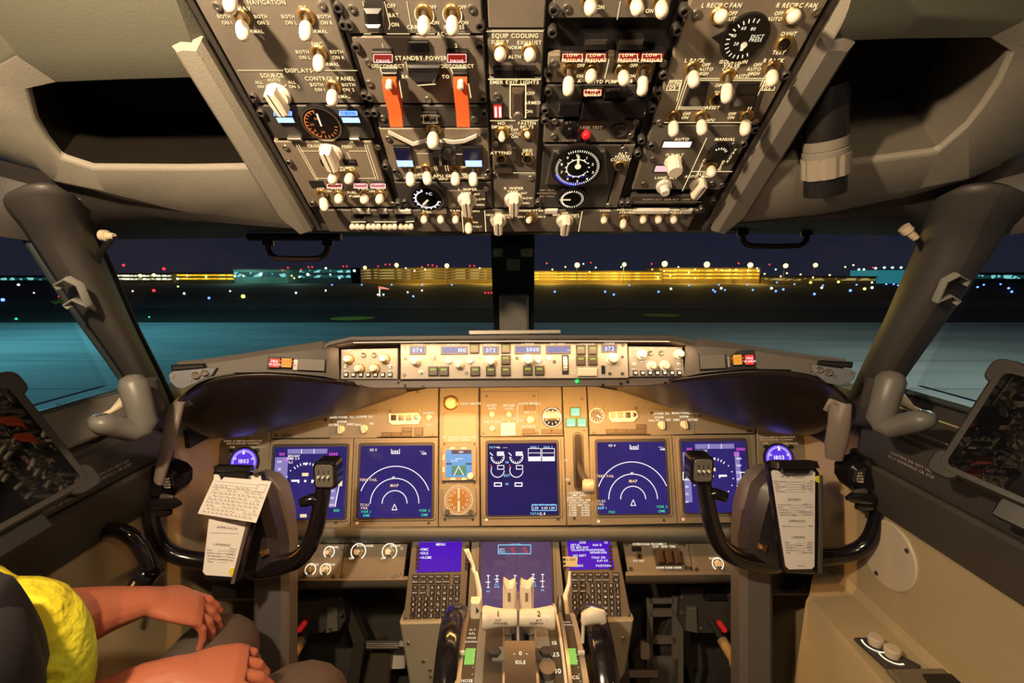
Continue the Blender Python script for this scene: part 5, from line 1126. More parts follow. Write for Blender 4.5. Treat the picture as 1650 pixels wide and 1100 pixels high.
# placard texts on the sill bands
for s in (-1, 1):
    f = frame3(*((w3(-.670, .3, -.34), w3(-.668, .9, -.34), w3(-.670, .3, -.27)) if s < 0 else (w3(.668, .9, -.34), w3(.670, .3, -.34), w3(.668, .9, -.27))))
    if (f.n.x > 0) == (s > 0): f.set(f.o, -f.u if False else f.u, f.v, f.n)
    x, y = (172, 757) if s < 0 else (1470, 743)
    q = MB().text(f, x, y, 'CAUTION: DO NOT USE', 5, hh=.004).text(f, x, y + 8, 'AS A HANDHOLD OR STEP', 5, hh=.004)
    if s < 0: q.text(f, 100, 795, 'CAUTION', 9, hh=.004).text(f, 98, 809, 'KEEP CLEAR OF WINDOW RAIL', 5, hh=.004)
    tag(q.build('sill_lettering', mat('pale_print', (.45, .4, .34), .6), None, 0, False), 'small pale warning lettering on the grey sill band, %s' % ('captain side' if s < 0 else 'first officer side'), 'lettering')
# torch in the right hand stowage pocket
t = thing('torch', 'ribbed grey and black torch clipped beside the overhead edge', 'torch', OH.P(1310, 230, .02))
A_, B_ = OH.P(1345, 165, -.03), OH.P(1316, 262, .035)
dv = (B_ - A_)
Mq = Matrix.Translation(A_) @ dv.to_track_quat('Z', 'Y').to_matrix().to_4x4(); Lh = dv.length
MB().lathe(Mq, [(.0002, 0), (.022, .0), (.024, .01), (.024, Lh * .60)], 28).build('torch_body', BLACK, t, 40)
MB().lathe(Mq, [(.0245, Lh * .52), (.0245, Lh * .62), (.0235, Lh * .625), (.0235, Lh * .63), (.0255, Lh * .64), (.0255, Lh * .72)], 28).build('torch_collar', mat('torch_grey', (.22, .20, .16), .35), t, 40)
MB().lathe(Mq, [(.027, Lh * .70), (.027, Lh * .92), (.025, Lh * .93)], 32, lambda j: 1 if j % 4 else .93).build('ribbed_ring', mat('torch_tan', (.30, .26, .20), .35), t, 20)
MB().lathe(Mq, [(.0235, Lh * .90), (.024, Lh * 1.12), (.020, Lh * 1.13), (.0002, Lh * 1.13)], 28).build('torch_lens_hood', BLACK, t, 40)

struct(MB().lbox(IDF, -.86, 1.12, .86, 1.75, CAMZ - .36, CAMZ - .34).build('wall_light_block', BLACK, None, 0), 'dark slab added behind the instruments to block light')  # unseen slab added to keep apron light out of the footwell
for s in (-1, 1): struct(MB().lbox(IDF, *sorted((s * .69, s * .86))[:1], .93, sorted((s * .69, s * .86))[1], 1.25, CAMZ - .37, CAMZ - .33).build('wall_corner_light_block_%s' % ('left' if s < 0 else 'right'), BLACK, None, 0), 'dark slab added beside the instruments to block light')  # corner slabs added to stop outside light falling past the instruments
_, b0 = OH.L(825, 300)
struct(MB().lbox(OH, -1.0, b0 + .06, 1.0, 1.5, -.150, -.135).build('ceiling_roof', LINERD, None, 0), 'dark cockpit roof shell above the panels')
for s in (-1, 1):
    R = [[w3(s * .74, D, z) for D, z in ((-.7, .17), (-.2, .17), (.15, .17), (.42, .175), (.60, .16))], [w3(s * .80, D, z) for D, z in ((-.7, 1.0), (-.2, .85), (.15, .62), (.42, .45), (.66, .30))]]
    if s > 0: R = [r[::-1] for r in R]
    struct(MB().grid(R, .01).build('ceiling_side_%s' % ('left' if s < 0 else 'right'), LINERD, None, 40), 'dark lining above the side window')
# ================================================================ LOWER PANELS, PEDESTAL
struct(MB().grid([[pt(x, y, d) for x in (340, 500, 700, 900, 1100, 1318)] for y, d in ((849, 1.10), (849, 1.06), (852, 1.045), (860, 1.04), (868, 1.045), (873, 1.06), (876, 1.085), (900, 1.12))][::-1]).build('trim_22', mat('ledge_grey', (.16, .165, .15), .45, bump=.15, bscale=500), None, 60), 'rounded grey ledge under the instrument screens')
LPF = Frame(825, 900, 1.065, tilt=22, roll=.4)
def lpanel(label, px):
    return imod(label, px, PANELT, 'lower_instrument_module', LPF, 'instrument panel', .002, 'lower instrument modules')
def spider(T, fr, x, y, k=1., m=None):
    b = MB().lathe(fr.at(x, y, .002), [(.011 * k, 0), (.011 * k, .002), (.0085 * k, .004), (.0075 * k, .016), (.006 * k, .018), (.0002, .018)], 20, lambda j: 1 if j % 4 < 2 else .86).build('rotary_knob', m or WHITE, T, 20)
    MB().arc(fr, x, y, 11 * k, -60, 240, 1.8, .0027).build('dial_arc', TXTM, b, 0, False)
T = lpanel('lower module beside the captain yoke with brass and ivory light knobs', [(455, 876), (556, 876), (548, 931), (455, 931)])
for x, y, m in ((481, 888, BRASS), (531, 889, WHITE), (501, 917, BRASS), (525, 917, WHITE)): spider(T, LPF, x, y, .75, m)
letters(T, LPF, [(488, 881, 'CAPT', 3.6), (540, 881, 'PANEL', 3.6), (508, 909, 'BACK', 3.6), (533, 909, 'FLOOD', 3.6)], TXTM)
screws(T, LPF, [(538, 928), (553, 885)], 'screwd')
T = lpanel('lower module with two large fluted ivory knobs', [(557, 876), (657, 876), (650, 931), (549, 931)])
spider(T, LPF, 578, 888, 1.05); spider(T, LPF, 628, 888, 1.05)
letters(T, LPF, [(589, 879, 'MAP RANGE', 3.6), (638, 879, 'BRIGHT', 3.6), (567, 899, 'OFF', 3.6), (618, 899, 'OFF', 3.6)], TXTM)
screws(T, LPF, [(561, 883), (553, 926), (648, 883), (643, 924), (634, 927)], 'screw', sc=1.15)
T = lpanel('lower module with three hooded ground proximity switches', [(1004, 875), (1108, 874), (1116, 921), (1012, 923)])
MB().poly(LPF, [(1050, 884), (1092, 883), (1098, 909), (1056, 911)], .002, .005, .001).build('guard_base', mat('khaki_cover', (.13, .10, .065), .4), T, 0)
for i in range(3): MB().poly(LPF, [(1053 + i * 14, 886), (1065 + i * 14, 886), (1069 + i * 14, 907), (1057 + i * 14, 908)], .005, .022, .005).build('guarded_switch', mat('guard_brown', (.07, .045, .03), .3), T, 30)
MB().box(LPF, 1017, 880, 1033, 888, .002, .005, .0005).build('inop_lamp', BLACK, T, 0)
b = put('bezel', 'push_button', T, LPF.at(1029, 895, .002)); MB().lathe(LPF.at(1029, 895, .003), [(.0046, 0), (.0046, .004), (.0002, .005)], 14).build('button_cap', BLACKG, b, 40)
letters(T, LPF, [(1050, 870 + 6, 'GROUND PROXIMITY', 3.6), (1056, 880, 'FLAP', 3.2), (1070, 880, 'GEAR', 3.2), (1083, 880, 'TERR', 3.2), (1024, 876, 'INOP', 3.2), (1029, 903, 'SYS TEST', 3.2), (1063, 914, 'NORM', 3.2), (1077, 914, 'NORM', 3.2), (1091, 914, 'NORM', 3.2)], TXTM)
screws(T, LPF, [(1009, 876), (1016, 916), (1095, 875), (1105, 914)], 'screwd', sc=1.1)
T = lpanel('lower module behind the inner horn of the first officer yoke', [(1109, 874), (1196, 873), (1196, 920), (1117, 921)])
spider(T, LPF, 1156, 908, .8); spider(T, LPF, 1172, 876, .7, BRASS)
letters(T, LPF, [(1150, 899, 'FLOOD', 3.6)], TXTM)
screws(T, LPF, [(1101, 876), (1112, 915), (1122, 917)], 'screwd', sc=1.1)
lip = [[pt(x, y, d) for x, y, d in ((455, 931 + k, D), (548, 931 + k, D), (658, 930 + k, D))] for k, D in ((-2, 1.052), (4, 1.045), (12, 1.05), (17, 1.065), (18, 1.12))]
struct(MB().grid(lip[::-1]).build('trim_23', mat('ledge_tan', (.19, .16, .125), .5, bump=.15, bscale=500), None, 60), 'rounded lip under the lower modules')
lip = [[pt(x, y, d) for x, y, d in ((1008, 923 + k, D), (1100, 922 + k, D), (1198, 921 + k, D))] for k, D in ((-2, 1.052), (4, 1.045), (12, 1.05), (17, 1.065), (18, 1.12))]
struct(MB().grid(lip[::-1]).build('trim_24', mat('ledge_tan', (.19, .16, .125), .5), None, 60), 'rounded lip under the lower modules')

CD = Frame(825, 920, 1.045, tilt=17, roll=.3)
T = du('lower centre display with painted-in dusky reflections above the throttles', [(761, 858), (899, 856), (912, 1000), (752, 1002)], 776, 873, 890, 986, SCRP, CD)
y = Sym(T, CD); W = y(ELW)
B = y(ELB); B.line(CD, [(803, 877), (855, 877), (855, 891), (803, 891)], 1, HS, True).text(CD, 809, 888, 'PRESS', 3, hh=HS).text(CD, 832, 876, 'FLT CTRL', 2.6, hh=HS)
W.text(CD, 809, 884, 'QTY', 3, hh=HS)
y(ELR).text(CD, 826, 883, '88', 4, hh=HS).text(CD, 845, 883, '78', 4, hh=HS).text(CD, 828, 888, '30', 3.6, hh=HS).text(CD, 848, 888, '30', 3.6, hh=HS)
for x, y0, y1 in ((787, 926, 945), (801, 926, 936), (830, 926, 948), (859, 924, 936), (874, 924, 944)):
    W.line(CD, [(x, y0), (x, y1)], 1.1, HS).line(CD, [(x - 2, y0), (x + 2, y0)], 1.2, HS).line(CD, [(x - 4, (y0 + y1) / 2 + 1), (x + 3, (y0 + y1) / 2 + 1)], 1.1, HS).line(CD, [(x - 2, y1), (x + 2, y1)], 1.2, HS)
B.text(CD, 801, 940, 'FLT', 3, hh=HS).text(CD, 801, 944, 'SPLR', 3, hh=HS).text(CD, 860, 938, 'FLT', 3, hh=HS).text(CD, 860, 942, 'SPLR', 3, hh=HS).text(CD, 787, 951, 'AIL', 3, hh=HS).text(CD, 874, 949, 'AIL', 3, hh=HS)
y.done()
screws(T, CD, [(774, 860)], 'screw', .003); MB().disc(CD, 888, 862, 2.4, .003, .0042, 12).build('light_sensor', PAPER, T, 0)

def cdu(label, px, sc, rows, kx0, ky0, ex):
    T = thing('flight_computer_keypad', label, 'keypad', CD.P(sum(p[0] for p in px) / 4, 930), 'flight computer keypads')
    MB().poly(CD, px, -.03, .006, .002).build('housing', mat('cdu_grey', (.17, .14, .105), .5), T, 0)
    MB().poly(CD, sc, .006, .0075, 0).build('screen_glass', SCRC, T, 0)
    q = MB()
    for x, y, t, h, al in rows: q.text(CD, x, y, t, h, al, .0082)
    q.build('screen_text', ELW, T, 0, False)
    def K(x, y, w=9, h=7, t=None, rnd=False, fs=4.6, white=False):
        x += (y - ky0) * -.045 * ex
        if rnd: b = MB().disc(CD, x, y, 4.4, .006, .0095, 14, .0006)
        else: b = MB().box(CD, x - w / 2, y - h / 2, x + w / 2, y + h / 2, .006, .0095, .0006, .001)
        b = b.build('key', mat('key_dark', (.035, .025, .02), .4) if not white else WHITE, T, 0)
        if t: MB().text(CD, x, y, t, fs * .9, hh=.0099).build('key_lettering', lit('key_legend_glow', (1, .78, .5), .75) if not white else INK, b, 0, False)
    fk = [['INIT', 'RTE', 'CLB', 'CRZ', 'DES'], ['MENU', 'LEGS', 'DEP', 'HOLD', 'PROG']]
    for r, l in enumerate(fk):
        for c, t in enumerate(l): K(kx0 + c * 12.4, ky0 + r * 8.5, 10, 6, t, fs=2.8)
        K(kx0 + 66, ky0 + r * 8.5, 11, 6, 'EXEC' if r == 0 else 'FIX', fs=2.8)
    for r, l in enumerate((['N1', 'FIX'], ['PREV', 'NEXT'])):
        for c, t in enumerate(l): K(kx0 + c * 13, ky0 + 17.5 + r * 8.7, 10, 6.4, t, fs=2.8)
    for r in range(6):
        for c in range(5): 
            t = 'ABCDEFGHIJKLMNOPQRSTUVWXYZ-DC/-'[r * 5 + c]
            K(kx0 + 27.5 + c * 10, ky0 + 17.5 + r * 9, 7.6, 7.2, t, fs=4.8)
    for r in range(4):
        for c in range(3): K(kx0 - 2 + c * 10, ky0 + 35.5 + r * 9, t='123456789.0-'[r * 3 + c], rnd=True, fs=5)
    x0, x1 = px[0][0], px[1][0]
    for i in range(6):
        for x in (x0 + 7, x1 - 6): K(x, 880 + i * 6.7, 5.5, 4.6)
    screws(T, CD, [(px[0][0] + 4, px[0][1] + 4), (px[1][0] - 4, px[1][1] + 4), (px[2][0] - 4, px[2][1] - 6), (px[3][0] + 5, px[3][1] - 6)], 'screwd', .006, .9)
    return T
cdu('keypad left of the lower centre display with plain violet menu screen', [(666, 862), (758, 860), (749, 1000), (650, 1002)], [(676, 873), (745, 872), (743, 919), (672, 921)],
    [(711, 876, 'MENU', 4.2, 'c'), (678, 884, '<FMC', 4.2, 'l'), (678, 890, '<DLK', 4.2, 'l'), (678, 897, '<ACMS', 4.2, 'l')], 671, 927, 1)
T = cdu('keypad right of the lower centre display with dense text on its violet screen', [(902, 857), (990, 856), (1017, 998), (919, 1000)], [(913, 870), (981, 869), (989, 915), (917, 917)],
    [(938, 873, 'LEGS', 3.6, 'c'), (978, 873, '1/2', 3.6, 'r'), (919, 877, 'DETAL', 3.6, 'l'), (954, 877, 'SUN S1', 3.6, 'l'), (919, 881, 'FIX BRG DIST', 3.4, 'l'), (919, 885, 'TELLNO001 PROSUPNS0516', 3.3, 'l'), (950, 889, 'NNNNRO1516', 3.4, 'l'), (923, 894, 'NO DEPT', 3.6, 'l'), (952, 897, 'TOLD ON', 3.6, 'l'), (961, 902, '0.69 0.0', 3.6, 'l'), (922, 910, '<INDEX', 3.6, 'l'), (984, 910, 'POSITION>', 3.6, 'r')], 925, 924, -1)
# cursor tags
t = thing('paper_tag', 'narrow pale paper tag stuck across the edge of the violet keypad', 'tag', CD.P(755, 900, .01)); MB().poly(CD, [(748, 884), (756, 882), (767, 914), (765, 919)], .009, .0096).build('tag_strip', PAPER, t, 0); MB().text(CD, 757, 899, 'DFC 737', 4, hh=.0098, rot=-1.2).build('tag_writing', INK, t, 0, False)
t = thing('paper_tag', 'square cream paper tag stuck beside the dense text keypad screen', 'tag', CD.P(917, 903, .01)); MB().poly(CD, [(906, 895), (930, 896), (929, 912), (907, 911)], .0085, .0090).build('tag_square', mat('cream_tag', (.55, .5, .33), .8), t, 0); MB().text(CD, 918, 900, '7x 800', 4, hh=.0093).build('tag_writing', INK, t, 0, False)

# pedestal body
PD = Frame(838, 1000, .93, tilt=80, roll=0)
ped = thing('centre_pedestal', 'pale grey centre pedestal body below the two keypads', 'pedestal', cw(.02, -.72, .9))
def cbox(mb, x0, x1, y0, y1, d0, d1):
    P = [cw(x, y, d) for d in (d0, d1) for x, y in ((x0, y0), (x1, y0), (x1, y1), (x0, y1))]
    return mb.add(P, [(0, 1, 2, 3), (7, 6, 5, 4), (0, 4, 5, 1), (1, 5, 6, 2), (2, 6, 7, 3), (3, 7, 4, 0)])
GP = mat('pedestal_pale', (.30, .28, .215), .5, var=.05)
def sidebody(P_, name):
    F = Frame(825, 1040, 1.0, tilt=0)
    MB().poly(F, P_, -.10, .0, .004).build(name, GP, ped, 0)
    return F
F = sidebody([(643, 1003), (722, 1001), (722, 1130), (664, 1130)], 'side_cheek'); screws(ped, F, [(658, 1036), (682, 1065), (693, 1079), (694, 1089)], 'screw', 0)
F = sidebody([(945, 1000), (1022, 998), (1008, 1085), (975, 1130), (945, 1130)], 'side_cheek'); screws(ped, F, [(1004, 1028)], 'screw', 0)
MB().poly(F, [(985, 1064), (1016, 1062), (1020, 1130), (990, 1130)], -.06, -.02, .002).build('lower_bracket', DSTEEL, ped, 0)
screws(ped, F, [(993, 1092)], 'screw', -.02, 1.6)
MB().lbox(IDF, -.16, .62, .19, 1.02, 0, CAMZ - .86, .01, .01).build('pedestal_base', GP, ped, 0)
# quadrant: arched top plates
def arcpt(x, ang, r):                          # about the throttle axle
    a = math.radians(ang); return cw(x, -.84 + r * math.cos(a), .84 + r * math.sin(a))
def arcstrip(name, x0, x1, r0, r1, a0, a1, m, T, n=14):
    R = []
    for i in range(n + 1):
        a = a0 + (a1 - a0) * i / n
        R.append([arcpt(x0, a, r0), arcpt(x0, a, r1), arcpt(x1, a, r1), arcpt(x1, a, r0), arcpt(x0, a, r0)])
    q = MB().grid(R); 
    k = len(q.v); q.f += [tuple(range(4)), tuple(k - 5 + i for i in (3, 2, 1, 0))]
    return q.build(name, m, T, 40)
X = lambda px, d=.84: (px - 825) / FP * d
thr = thing('throttle_quadrant', 'arched grey throttle quadrant with white flap detent numbers', 'control quadrant', arcpt(.02, 0, .3))
arcstrip('quadrant_top', X(770), X(910), .18, .30, -46, 28, mat('quadrant_grey', (.20, .20, .19), .5), thr)
for x0, x1, m, nm in ((783, 810, BLACK, 'left_slot'), (812, 819, STEEL, 'guide_strip'), (857, 864, STEEL, 'guide_strip'), (884, 899, BLACK, 'flap_scale')):
    arcstrip(nm, X(x0), X(x1), .298, .302, -30 if nm == 'left_slot' else -44, 24, mat('scale_dark', (.05, .04, .03), .5) if m is BLACK else m, thr)
arcstrip('lever_slot', X(824), X(852), .298, .3015, -14, 22, BLACK, thr)
for x0, x1, sgn in ((752, 770, -1), (906, 926, 1)):
    arcstrip('trim_scale', X(x0), X(x1), .20, .302, -46, 16, mat('scale_dark', (.05, .04, .03), .5), thr)
    arcstrip('trim_scale_rim', X(x0 - 8 if sgn < 0 else x1), X(x0 if sgn < 0 else x1 + 8), .20, .304, -46, 14, mat('rim_grey', (.38, .35, .30), .4, .3), thr)
    arcstrip('green_band', X(x0 + 2 if sgn < 0 else x0 + 1), X(x1 - 1 if sgn < 0 else x1 - 4), .302, .303, -13.5, -7.5, lit('trim_green', (.30, .75, .12), .8), thr, 3)
    MB().tube([arcpt(X(x0 - 7 if sgn < 0 else x1 - 2), -10.5, .309), arcpt(X(x0 + 2 if sgn < 0 else x1 + 8), -10.5, .309)], .005, 6, flat=.5).build('trim_pointer', WHITE, thr, 0)
arcstrip('flap_rail', X(899), X(903), .30, .312, -46, 22, mat('rail_white', (.75, .70, .62), .35), thr)
arcstrip('flap_guide', X(904), X(909), .30, .318, -46, 20, STEEL, thr)
q = MB()
def atext(x, ang, t, h, r=.3045):
    p = arcpt(X(x), ang, r); a = math.radians(ang)
    f = Frame(825, 550, 1.); u = cdir(Vector((1, 0, 0))); v = cdir(Vector((0, -math.sin(a), math.cos(a)))); f.set(p, u, v, u.cross(v)); 
    sz = h; gl = []; xx = 0
    for ch in t:
        vs, fs, x0, x1 = glyph(ch); gl.append((vs, fs, xx - x0)); xx += x1 - x0 + .13
    xx -= .13
    for vs, fs, gx in gl: q.add([f.W((vx + gx - xx / 2) * sz, (vy - .35) * sz, 0) for vx, vy in vs], fs)
for t, a in (('1', 18), ('2', 13), ('5', 8), ('10', 1.5), ('15', -5.5), ('25', -10.2), ('30', -16), ('40', -24)): atext(891, a, t, .012)
atext(761, 1, 'FLT', .007); atext(761, -1, 'APL', .007); atext(761, -3.2, 'NOSE', .006); atext(761, -5, 'DOWN', .006); atext(761, -19, 'NOSE', .007); atext(761, -21, 'UP', .007); atext(916, 6, 'FLAP', .006); atext(916, 4, 'DOWN', .006); atext(916, -18, 'CG', .008)
for i in range(12): atext(768, -8 - i * 2.2, '-', .008); atext(922, -8 - i * 2.2, '-', .008)
q.build('quadrant_lettering', TXTM, thr, 0, False)
for x in (798, 877):
    p = arcpt(X(x), -10, .305)
    MB().tube([p, p + cdir(Vector((0, .006, 0)))], .012, 6).build('mount_bolt', DSTEEL, thr, 30)
arcstrip('cross_plate', X(795), X(882), .302, .306, -12.5, -7.5, mat('bracket_grey', (.33, .32, .29), .4, .2), thr, 4)
arcstrip('start_lever_housing', X(815), X(858), .30, .345, -46, -12.5, mat('housing_brown', (.10, .07, .05), .3), thr, 6)
MB().tube([arcpt(X(876), -16, .30), arcpt(X(876), -16, .315)], .014, 20).build('horn_cutout_button', mat('knob_khaki', (.16, .13, .10), .4), thr, 40)
q = MB(); 
def at2(x, a, t, h): 
    global q
    atext(x, a, t, h, .3465)
at2(837, -16.5, '0', .010); at2(837, -19, 'IDLE', .008); at2(828, -16.5, '-', .010); at2(846, -16.5, '-', .010)
q.build('lever_lettering', TXTM, thr, 0, False)
# thrust levers
for i, (xa, xb, xs) in enumerate(((778, 833, 814), (837, 893, 856))):
    T = thing('thrust_lever', 'ivory thrust lever with the black numeral %s and its flared grip' % ('1' if i == 0 else '2'), 'lever', pt((xa + xb) / 2, 996, .80), 'pair of thrust levers')
    pr = []
    for k in range(13):
        t = k / 12; x = xa + (xb - xa) * t
        e = 1 - t if i == 0 else t
        r = .0142 + .0055 * max(0, e - .35) ** 1.5 * 2.2
        pr.append((pt(x, 995, .80), r))
    MB().tube([p for p, r in pr], [r * (.9 if k in (0, 12) else 1) for k, (p, r) in enumerate(pr)], 24).build('lever_grip', WHITE, T, 50)
    xm = xb - 14 if i == 0 else xa + 14
    MB().tube([pt(xm, 1003, .80), pt(xm + 2, 1012, .82), pt(xm + 2, 1022, .85)], [.010, .010, .010], 10, flat=.5).build('lever_arm', WHITEP, T, 40)
    # reverser lever standing in front
    rv = MB()
    x0, x1 = (810, 832) if i == 0 else (838, 860)
    F = Frame(835, 965, .835, tilt=0)
    rv.poly(F, [(x0, 988), (x1, 988), (x1, 946), (x1 - 2, 938), (x1 - 6, 941), (x1 - 12, 943), (x1 - 17, 939), (x0 + 1, 936), (x0, 950)] if i == 0 else [(x0, 988), (x1, 988), (x1, 950), (x1 - 1, 936), (x0 + 17, 939), (x0 + 12, 943), (x0 + 6, 941), (x0 + 2, 938), (x0, 946)], -.018, .004, .004)
    rr = rv.build('reverser_lever', WHITE, T, 40)
    MB().box(F, (x0 + x1) / 2 - 3, 953, (x0 + x1) / 2 + 2, 967, .004, .0046).build('lever_slit', mat('slit_tan', (.25, .2, .12), .6), rr, 0)
    G_ = Frame((xa + xb) / 2, 996, .80 - .0152, tilt=0)
    q = MB(); xc = (xa + xb) / 2 - (3 if i == 0 else -3)
    q.text(G_, xc, 988, '1' if i == 0 else '2', 10, hh=.0005).text(G_, xc, 998, 'A/T', 4, hh=.0016).text(G_, xc, 1003, 'DISENGAGE', 4, hh=.0012).text(G_, xc + (-13 if i == 0 else 13), 998, '-', 6, hh=.0016)
    q.build('grip_lettering', INK, T, 0, False)
    MB().tube([pt(xa - .5 if i == 0 else xb + .5, 995, .80), pt(xa - 1.2 if i == 0 else xb + 1.2, 995, .80)], .006, 16).build('disengage_button', mat('button_cream', (.7, .6, .4), .4), T, 40)
t = thing('centre_guide_rod', 'thin steel guide between the two ivory thrust levers', 'guide rod', pt(835, 1010, .80))
MB().tube([pt(834.5, 955, .87), pt(834.5, 985, .80), pt(835, 1020, .79), pt(836, 1062, .765)], .0032, 8).build('rod_bar', mat('rod_steel', (.4, .36, .32), .3, .6), t, 40)
# speedbrake and flap levers
t = thing('speedbrake_lever', 'ivory speedbrake lever with a black triangle beside the captain trim wheel', 'lever', pt(765, 985, .90))
MB().tube([pt(760, 915, .96), pt(767, 925, .95), pt(772, 950, .93), pt(773, 985, .92)], [.003, .006, .007, .007], 8, flat=.45).build('lever_shaft', WHITEP, t, 40)
F = Frame(765, 985, .89)
MB().box(F, 758, 970, 774, 1000, -.02, 0, .003).build('lever_knob', WHITE, t, 30); MB().poly(F, [(767, 977), (772, 984), (767, 989)], 0, .0006).text(F, 763, 998, 'DOWN', 2.6, hh=.0006).build('triangle_mark', INK, t, 0)
MB().tube([pt(758, 995, .90), pt(752, 1003, .90), pt(750, 1015, .91)], [.010, .013, .012], 12).build('lever_boot', mat('boot_beige', (.45, .38, .27), .5), t, 50)
t = thing('flap_lever', 'steel and ivory flap lever beside the white numbered flap scale', 'lever', pt(905, 980, .90))
MB().tube([pt(918, 920, .96), pt(917, 940, .95), pt(911, 960, .93), pt(913, 985, .92), pt(917, 1005, .91)], [.0025, .004, .005, .006, .006], 8, flat=.6).build('lever_shaft', WHITEP, t, 40)
MB().tube([pt(903, 960, .90), pt(903, 975, .89), pt(905, 1000, .885), pt(908, 1030, .88)], [.005, .008, .008, .008], 10, flat=.8).build('lever_knob', DSTEEL, t, 40)
MB().tube([pt(903, 1025, .872), pt(912, 1025, .872)], .006, 8).build('lever_gate', WHITE, t, 30)
# trim wheels
for s_, xa, xb, cy in ((-1, 711, 745, 0), (1, 944, 980, 0)):
    xl, xr = X(xa, .83), X(xb, .83)
    T = thing('trim_wheel', 'glossy black stabiliser trim wheel %s' % ('beside the plain menu keypad' if s_ < 0 else 'with a folded white handle'), 'wheel', cw((xl + xr) / 2, -.64, .83), 'stabiliser trim wheels')
    R = []
    for i in range(49):
        a = 2 * math.pi * i / 48; r = []
        for k in range(13):
            b = 2 * math.pi * k / 12; rr = .126 + .012 * math.cos(b) * 1.1; xx = (xl + xr) / 2 + (xr - xl) / 2 * max(-1, min(1, math.sin(b) * 1.15))
            r.append(cw(xx, -.642 + rr * math.cos(a), .84 + rr * math.sin(a)))
        R.append(r)
    MB().grid(R).build('wheel_rim', BLACKG, T, 60)
    MB().tube([cw(xl + .008, -.642, .84), cw(xr - .008, -.642, .84)], .122, 40).build('wheel_disc', BLACK, T, 30)
    MB().tube([cw(xl - .01, -.642, .84), cw(xr + .01, -.642, .84)], .02, 20).build('wheel_hub', DSTEEL, T, 30)
    if s_ > 0:
        MB().tube([pt(943, 1004, .80), pt(945, 996, .80), pt(955, 991, .80), pt(968, 993, .80), pt(971, 1002, .80)], [.008, .013, .015, .013, .008], 14, flat=.8).build('folding_handle', WHITE, T, 60)
        MB().tube([pt(940, 1000, .81), pt(939, 1035, .81)], .003, 8).build('white_stripe', WHITE, T, 40)

# ================================================================ UNDER THE PANELS
FW = Frame(825, 1000, 1.34)
struct(MB().poly(FW, [(240, 690), (1410, 690), (1410, 1300), (240, 1300)], -.02, 0).build('wall_front', mat('footwell_grey', (.075, .072, .062), .6, var=.1), None, 0), 'grey footwell bulkhead')
for s_ in (-1, 1):
    who = 'captain' if s_ < 0 else 'first officer'
    def X2(x): return mir(x, s_)
    F = Frame(825, 1000, 1.17)
    t = thing('pedal_adjust_unit', 'dark mechanism with a wooden crank knob in the %s footwell' % who, 'mechanism', F.P(X2(505), 985), 'pedal adjust units')
    MB().poly(F, [(X2(x), y) for x, y in ((465, 945), (552, 945), (556, 1000), (545, 1020), (465, 1022))], -.03, 0, .003).build('mechanism_box', mat('mech_dark', (.06, .058, .052), .5), t, 0)
    MB().poly(F, [(X2(x), y) for x, y in ((530, 975), (546, 975), (547, 1012), (528, 1016))], .0, .012, .002).build('bracket', mat('mech_grey', (.20, .19, .16), .45, .3), t, 0)
    MB().poly(F, [(X2(x), y) for x, y in ((486, 951), (514, 951), (518, 962), (482, 962))], .0, .015, .002).build('bracket', BLACK, t, 0)
    screws(t, F, [(X2(522), 1010), (X2(536), 1009), (X2(475), 955), (X2(552), 960), (X2(552), 985)], 'screw', .012 if s_ < 0 else .002, 1.3)
    MB().disc(F, X2(491), 1003, 4, .0, .03, 14).build('red_button', REDDOT, t, 40)
    MB().tube([F.P(X2(505), 1000, .0), F.P(X2(500), 1012, .05)], .008, 12).build('crank_shaft', DSTEEL, t, 40)
    a_, b_ = F.P(X2(501), 1010, .05), F.P(X2(490), 1036, .13)
    MB().tube([a_, a_.lerp(b_, .5), a_.lerp(b_, .55), a_.lerp(b_, .9), b_], [.013, .011, .015, .0165, .013], 20).build('wooden_knob', mat('turned_wood', (.45, .30, .13), .45, var=.15, vscale=60), t, 50)
    dz = (b_ - a_).normalized()
    MB().tube([b_, b_ + dz * .001], .006, 12).build('knob_bore', BLACK, t, 30)
    # rudder pedal arms and grating
    t = thing('rudder_pedal_arm', 'dark slanted rudder pedal arm in the %s footwell' % who, 'pedal', F.P(X2(580), 1020), 'rudder pedal arms')
    Fp = Frame(825, 1000, 1.22)
    MB().poly(Fp, [(X2(x), y) for x, y in ((545, 950), (556, 948), (572, 990), (590, 1030), (575, 1130), (556, 1130), (570, 1035))], -.02, .01, .003).build('pedal_link', mat('link_dark', (.09, .08, .065), .4, .4), t, 0)
    MB().poly(Fp, [(X2(x), y) for x, y in ((600, 1040), (618, 1030), (632, 1050), (625, 1130), (580, 1130))], -.02, .012, .006).build('pedal_pad', mat('pedal_metal', (.16, .13, .09), .35, .5), t, 30)
    _ = 0
    t = thing('ribbed_air_duct', 'short ribbed metal duct beside the pedestal, %s' % who + ' footwell', 'duct', Fp.P(X2(625), 1020), 'ribbed ducts')
    q = MB()
    y0_ = 1018 if s_ < 0 else 1062
    for k in range(4): q.tube([Fp.P(X2(600), y0_ - 4 + k * 3, .05), Fp.P(X2(650), y0_ - 4 + k * 3, .05)], .0035, 8)
    q.build('duct_ribs', STEEL, t, 30)
Fp = Frame(825, 1000, 1.25)
t = thing('lit_floor_plate', 'bright pale metal plate lit on the captain footwell floor', 'plate', Fp.P(625, 1055))
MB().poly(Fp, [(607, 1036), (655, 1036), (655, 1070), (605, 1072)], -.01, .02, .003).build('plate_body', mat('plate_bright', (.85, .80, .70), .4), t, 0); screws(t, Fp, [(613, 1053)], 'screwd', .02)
t = thing('perforated_frame_plate', 'grey footwell plate with three rounded square openings', 'plate', Fp.P(1058, 1000))
q = MB()
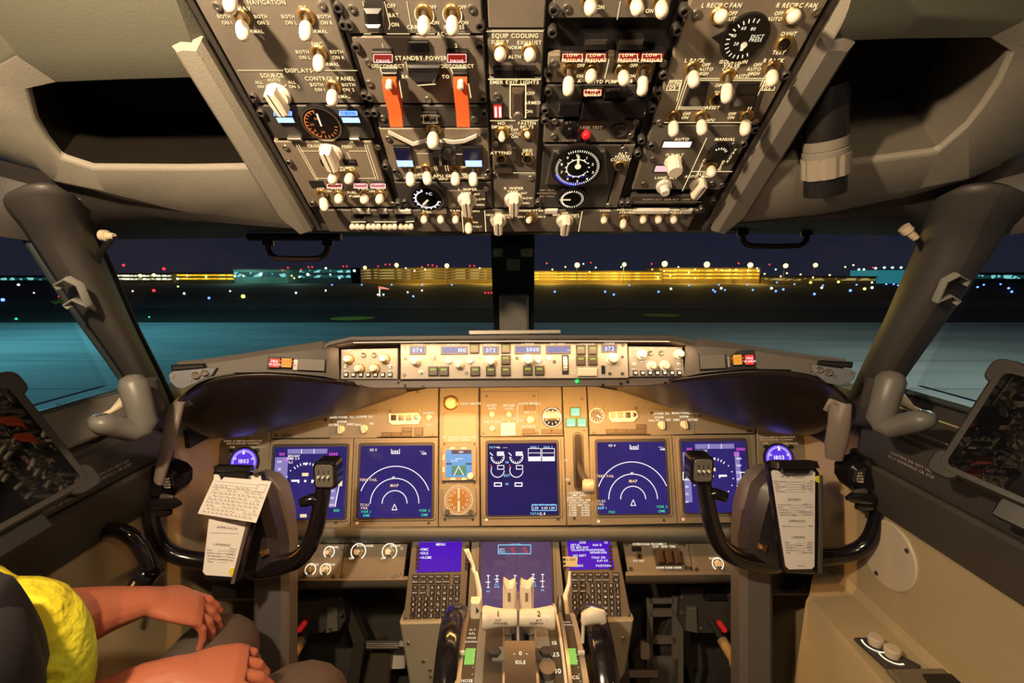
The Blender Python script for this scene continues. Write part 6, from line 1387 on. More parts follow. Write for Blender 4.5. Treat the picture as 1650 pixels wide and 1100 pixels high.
for x0, y0, x1, y1 in ((1032, 945, 1041, 1062), (1071, 940, 1088, 1075), (1036, 945, 1074, 952), (1036, 962, 1074, 972), (1036, 1004, 1076, 1014), (1036, 1036, 1080, 1075)): q.box(Fp, x0, y0, x1, y1, .05, .06)
q.build('plate_body', mat('lattice_grey', (.17, .155, .13), .5), t, 0)
MB().box(Fp, 1022, 1012, 1036, 1037, .05, .064, .002, .006).build('cream_tab', CREAML, t, 0)
t = thing('pedal_guard_rail', 'dark vertical guard rail between pedal and crank knob', 'rail', Fp.P(1090, 1020))
MB().tube([Fp.P(1083, 940, .07), Fp.P(1090, 990, .075), Fp.P(1096, 1060, .08), Fp.P(1112, 1130, .09)], .007, 10).build('rail_bar', BLACK, t, 60)
t = thing('worn_lever', 'worn beige lever standing in front of the first officer column', 'lever', pt(1190, 1080, 1.0))
MB().tube([pt(1193, 1048, 1.0), pt(1191, 1065, 1.0), pt(1189, 1090, 1.0), pt(1186, 1130, 1.0), Vector((pt(1186, 1130, 1.0).x, pt(1186, 1130, 1.0).y, .0))], [.006, .007, .010, .013, .013], 10, flat=.6).build('lever_body', mat('worn_beige', (.42, .33, .22), .6, var=.3, vscale=40), t, 50)
# ================================================================ CONTROL COLUMNS AND YOKES
def yoke(s):
    who = 'captain' if s < 0 else 'first officer'
    dx, dy = (0, 0) if s < 0 else (-8, -9)
    def Q(x, y, d): return pt(mir(x, s) + (0 if s < 0 else 0) - (0 if s < 0 else -5), y + dy, d)
    def XX(x): return mir(x, s) + (0 if s < 0 else 5)
    col = thing('control_column', 'grey %s control column rising behind the yoke' % who, 'control column', Q(430, 1000, .97), 'control columns')
    CF = Frame(XX(430), 950, .955, tilt=0)
    if s < 0: P_ = [(352, 925), (352, 850), (366, 800), (384, 776), (408, 766), (432, 772), (448, 790), (458, 830), (462, 880), (461, 1130), (404, 1130), (404, 930)]
    else: P_ = [(1196, 1130), (1196, 860), (1200, 820), (1208, 790), (1222, 768), (1240, 757), (1262, 757), (1300, 766), (1322, 790), (1332, 850), (1330, 915), (1250, 925), (1250, 1130)]
    MB().poly(CF, P_, -.05, .0, .012).build('column_shell', mat('column_grey', (.125, .115, .115), .42, bump=.12, bscale=400), col, 40)
    MB().poly(CF, [(XX(x), y + (0 if s < 0 else -9)) for x, y in ((322, 925), (404, 925), (404, 985), (322, 985))], -.16, -.03, .01).build('column_housing', BLACK, col, 30)
    put('screwd', 'fastener', col, CF.at(XX(442) + (0 if s < 0 else 4), 856 - (0 if s < 0 else 9), 0, scale=1.6))
    T = thing('control_yoke', 'glossy black two horned %s yoke' % who + (' under the notepad clipboard' if s < 0 else ' with the long checklist clipboard'), 'yoke', Q(385, 905, .88))
    horn = mat('yoke_black', (.010, .008, .010), .16, spec=.6, coat=.25, bump=.1, bscale=250)
    inn = [(395, 915, .905), (430, 915, .895), (462, 909, .885), (484, 899, .875), (500, 880, .868), (508, 855, .863), (514, 830, .86), (518, 806, .858), (521, 788, .856), (523, 772, .855)]
    r1 = [.024, .021, .019, .0175, .0165, .016, .0155, .015, .0145, .014]
    out = [(380, 912, .905), (340, 905, .90), (305, 901, .89), (275, 893, .882), (256, 876, .876), (246, 850, .872), (242, 825, .87), (242, 800, .868), (247, 780, .866), (258, 768, .865)]
    if s > 0: out = [(x, y + 4 if 1 < i < 6 else y, d) for i, (x, y, d) in enumerate(out)]; out = [(x - (x < 300) * 4 * 1, y, d) for x, y, d in out]
    r2 = [.024, .017, .0155, .0155, .0155, .0155, .0155, .0155, .0145, .013]
    a = MB().tube([Q(*p) for p in inn], r1, 18).build('inner_horn', horn, T, 70); b = MB().tube([Q(*p) for p in out], r2, 18).build('outer_horn', horn, T, 70)
    for o in (a, b):
        m = o.modifiers.new('s', 'SUBSURF'); m.levels = m.render_levels = 1
    MB().tube([Q(516, 808, .857), Q(503, 804, .852), Q(490, 808, .848), Q(484, 810, .847)], [.012, .0115, .0105, .0085], 14).build('thumb_rest', horn, a, 60)
    hx = 524
    F = Frame(XX(hx), 765 + dy, .838, tilt=-6, yaw=0)
    k = MB().poly(F, [], 0, 0) if False else MB()
    a0, b0 = F.L(XX(hx), 765 + dy)
    k.prism(F, rrect(a0 - .0215, b0 - .027, a0 + .0215, b0 + .026, .010, 5), -.030, .004, .004)
    hd = k.build('horn_head', horn, a, 40)
    MB().prism(F, rrect(a0 - .0165, b0 - .021, a0 + .0165, b0 + .021, .006, 4), .004, .0065, .001).build('switch_plate', mat('switch_plate_grey', (.19, .175, .15), .4, .2), hd, 30)
    q = MB()
    for i in (-1, 0, 1):
        for t in (-.010, .003): q.lbox(F, a0 + i * .0088 - .0012, b0 + t, a0 + i * .0088 + .0012, b0 + t + .008, .0065, .007)
    q.build('printed_strokes', INK, hd, 0)
    for i in (-1, 0, 1): MB().prism(F, [(a0 + i * .0088 + .0022 * math.cos(t * .785), b0 + .0022 * math.sin(t * .785)) for t in range(8)], .0065, .012).build('trim_switch', PAPER, hd, 0)
    # outer head with trim switch block and trigger
    F = Frame(XX(268), 775 + dy, .85, tilt=-10)
    P_ = [(x - 8, y) for x, y in [(232, 760), (240, 750), (262, 749), (288, 758), (297, 768), (297, 785), (288, 800), (268, 802), (244, 800), (233, 785)]]
    hd = MB().poly(F, [(XX(x), y + dy) for x, y in P_], -.036, .006, .007).build('horn_head', horn, b, 40)
    MB().poly(F, [(XX(x), y + dy) for x, y in ((265, 760), (282, 765), (286, 781), (268, 786))], .006, .010, .001).build('switch_plate', mat('plate_black', (.03, .028, .028), .4), hd, 30)
    q = MB()
    for i in range(4): q.text(F, XX(276), 767 + i * 4.5 + dy, ('A/P', 'DISC', 'STAB', 'TRIM')[i], 3.4, hh=.0106)
    q.build('lettering', TXTD, hd, 0, False)
    MB().tube([Q(254, 752, .845), Q(240, 758, .845), Q(233, 775, .848)], [.006, .009, .006], 12).build('trim_thumb_switch', BLACKG, hd, 60)
    MB().tube([Q(250, 812, .85), Q(266, 811, .845), Q(282, 810, .84), Q(291, 811, .838)], [.011, .0125, .010, .004], 14, flat=.8).build('trigger', BLACKG, b, 60)
    MB().tube([Q(252, 822, .855), Q(268, 824, .85), Q(276, 824, .85)], [.012, .010, .006], 12, flat=.6).build('trigger_guard', BLACKG, b, 60)
    MB().tube([Q(262, 800, .845), Q(274, 800, .84), Q(280, 801, .84)], [.006, .004, .003], 10).build('metal_contact', STEEL, b, 60)
    # central hub
    HF = Frame(XX(385), 860 + dy, .875)
    MB().poly(HF, [(XX(x), y + dy) for x, y in ((348, 790), (372, 776), (404, 776), (424, 800), (440, 860), (446, 892), (440, 930), (352, 932), (340, 900))], -.05, .0, .014).build('yoke_hub', mat('hub_dark', (.03, .024, .028), .35), T, 40)
    MB().poly(HF, [(XX(x), y + dy) for x, y in ((421, 887), (432, 883), (435, 890), (424, 897))], .0, .010, .003).build('brass_contact', mat('brass_tab', (.75, .42, .12), .25, .9), T, 40)
    return T
yoke(-1); yoke(1)
# clipboard with notepad, captain side
BL = frame3(pt(326, 930, .815), pt(388, 935, .825), pt(346, 760, .83))
t = thing('clipboard', 'black clipboard holding a long checklist on the captain yoke', 'clipboard', BL.P(370, 850))
MB().poly(BL, [(343, 760), (424, 762), (428, 775), (390, 930), (384, 938), (330, 936), (326, 926)], -.008, -.001, .002).build('board', BLACKG, t, 30)
MB().poly(BL, [(345, 764), (420, 766), (422, 776), (382, 922), (376, 929), (332, 926), (327, 921)], -.001, .0006).build('checklist_sheet', PAPER, t, 0)
q = MB().text(BL, 366, 850, 'APPROACH', 4.2, hh=.001).text(BL, 358, 877, 'LANDING', 4.2, hh=.001).text(BL, 372, 838, 'Transponder', 3, 'c', .001)
for i, (l, r) in enumerate((('Flaps', 'Down'), ('Engine start', 'CONT'), ('Speedbrake', 'ARMED'), ('Landing gear', 'Down'), ('Flaps', 'Green light'))): q.text(BL, 334 + i * .3, 885 + i * 4.6, l, 2.8, 'l', .001).text(BL, 381 - i, 884 + i * 4.6, r, 2.8, 'r', .001).line(BL, [(352, 887 + i * 4.6), (368, 886.6 + i * 4.6)], .4, .001)
q.line(BL, [(338, 858), (384, 859)], .5, .001)
q.build('printed_text', INK, t, 0, False)
MB().poly(BL, [(357, 753), (404, 754), (405, 772), (360, 772)], .003, .016, .003).build('clip', BLACK, t, 30)
MB().poly(BL, [(352, 748), (408, 750), (408, 757), (353, 756)], -.005, .022, .003).build('clip_spring', BLACK, t, 30)
MB().tube([BL.P(414, 762, .006), BL.P(416, 756, .012)], .005, 12).build('clip_ring', STEEL, t, 40)
MB().tube([BL.P(402, 838, .003), BL.P(390, 885, .003), BL.P(376, 938, .003)], .0035, 8).build('edge_rail', mat('rail_shine', (.35, .28, .25), .3, .7), t, 40)
n = thing('notepad_sheet', 'tilted white handwritten notepad sheet clipped over the captain checklist', 'paper', BL.P(378, 800, .005))
NP = frame3(pt(319, 827, .805), pt(413, 842, .795), pt(347, 766, .820))
MB().poly(NP, [(347, 767), (438, 775), (413, 842), (319, 827)], .0, .0008).build('sheet', mat('bright_paper', (.9, .86, .8), .8), n, 0)
q = MB(); random.seed(3)
def NPx(u, v): return 347 + (438 - 347) * u + (319 - 347) * v, 767 + 8 * u + 61 * v + 6 * u * v
for i, v in enumerate((.12, .20, .28)): q.line(NP, [NPx(.04, v), NPx(.80, v)], .4, .0012)
q.line(NP, [NPx(.80, .1), NPx(.95, .1), NPx(.95, .28), NPx(.80, .28)], .6, .0012, True)
for r in range(9):
    v = .24 + r * .083; u = .05 + random.random() * .06
    while u < .92:
        w_ = .03 + random.random() * .07
        if v > .3 or u < .7: q.line(NP, [NPx(u, v), NPx(u + w_ * .4, v - .018), NPx(u + w_ * .6, v + .012), NPx(u + w_, v)], .7, .0012)
        u += w_ + .025 + (random.random() < .12) * .12
    q.line(NP, [NPx(.03, v + .03), NPx(.96, v + .03)], .25, .0011)
q.build('handwriting', mat('pen_grey', (.20, .17, .19), .8), n, 0, False)
yd = MB().disc(BL, 376, 920, 6, .0008, .003, 20).build('sticker', mat('yellow_sticker', (.95, .75, .05), .6), None, 0); tag(yd, 'round yellow sticker at the foot of the captain checklist', 'sticker')
# checklist, first officer side
BR = frame3(pt(1262, 925, .825), pt(1322, 925, .835), pt(1243, 752, .845))
t = thing('clipboard', 'black clipboard with a tapering printed checklist headed AFTER TAKEOFF', 'clipboard', BR.P(1285, 840))
MB().poly(BR, [(1238, 748), (1244, 742), (1306, 742), (1312, 748), (1322, 762), (1322, 918), (1316, 926), (1270, 924), (1262, 918)], -.010, -.001, .002).build('board', BLACKG, t, 30)
MB().poly(BR, [(1243, 760), (1246, 757), (1309, 757), (1313, 761), (1312, 912), (1308, 916), (1271, 917), (1266, 912)], -.001, .0006).build('checklist_sheet', PAPER, t, 0)
q = MB()
for x, y, s_ in ((1277, 767.5, 'AFTER TAKEOFF'), (1279.5, 804.5, 'DESCENT'), (1283.5, 839, 'APPROACH'), (1286, 865, 'LANDING')): q.text(BR, x, y, s_, 4, hh=.001)
rows_ = [(1246, 775, 'Engine bleeds', 'ON'), (1247, 779, 'Packs', 'AUTO'), (1248, 783, 'Landing gear', 'UP and OFF'), (1249, 787, 'Flaps', 'UP No lights'), (1250, 791, 'Altimeters', 'Set'), (1253, 812.5, 'Pressurization', 'LAND ALT'), (1253, 816.5, 'Recall', 'Checked'), (1254, 820.5, 'Autobrake', '___'), (1255, 824.5, 'Landing data', 'VREF Minimums'), (1256, 828.5, 'Approach briefing', 'Completed'), (1259.5, 847, 'Altimeters', 'QNH'),
    (1264, 873.5, 'Flaps', 'Down'), (1265, 877.5, 'Eng start switches', 'CONT'), (1265.5, 881.5, 'Speedbrake', 'ARMED'), (1266, 885.5, 'Landing gear', 'Down'), (1266.5, 889.5, 'Flaps', 'Green light')]
for x, y, l, r in rows_: q.text(BR, x, y, l, 2.7, 'l', .001).text(BR, 1309, y, r, 2.7, 'r', .001).line(BR, [(x + 18, y + 1.3), (1297, y + 1.3)], .35, .001)
q.text(BR, 1291, 911, 'Revision 1', 2.3, hh=.001)
q.build('printed_text', INK, t, 0, False)
MB().poly(BR, [(1254, 753), (1300, 752), (1296, 761), (1257, 762)], .002, .014, .003).build('clip', BLACKG, t, 30)
MB().poly(BR, [(1243, 742), (1306, 741), (1310, 752), (1242, 753)], -.004, .018, .002).build('clip_spring', BLACK, t, 30)
MB().tube([BR.P(1319, 765, .004), BR.P(1320, 840, .004), BR.P(1318, 922, .004)], .004, 8).build('edge_rail', mat('rail_olive', (.09, .085, .06), .4, .4), t, 40)
yd = MB().disc(BR, 1316, 771, 5.5, .003, .0055, 20).build('sticker', mat('yellow_green_sticker', (.75, .80, .03), .6), None, 0); tag(yd, 'round yellow green sticker beside the AFTER TAKEOFF heading', 'sticker')
# hose and tiller near the captain wall
t = thing('steering_tiller', 'large black curved steering tiller wheel by the captain side wall', 'wheel', pt(190, 920, .78))
arc_ = [pt(182 + 62 * math.cos(a), 945 - 92 * math.sin(a), .80 - .03 * math.sin(a)) for a in [math.radians(d) for d in range(20, 232, 12)]]
MB().tube(arc_, .0125, 14).build('tiller_rim', horn_ := BLACKG, t, 60)
MB().tube([pt(232, 908, .82), pt(236, 920, .82), pt(226, 935, .815), pt(212, 932, .81)], [.016, .027, .025, .012], 18).build('tiller_knob', BLACKG, t, 60)
t = thing('headset_cable', 'thin tan cable hanging below the captain outer yoke horn', 'cable', pt(215, 940, .80))
MB().tube([pt(222, 930, .80), pt(212, 945, .79), pt(204, 955, .78), pt(200, 985, .78)], .0025, 8).build('cable_wire', mat('cable_tan', (.55, .38, .16), .5), t, 60)
# tablets
for s in (-1, 1):
    who = 'captain' if s < 0 else 'first officer'
    # plane of the tablet: faces inward, up and back
    nn = cdir(Vector((-s * .824, .378, -.425))).normalized(); c0 = pt(1620 if s > 0 else 40, 700, .58)
    def onp(px, py):
        r = pt(px, py, 1.) - Vector((0, 0, CAMZ)); c = Vector((0, 0, CAMZ)); return c + r * ((c0 - c).dot(nn) / r.dot(nn))
    if s > 0: o_, e_, tp = onp(1525, 748), onp(1652, 803), onp(1580, 590)
    else: o_, e_, tp = onp(131, 772), onp(10, 838), onp(68, 602)
    F = Frame(825, 550, 1.); uu = (e_ - o_).normalized() * s; vv = nn.cross(uu)
    F.set(o_, uu, vv, nn)
    w_ = .235; h_ = (tp - o_).dot(vv)
    if s < 0: F.o = o_ - uu * w_
    t = thing('tablet_computer', 'dark reflecting tablet in a rugged case mounted by the %s side window' % who, 'tablet', F.W(w_ / 2, h_ / 2), 'side mounted tablets')
    MB().prism(F, rrect(-.010, -.010, w_ + .010, h_ + .010, .016, 5), -.016, .003, .003).build('rugged_case', mat('case_brown', (.022, .018, .016), .45), t, 30)
    MB().prism(F, rrect(.0, .0, w_, h_, .008, 4), .003, .0036).build('tablet_screen', mat('tablet_glass', (.004, .004, .005), .02, spec=.5), t, 0)
    for cx, cy in ((0, 0), (w_, 0), (0, h_), (w_, h_)): MB().prism(F, rrect(cx - .018, cy - .018, cx + .018, cy + .018, .012, 4), -.018, .0025, .002).build('corner_bumper', mat('bumper', (.02, .017, .016), .5), t, 30)
    MB().prism(F, rrect(w_ * .25, -.035, w_ * .8, -.004, .004), -.030, -.006, .002).build('mount_foot', BLACK, t, 0)
    m_ = F.W(w_ * .5, h_ * .4, -.016)
    MB().tube([m_, m_ - F.n * .05, Vector((s * .665, m_.y, m_.z - .12))], [.02, .016, .014], 12).build('mount_arm', BLACK, t, 40)
# ================================================================ THE AIRFIELD OUTSIDE
GZ = -2.35
def gp(px, py, z=GZ):             # where the view ray meets the ground (or height z)
    r = pt(px, py, 1.) - Vector((0, 0, CAMZ)); t = (z - CAMZ) / r.z
    return Vector((0, 0, CAMZ)) + r * t
def gmat(name, c1, c2, scale=.35, rough=.85, sy=1.):
    m = bpy.data.materials.new(name); m.use_nodes = True; nt = m.node_tree; b = nt.nodes['Principled BSDF']; b.inputs['Roughness'].default_value = rough
    tc = nt.nodes.new('ShaderNodeTexCoord'); mp = nt.nodes.new('ShaderNodeMapping'); mp.inputs['Scale'].default_value = (1, sy, 1)
    n = nt.nodes.new('ShaderNodeTexNoise'); n.inputs['Scale'].default_value = scale; n.inputs['Detail'].default_value = 4
    r = nt.nodes.new('ShaderNodeValToRGB'); r.color_ramp.elements[0].color = (*c1, 1); r.color_ramp.elements[1].color = (*c2, 1); r.color_ramp.elements[0].position = .35; r.color_ramp.elements[1].position = .65
    nt.links.new(tc.outputs['Object'], mp.inputs['Vector']); nt.links.new(mp.outputs[0], n.inputs['Vector']); nt.links.new(n.outputs['Fac'], r.inputs['Fac']); nt.links.new(r.outputs[0], b.inputs['Base Color'])
    return m
def slab(name, x0, y0, x1, y1, z, m, label, th=.04):
    o = MB().lbox(IDF, x0, y0, x1, y1, z - th, z).build(name, m, None, 0); struct(o, label); return o
slab('ground_airfield', -420, 33, 420, 600, GZ, gmat('dark_grass', (.012, .013, .010), (.022, .022, .016), .1), 'dark grass airfield beyond the apron')
slab('ground_apron', -160, 1.5, 160, 32.6, GZ + .01, gmat('concrete', (.26, .27, .27), (.36, .37, .36), .12, sy=4), 'lit concrete apron in front of the aircraft')
slab('ground_taxiway', -420, 46, 420, 62, GZ + .03, gmat('asphalt', (.05, .05, .055), (.075, .075, .08), .2, sy=3), 'asphalt taxiway strip across the dark airfield')
for i, yy in enumerate((9.5, 13.5, 18, 24)): slab('path_joint_%d' % (i + 1), -150, yy, 150, yy + .05 + .01 * i, GZ + .014, mat('joint_dark', (.12, .13, .13), .9), 'dark joint line across the apron', .003)
slab('path_line_1', -150, 8.35, 150, 8.43, GZ + .016, mat('line_pale', (.55, .58, .6), .8), 'thin pale line across the apron', .003)
slab('path_line_2', 3, 8.15, 150, 8.28, GZ + .016, mat('line_red', (.32, .12, .10), .8), 'thin reddish line across the apron', .003)
for px, py, w_ in ((568, 513, 3.4), (1065, 508, 3.2)):
    p = gp(px, py)
    o = MB().prism(IDF, [(p.x + w_ * .5 * math.cos(i * .3927) , p.y + 1.5 * math.sin(i * .3927)) for i in range(16)], GZ + .012, GZ + .022).build('painted_ground_mark', mat('mark_yellow', (.42, .38, .03), .8), None, 0)
    tag(o, 'yellow green painted oval on the dark apron, %s' % ('seen under the captain grab handle' if px < 800 else 'seen beyond the first officer autopilot controls'), 'ground marking', None, 'thing')
# buildings
def bld(name, label, x0, x1, yt, yb, D, m, dep=12, group=None, rows=0, wm=None, tw=None):
    s0, s1 = pt(x0, 440, 1), pt(x1, 440, 1)
    X0 = (x0 - 825) / FP * D / CP; X1 = (x1 - 825) / FP * D / CP
    def zz(py): r = pt(825, py, 1.) - Vector((0, 0, CAMZ)); return CAMZ + r.z / r.y * D
    zt, zb = zz(yt), GZ
    T = thing(name, label, 'building', Vector(((X0 + X1) / 2, D, GZ)), group)
    MB().add([Vector(v) for v in ((X0, D, zb), (X1, D, zb), (X1, D + dep, zb), (X0, D + dep, zb), (X0, D, zt), (X1, D, zt), (X1, D + dep, zt), (X0, D + dep, zt))], [(0, 1, 5, 4), (1, 2, 6, 5), (2, 3, 7, 6), (3, 0, 4, 7), (4, 5, 6, 7), (3, 2, 1, 0)]).build('wall', m, T, 0)
    H = zt - zb
    for r in range(rows):
        z0 = zb + H * (.25 + .7 * (r + .3) / rows); z1 = z0 + H * .35 / rows
        q = MB(); 
        q.add([Vector(v) for v in ((X0 + .3, D - .06, z0), (X1 - .3, D - .06, z0), (X1 - .3, D - .06, z1), (X0 + .3, D - .06, z1))], [(0, 1, 2, 3)])
        q.build('lit_window_band', wm, T, 0)
    MB().add([Vector(v) for v in ((X0 - .2, D - .6, zt), (X1 + .2, D - .6, zt), (X1 + .2, D + dep, zt), (X0 - .2, D + dep, zt), (X0 - .2, D - .6, zt + .25), (X1 + .2, D - .6, zt + .25), (X1 + .2, D + dep, zt + .25), (X0 - .2, D + dep, zt + .25))], [(0, 1, 5, 4), (1, 2, 6, 5), (2, 3, 7, 6), (3, 0, 4, 7), (4, 5, 6, 7), (3, 2, 1, 0)]).build('roof', mat('roof_dark', (.05, .045, .03), .8), T, 0)
    return T, X0, X1, zb, zt
def wmat(name, c1, c2, sx, sz, s, thr=.45):      # broken strips of lit windows
    m = bpy.data.materials.new(name); m.use_nodes = True; nt = m.node_tree; b = nt.nodes['Principled BSDF']; b.inputs['Base Color'].default_value = (.02, .02, .02, 1)
    tc = nt.nodes.new('ShaderNodeTexCoord'); mp = nt.nodes.new('ShaderNodeMapping'); mp.inputs['Scale'].default_value = (sx, 0, sz)
    n = nt.nodes.new('ShaderNodeTexVoronoi'); n.inputs['Scale'].default_value = 1.
    r = nt.nodes.new('ShaderNodeValToRGB'); r.color_ramp.interpolation = 'CONSTANT'; r.color_ramp.elements[0].color = (*c1, 1); r.color_ramp.elements[1].color = (*c2, 1); r.color_ramp.elements[1].position = thr
    sep = nt.nodes.new('ShaderNodeSeparateColor')
    nt.links.new(tc.outputs['Object'], mp.inputs['Vector']); nt.links.new(mp.outputs[0], n.inputs['Vector']); nt.links.new(n.outputs['Color'], sep.inputs[0]); nt.links.new(sep.outputs[0], r.inputs['Fac']); nt.links.new(r.outputs[0], b.inputs['Emission Color']); b.inputs['Emission Strength'].default_value = s
    return m
YW = wmat('yellow_windows', (.75, .36, .01), (1, .66, .05), .9, 1.5, 1.35)
YD = wmat('dim_yellow_windows', (.06, .035, .01), (.45, .32, .10), .5, 1.4, .9)
WW = wmat('white_windows', (.25, .25, .12), (1, .95, .7), 1.1, 1.2, 1.6, .4)
TW = wmat('teal_windows', (.01, .05, .05), (.25, .75, .75), .7, .8, .9, .6)
BWALL = mat('terminal_wall', (.30, .21, .08), .8)
DWALL = mat('hangar_wall', (.10, .12, .10), .8)
bld('hangar', 'pale teal lit hangar far out near the captain pillar', 386, 470, 434, 455, 165, mat('teal_hangar', (.14, .25, .22), .8), 14, None, 1, TW)
bld('terminal_building', 'long bright white lit terminal far beyond the captain windshield corner', 200, 290, 441, 456, 168, BWALL, 8, None, 2, WW)
bld('terminal_building', 'low golden terminal wing far left of the teal hangar', 292, 392, 440, 455, 170, BWALL, 8, None, 2, YW)
bld('terminal_building', 'dim blue green building between hangar and banded terminal', 470, 572, 432, 454, 175, mat('bluegrey_wall', (.08, .10, .11), .8), 10, None, 2, TW)
bld('terminal_building', 'wide banded yellow terminal left of the centre post', 586, 800, 432, 455, 160, BWALL, 14, None, 4, YD)
bld('terminal_building', 'bright golden terminal with roof lights right of the centre post', 855, 1062, 437, 456, 155, BWALL, 14, None, 3, YW)
bld('terminal_building', 'taller golden terminal block further along beyond the golden terminal', 1056, 1216, 432, 455, 158, BWALL, 14, None, 3, YW)
bld('terminal_building', 'low dim terminal annex beside the cyan hangar', 1218, 1400, 446, 455, 160, BWALL, 10, None, 1, YD)
bld('hangar', 'glowing cyan hangar beyond the first officer pillar', 1404, 1462, 435, 454, 162, mat('cyan_hangar', (.10, .35, .40), .8, emit=(.05, .45, .55), es=.35), 14)
bld('terminal_building', 'distant dim building with teal windows seen through the captain side window', -120, 95, 445, 456, 165, DWALL, 10, None, 1, TW)
bld('terminal_building', 'distant dim building with teal windows seen through the first officer side window', 1540, 1760, 440, 452, 165, DWALL, 10, None, 1, TW)
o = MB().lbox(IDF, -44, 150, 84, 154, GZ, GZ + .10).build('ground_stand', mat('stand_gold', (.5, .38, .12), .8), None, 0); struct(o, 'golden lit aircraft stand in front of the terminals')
for x in (-30, -8, 12, 34, 58, 78): point('stand_lamp', Vector((x, 148, GZ + 5)), .4, 6000, (1, .62, .12))
for x in (-95, -75): point('hangar_lamp', Vector((x, 158, GZ + 6)), .4, 2200, (.5, 1, .85))
# lights on the field, each its own lamp
def lampset(pts, r, m, label, group, name='airfield_light', mast=False, cat='light'):
    me = None
    for k, p_ in enumerate(pts):
        px, py = p_[:2]; rr = (p_[2] if len(p_) > 2 else r) * (1.25 if mast else .85)
        if py > 458: p = gp(px, py); p.z += .25; D = p.y
        else: D = 150 if py < 456 else 140; q_ = pt(px, py, 1.) - Vector((0, 0, CAMZ)); p = Vector((0, 0, CAMZ)) + q_ * (D / q_.y)
        if me is None:
            me = MB().lathe(ID, [(.0002, -1), (.5, -.87), (.87, -.5), (1, 0), (.87, .5), (.5, .87), (.0002, 1)], 12).mesh('bulb', m, 60)
        rad = rr * p.y / FP
        if mast:
            t = thing('floodlight_mast', label, 'floodlight', Vector((p.x, p.y, GZ)), group)
            MB().tube([Vector((p.x, p.y + rad, GZ)), Vector((p.x, p.y + rad, p.z))], .10, 8).build('mast', mat('mast_grey', (.12, .11, .09), .6), t, 30)
            place('lamp_head', me, Matrix.Translation(p) @ Matrix.Scale(rad, 4), t)
        else: place(name, me, Matrix.Translation(p) @ Matrix.Scale(rad, 4), None, label, cat, group)
AMB = lit('lamp_amber', (1, .62, .15), 6); WHT = lit('lamp_white', (1, .95, .75), 4); BLU = lit('lamp_blue', (.10, .22, 1), 4); REDL = lit('lamp_red', (1, .02, .03), 3.5); TEA = lit('lamp_teal', (.55, 1, .9), 4); GRN = lit('lamp_green', (.02, 1, .35), 2); YEL = lit('lamp_yellow', (1, .9, .12), 4)
lampset([(639, 427, 2.6), (720, 428, 2.8), (588, 431, 2.2), (930, 427, 3.2), (1006, 426, 2.6), (1071, 425, 3.6), (1139, 426, 3.6), (1209, 427, 3.2), (1266, 428, 2.8), (1314, 427, 2.6), (226, 444, 2), (248, 443, 2)], 2.4, AMB, 'tall amber floodlight mast glowing over the distant terminals', 'amber floodlight masts', mast=True)
lampset([(890, 434), (911, 430), (950, 438), (1051, 434), (1070, 437), (1110, 439), (1120, 434), (1154, 434), (1163, 435), (1176, 435), (1186, 434), (1205, 436), (1258, 445), (1290, 442), (1337, 443), (1268, 440), (470, 444), (474, 448), (1060, 447), (1120, 448), (1080, 444), (200, 444), (302, 444), (332, 446), (378, 445), (392, 444), (1310, 447), (1232, 441), (1222, 436), (1375, 427), (1362, 430)], 1.5, lit('lamp_gold', (1, .75, .25), 3.5), 'small golden lamp among the distant terminal roofs', 'golden terminal lamps')
lampset([(420, 442, 2.6), (496, 442, 2.6), (571, 436, 2.4), (525, 432, 2), (482, 446), (532, 442), (547, 448), (654, 432), (668, 436), (685, 434), (773, 432), (1220, 432), (1411, 432, 2), (1425, 431, 2), (1438, 431, 2), (1452, 431, 2), (1250, 434), (1384, 434, 1.8), (1392, 434, 1.8), (176, 437, 2), (286, 449, 2), (940, 425), (960, 431), (1001, 430), (1093, 430)], 1.4, TEA, 'small white green lamp on the distant skyline', 'pale skyline lamps')
lampset([(199, 427, 2.2), (264, 433, 2.6), (455, 435), (464, 431), (485, 434), (497, 430), (503, 430), (553, 429), (559, 429), (609, 429), (621, 426), (628, 426), (680, 430), (690, 427), (697, 427), (704, 429), (757, 428), (764, 428), (881, 424), (952, 423), (1050, 425), (1407, 431), (300, 445), (248, 470, 2.6), (186, 469, 1.8), (782, 474, 1.5), (787, 474, 1.5), (792, 474, 1.5), (96, 480, 2), (1190, 424), (1240, 426)], 1.4, REDL, 'small red obstruction light glowing in the night', 'red obstruction lights')
lampset([(666, 480, 2), (535, 460), (583, 460), (631, 460), (680, 460), (728, 460), (894, 472, 2), (975, 472, 2), (989, 477, 2), (1061, 472, 2), (1149, 469, 1.8), (1152, 472, 1.8), (1168, 469, 1.6), (1213, 469, 1.8), (337, 483, 2.2), (1250, 471, 2), (1262, 468, 2), (1312, 476, 2.2), (1370, 470, 2.4), (1326, 461), (1428, 459), (1440, 459), (1447, 461), (1110, 461), (1158, 460), (1014, 461), (1204, 460), (5, 486, 3), (1560, 460, 1.8), (1575, 464, 1.8), (1585, 460, 1.6), (1625, 466, 2), (1630, 472, 2), (1612, 459), (1280, 459), (1380, 460), (1252, 455)], 1.5, BLU, 'tiny blue taxiway light on the dark airfield', 'blue taxiway lights')
lampset([(477, 474, 1.8), (525, 470, 1.5), (609, 477, 1.6), (618, 477, 1.6), (657, 473, 1.5), (680, 470, 1.5), (1081, 467, 2), (1162, 466, 2), (1243, 466, 2.2), (1324, 465, 2), (297, 475, 1.8), (214, 471, 1.4), (371, 471, 1.4), (1405, 465, 2.2), (55, 474, 1.2), (1405, 455), (30, 460, 2)], 1.6, WHT, 'small white light on the dark airfield', 'white airfield lights')
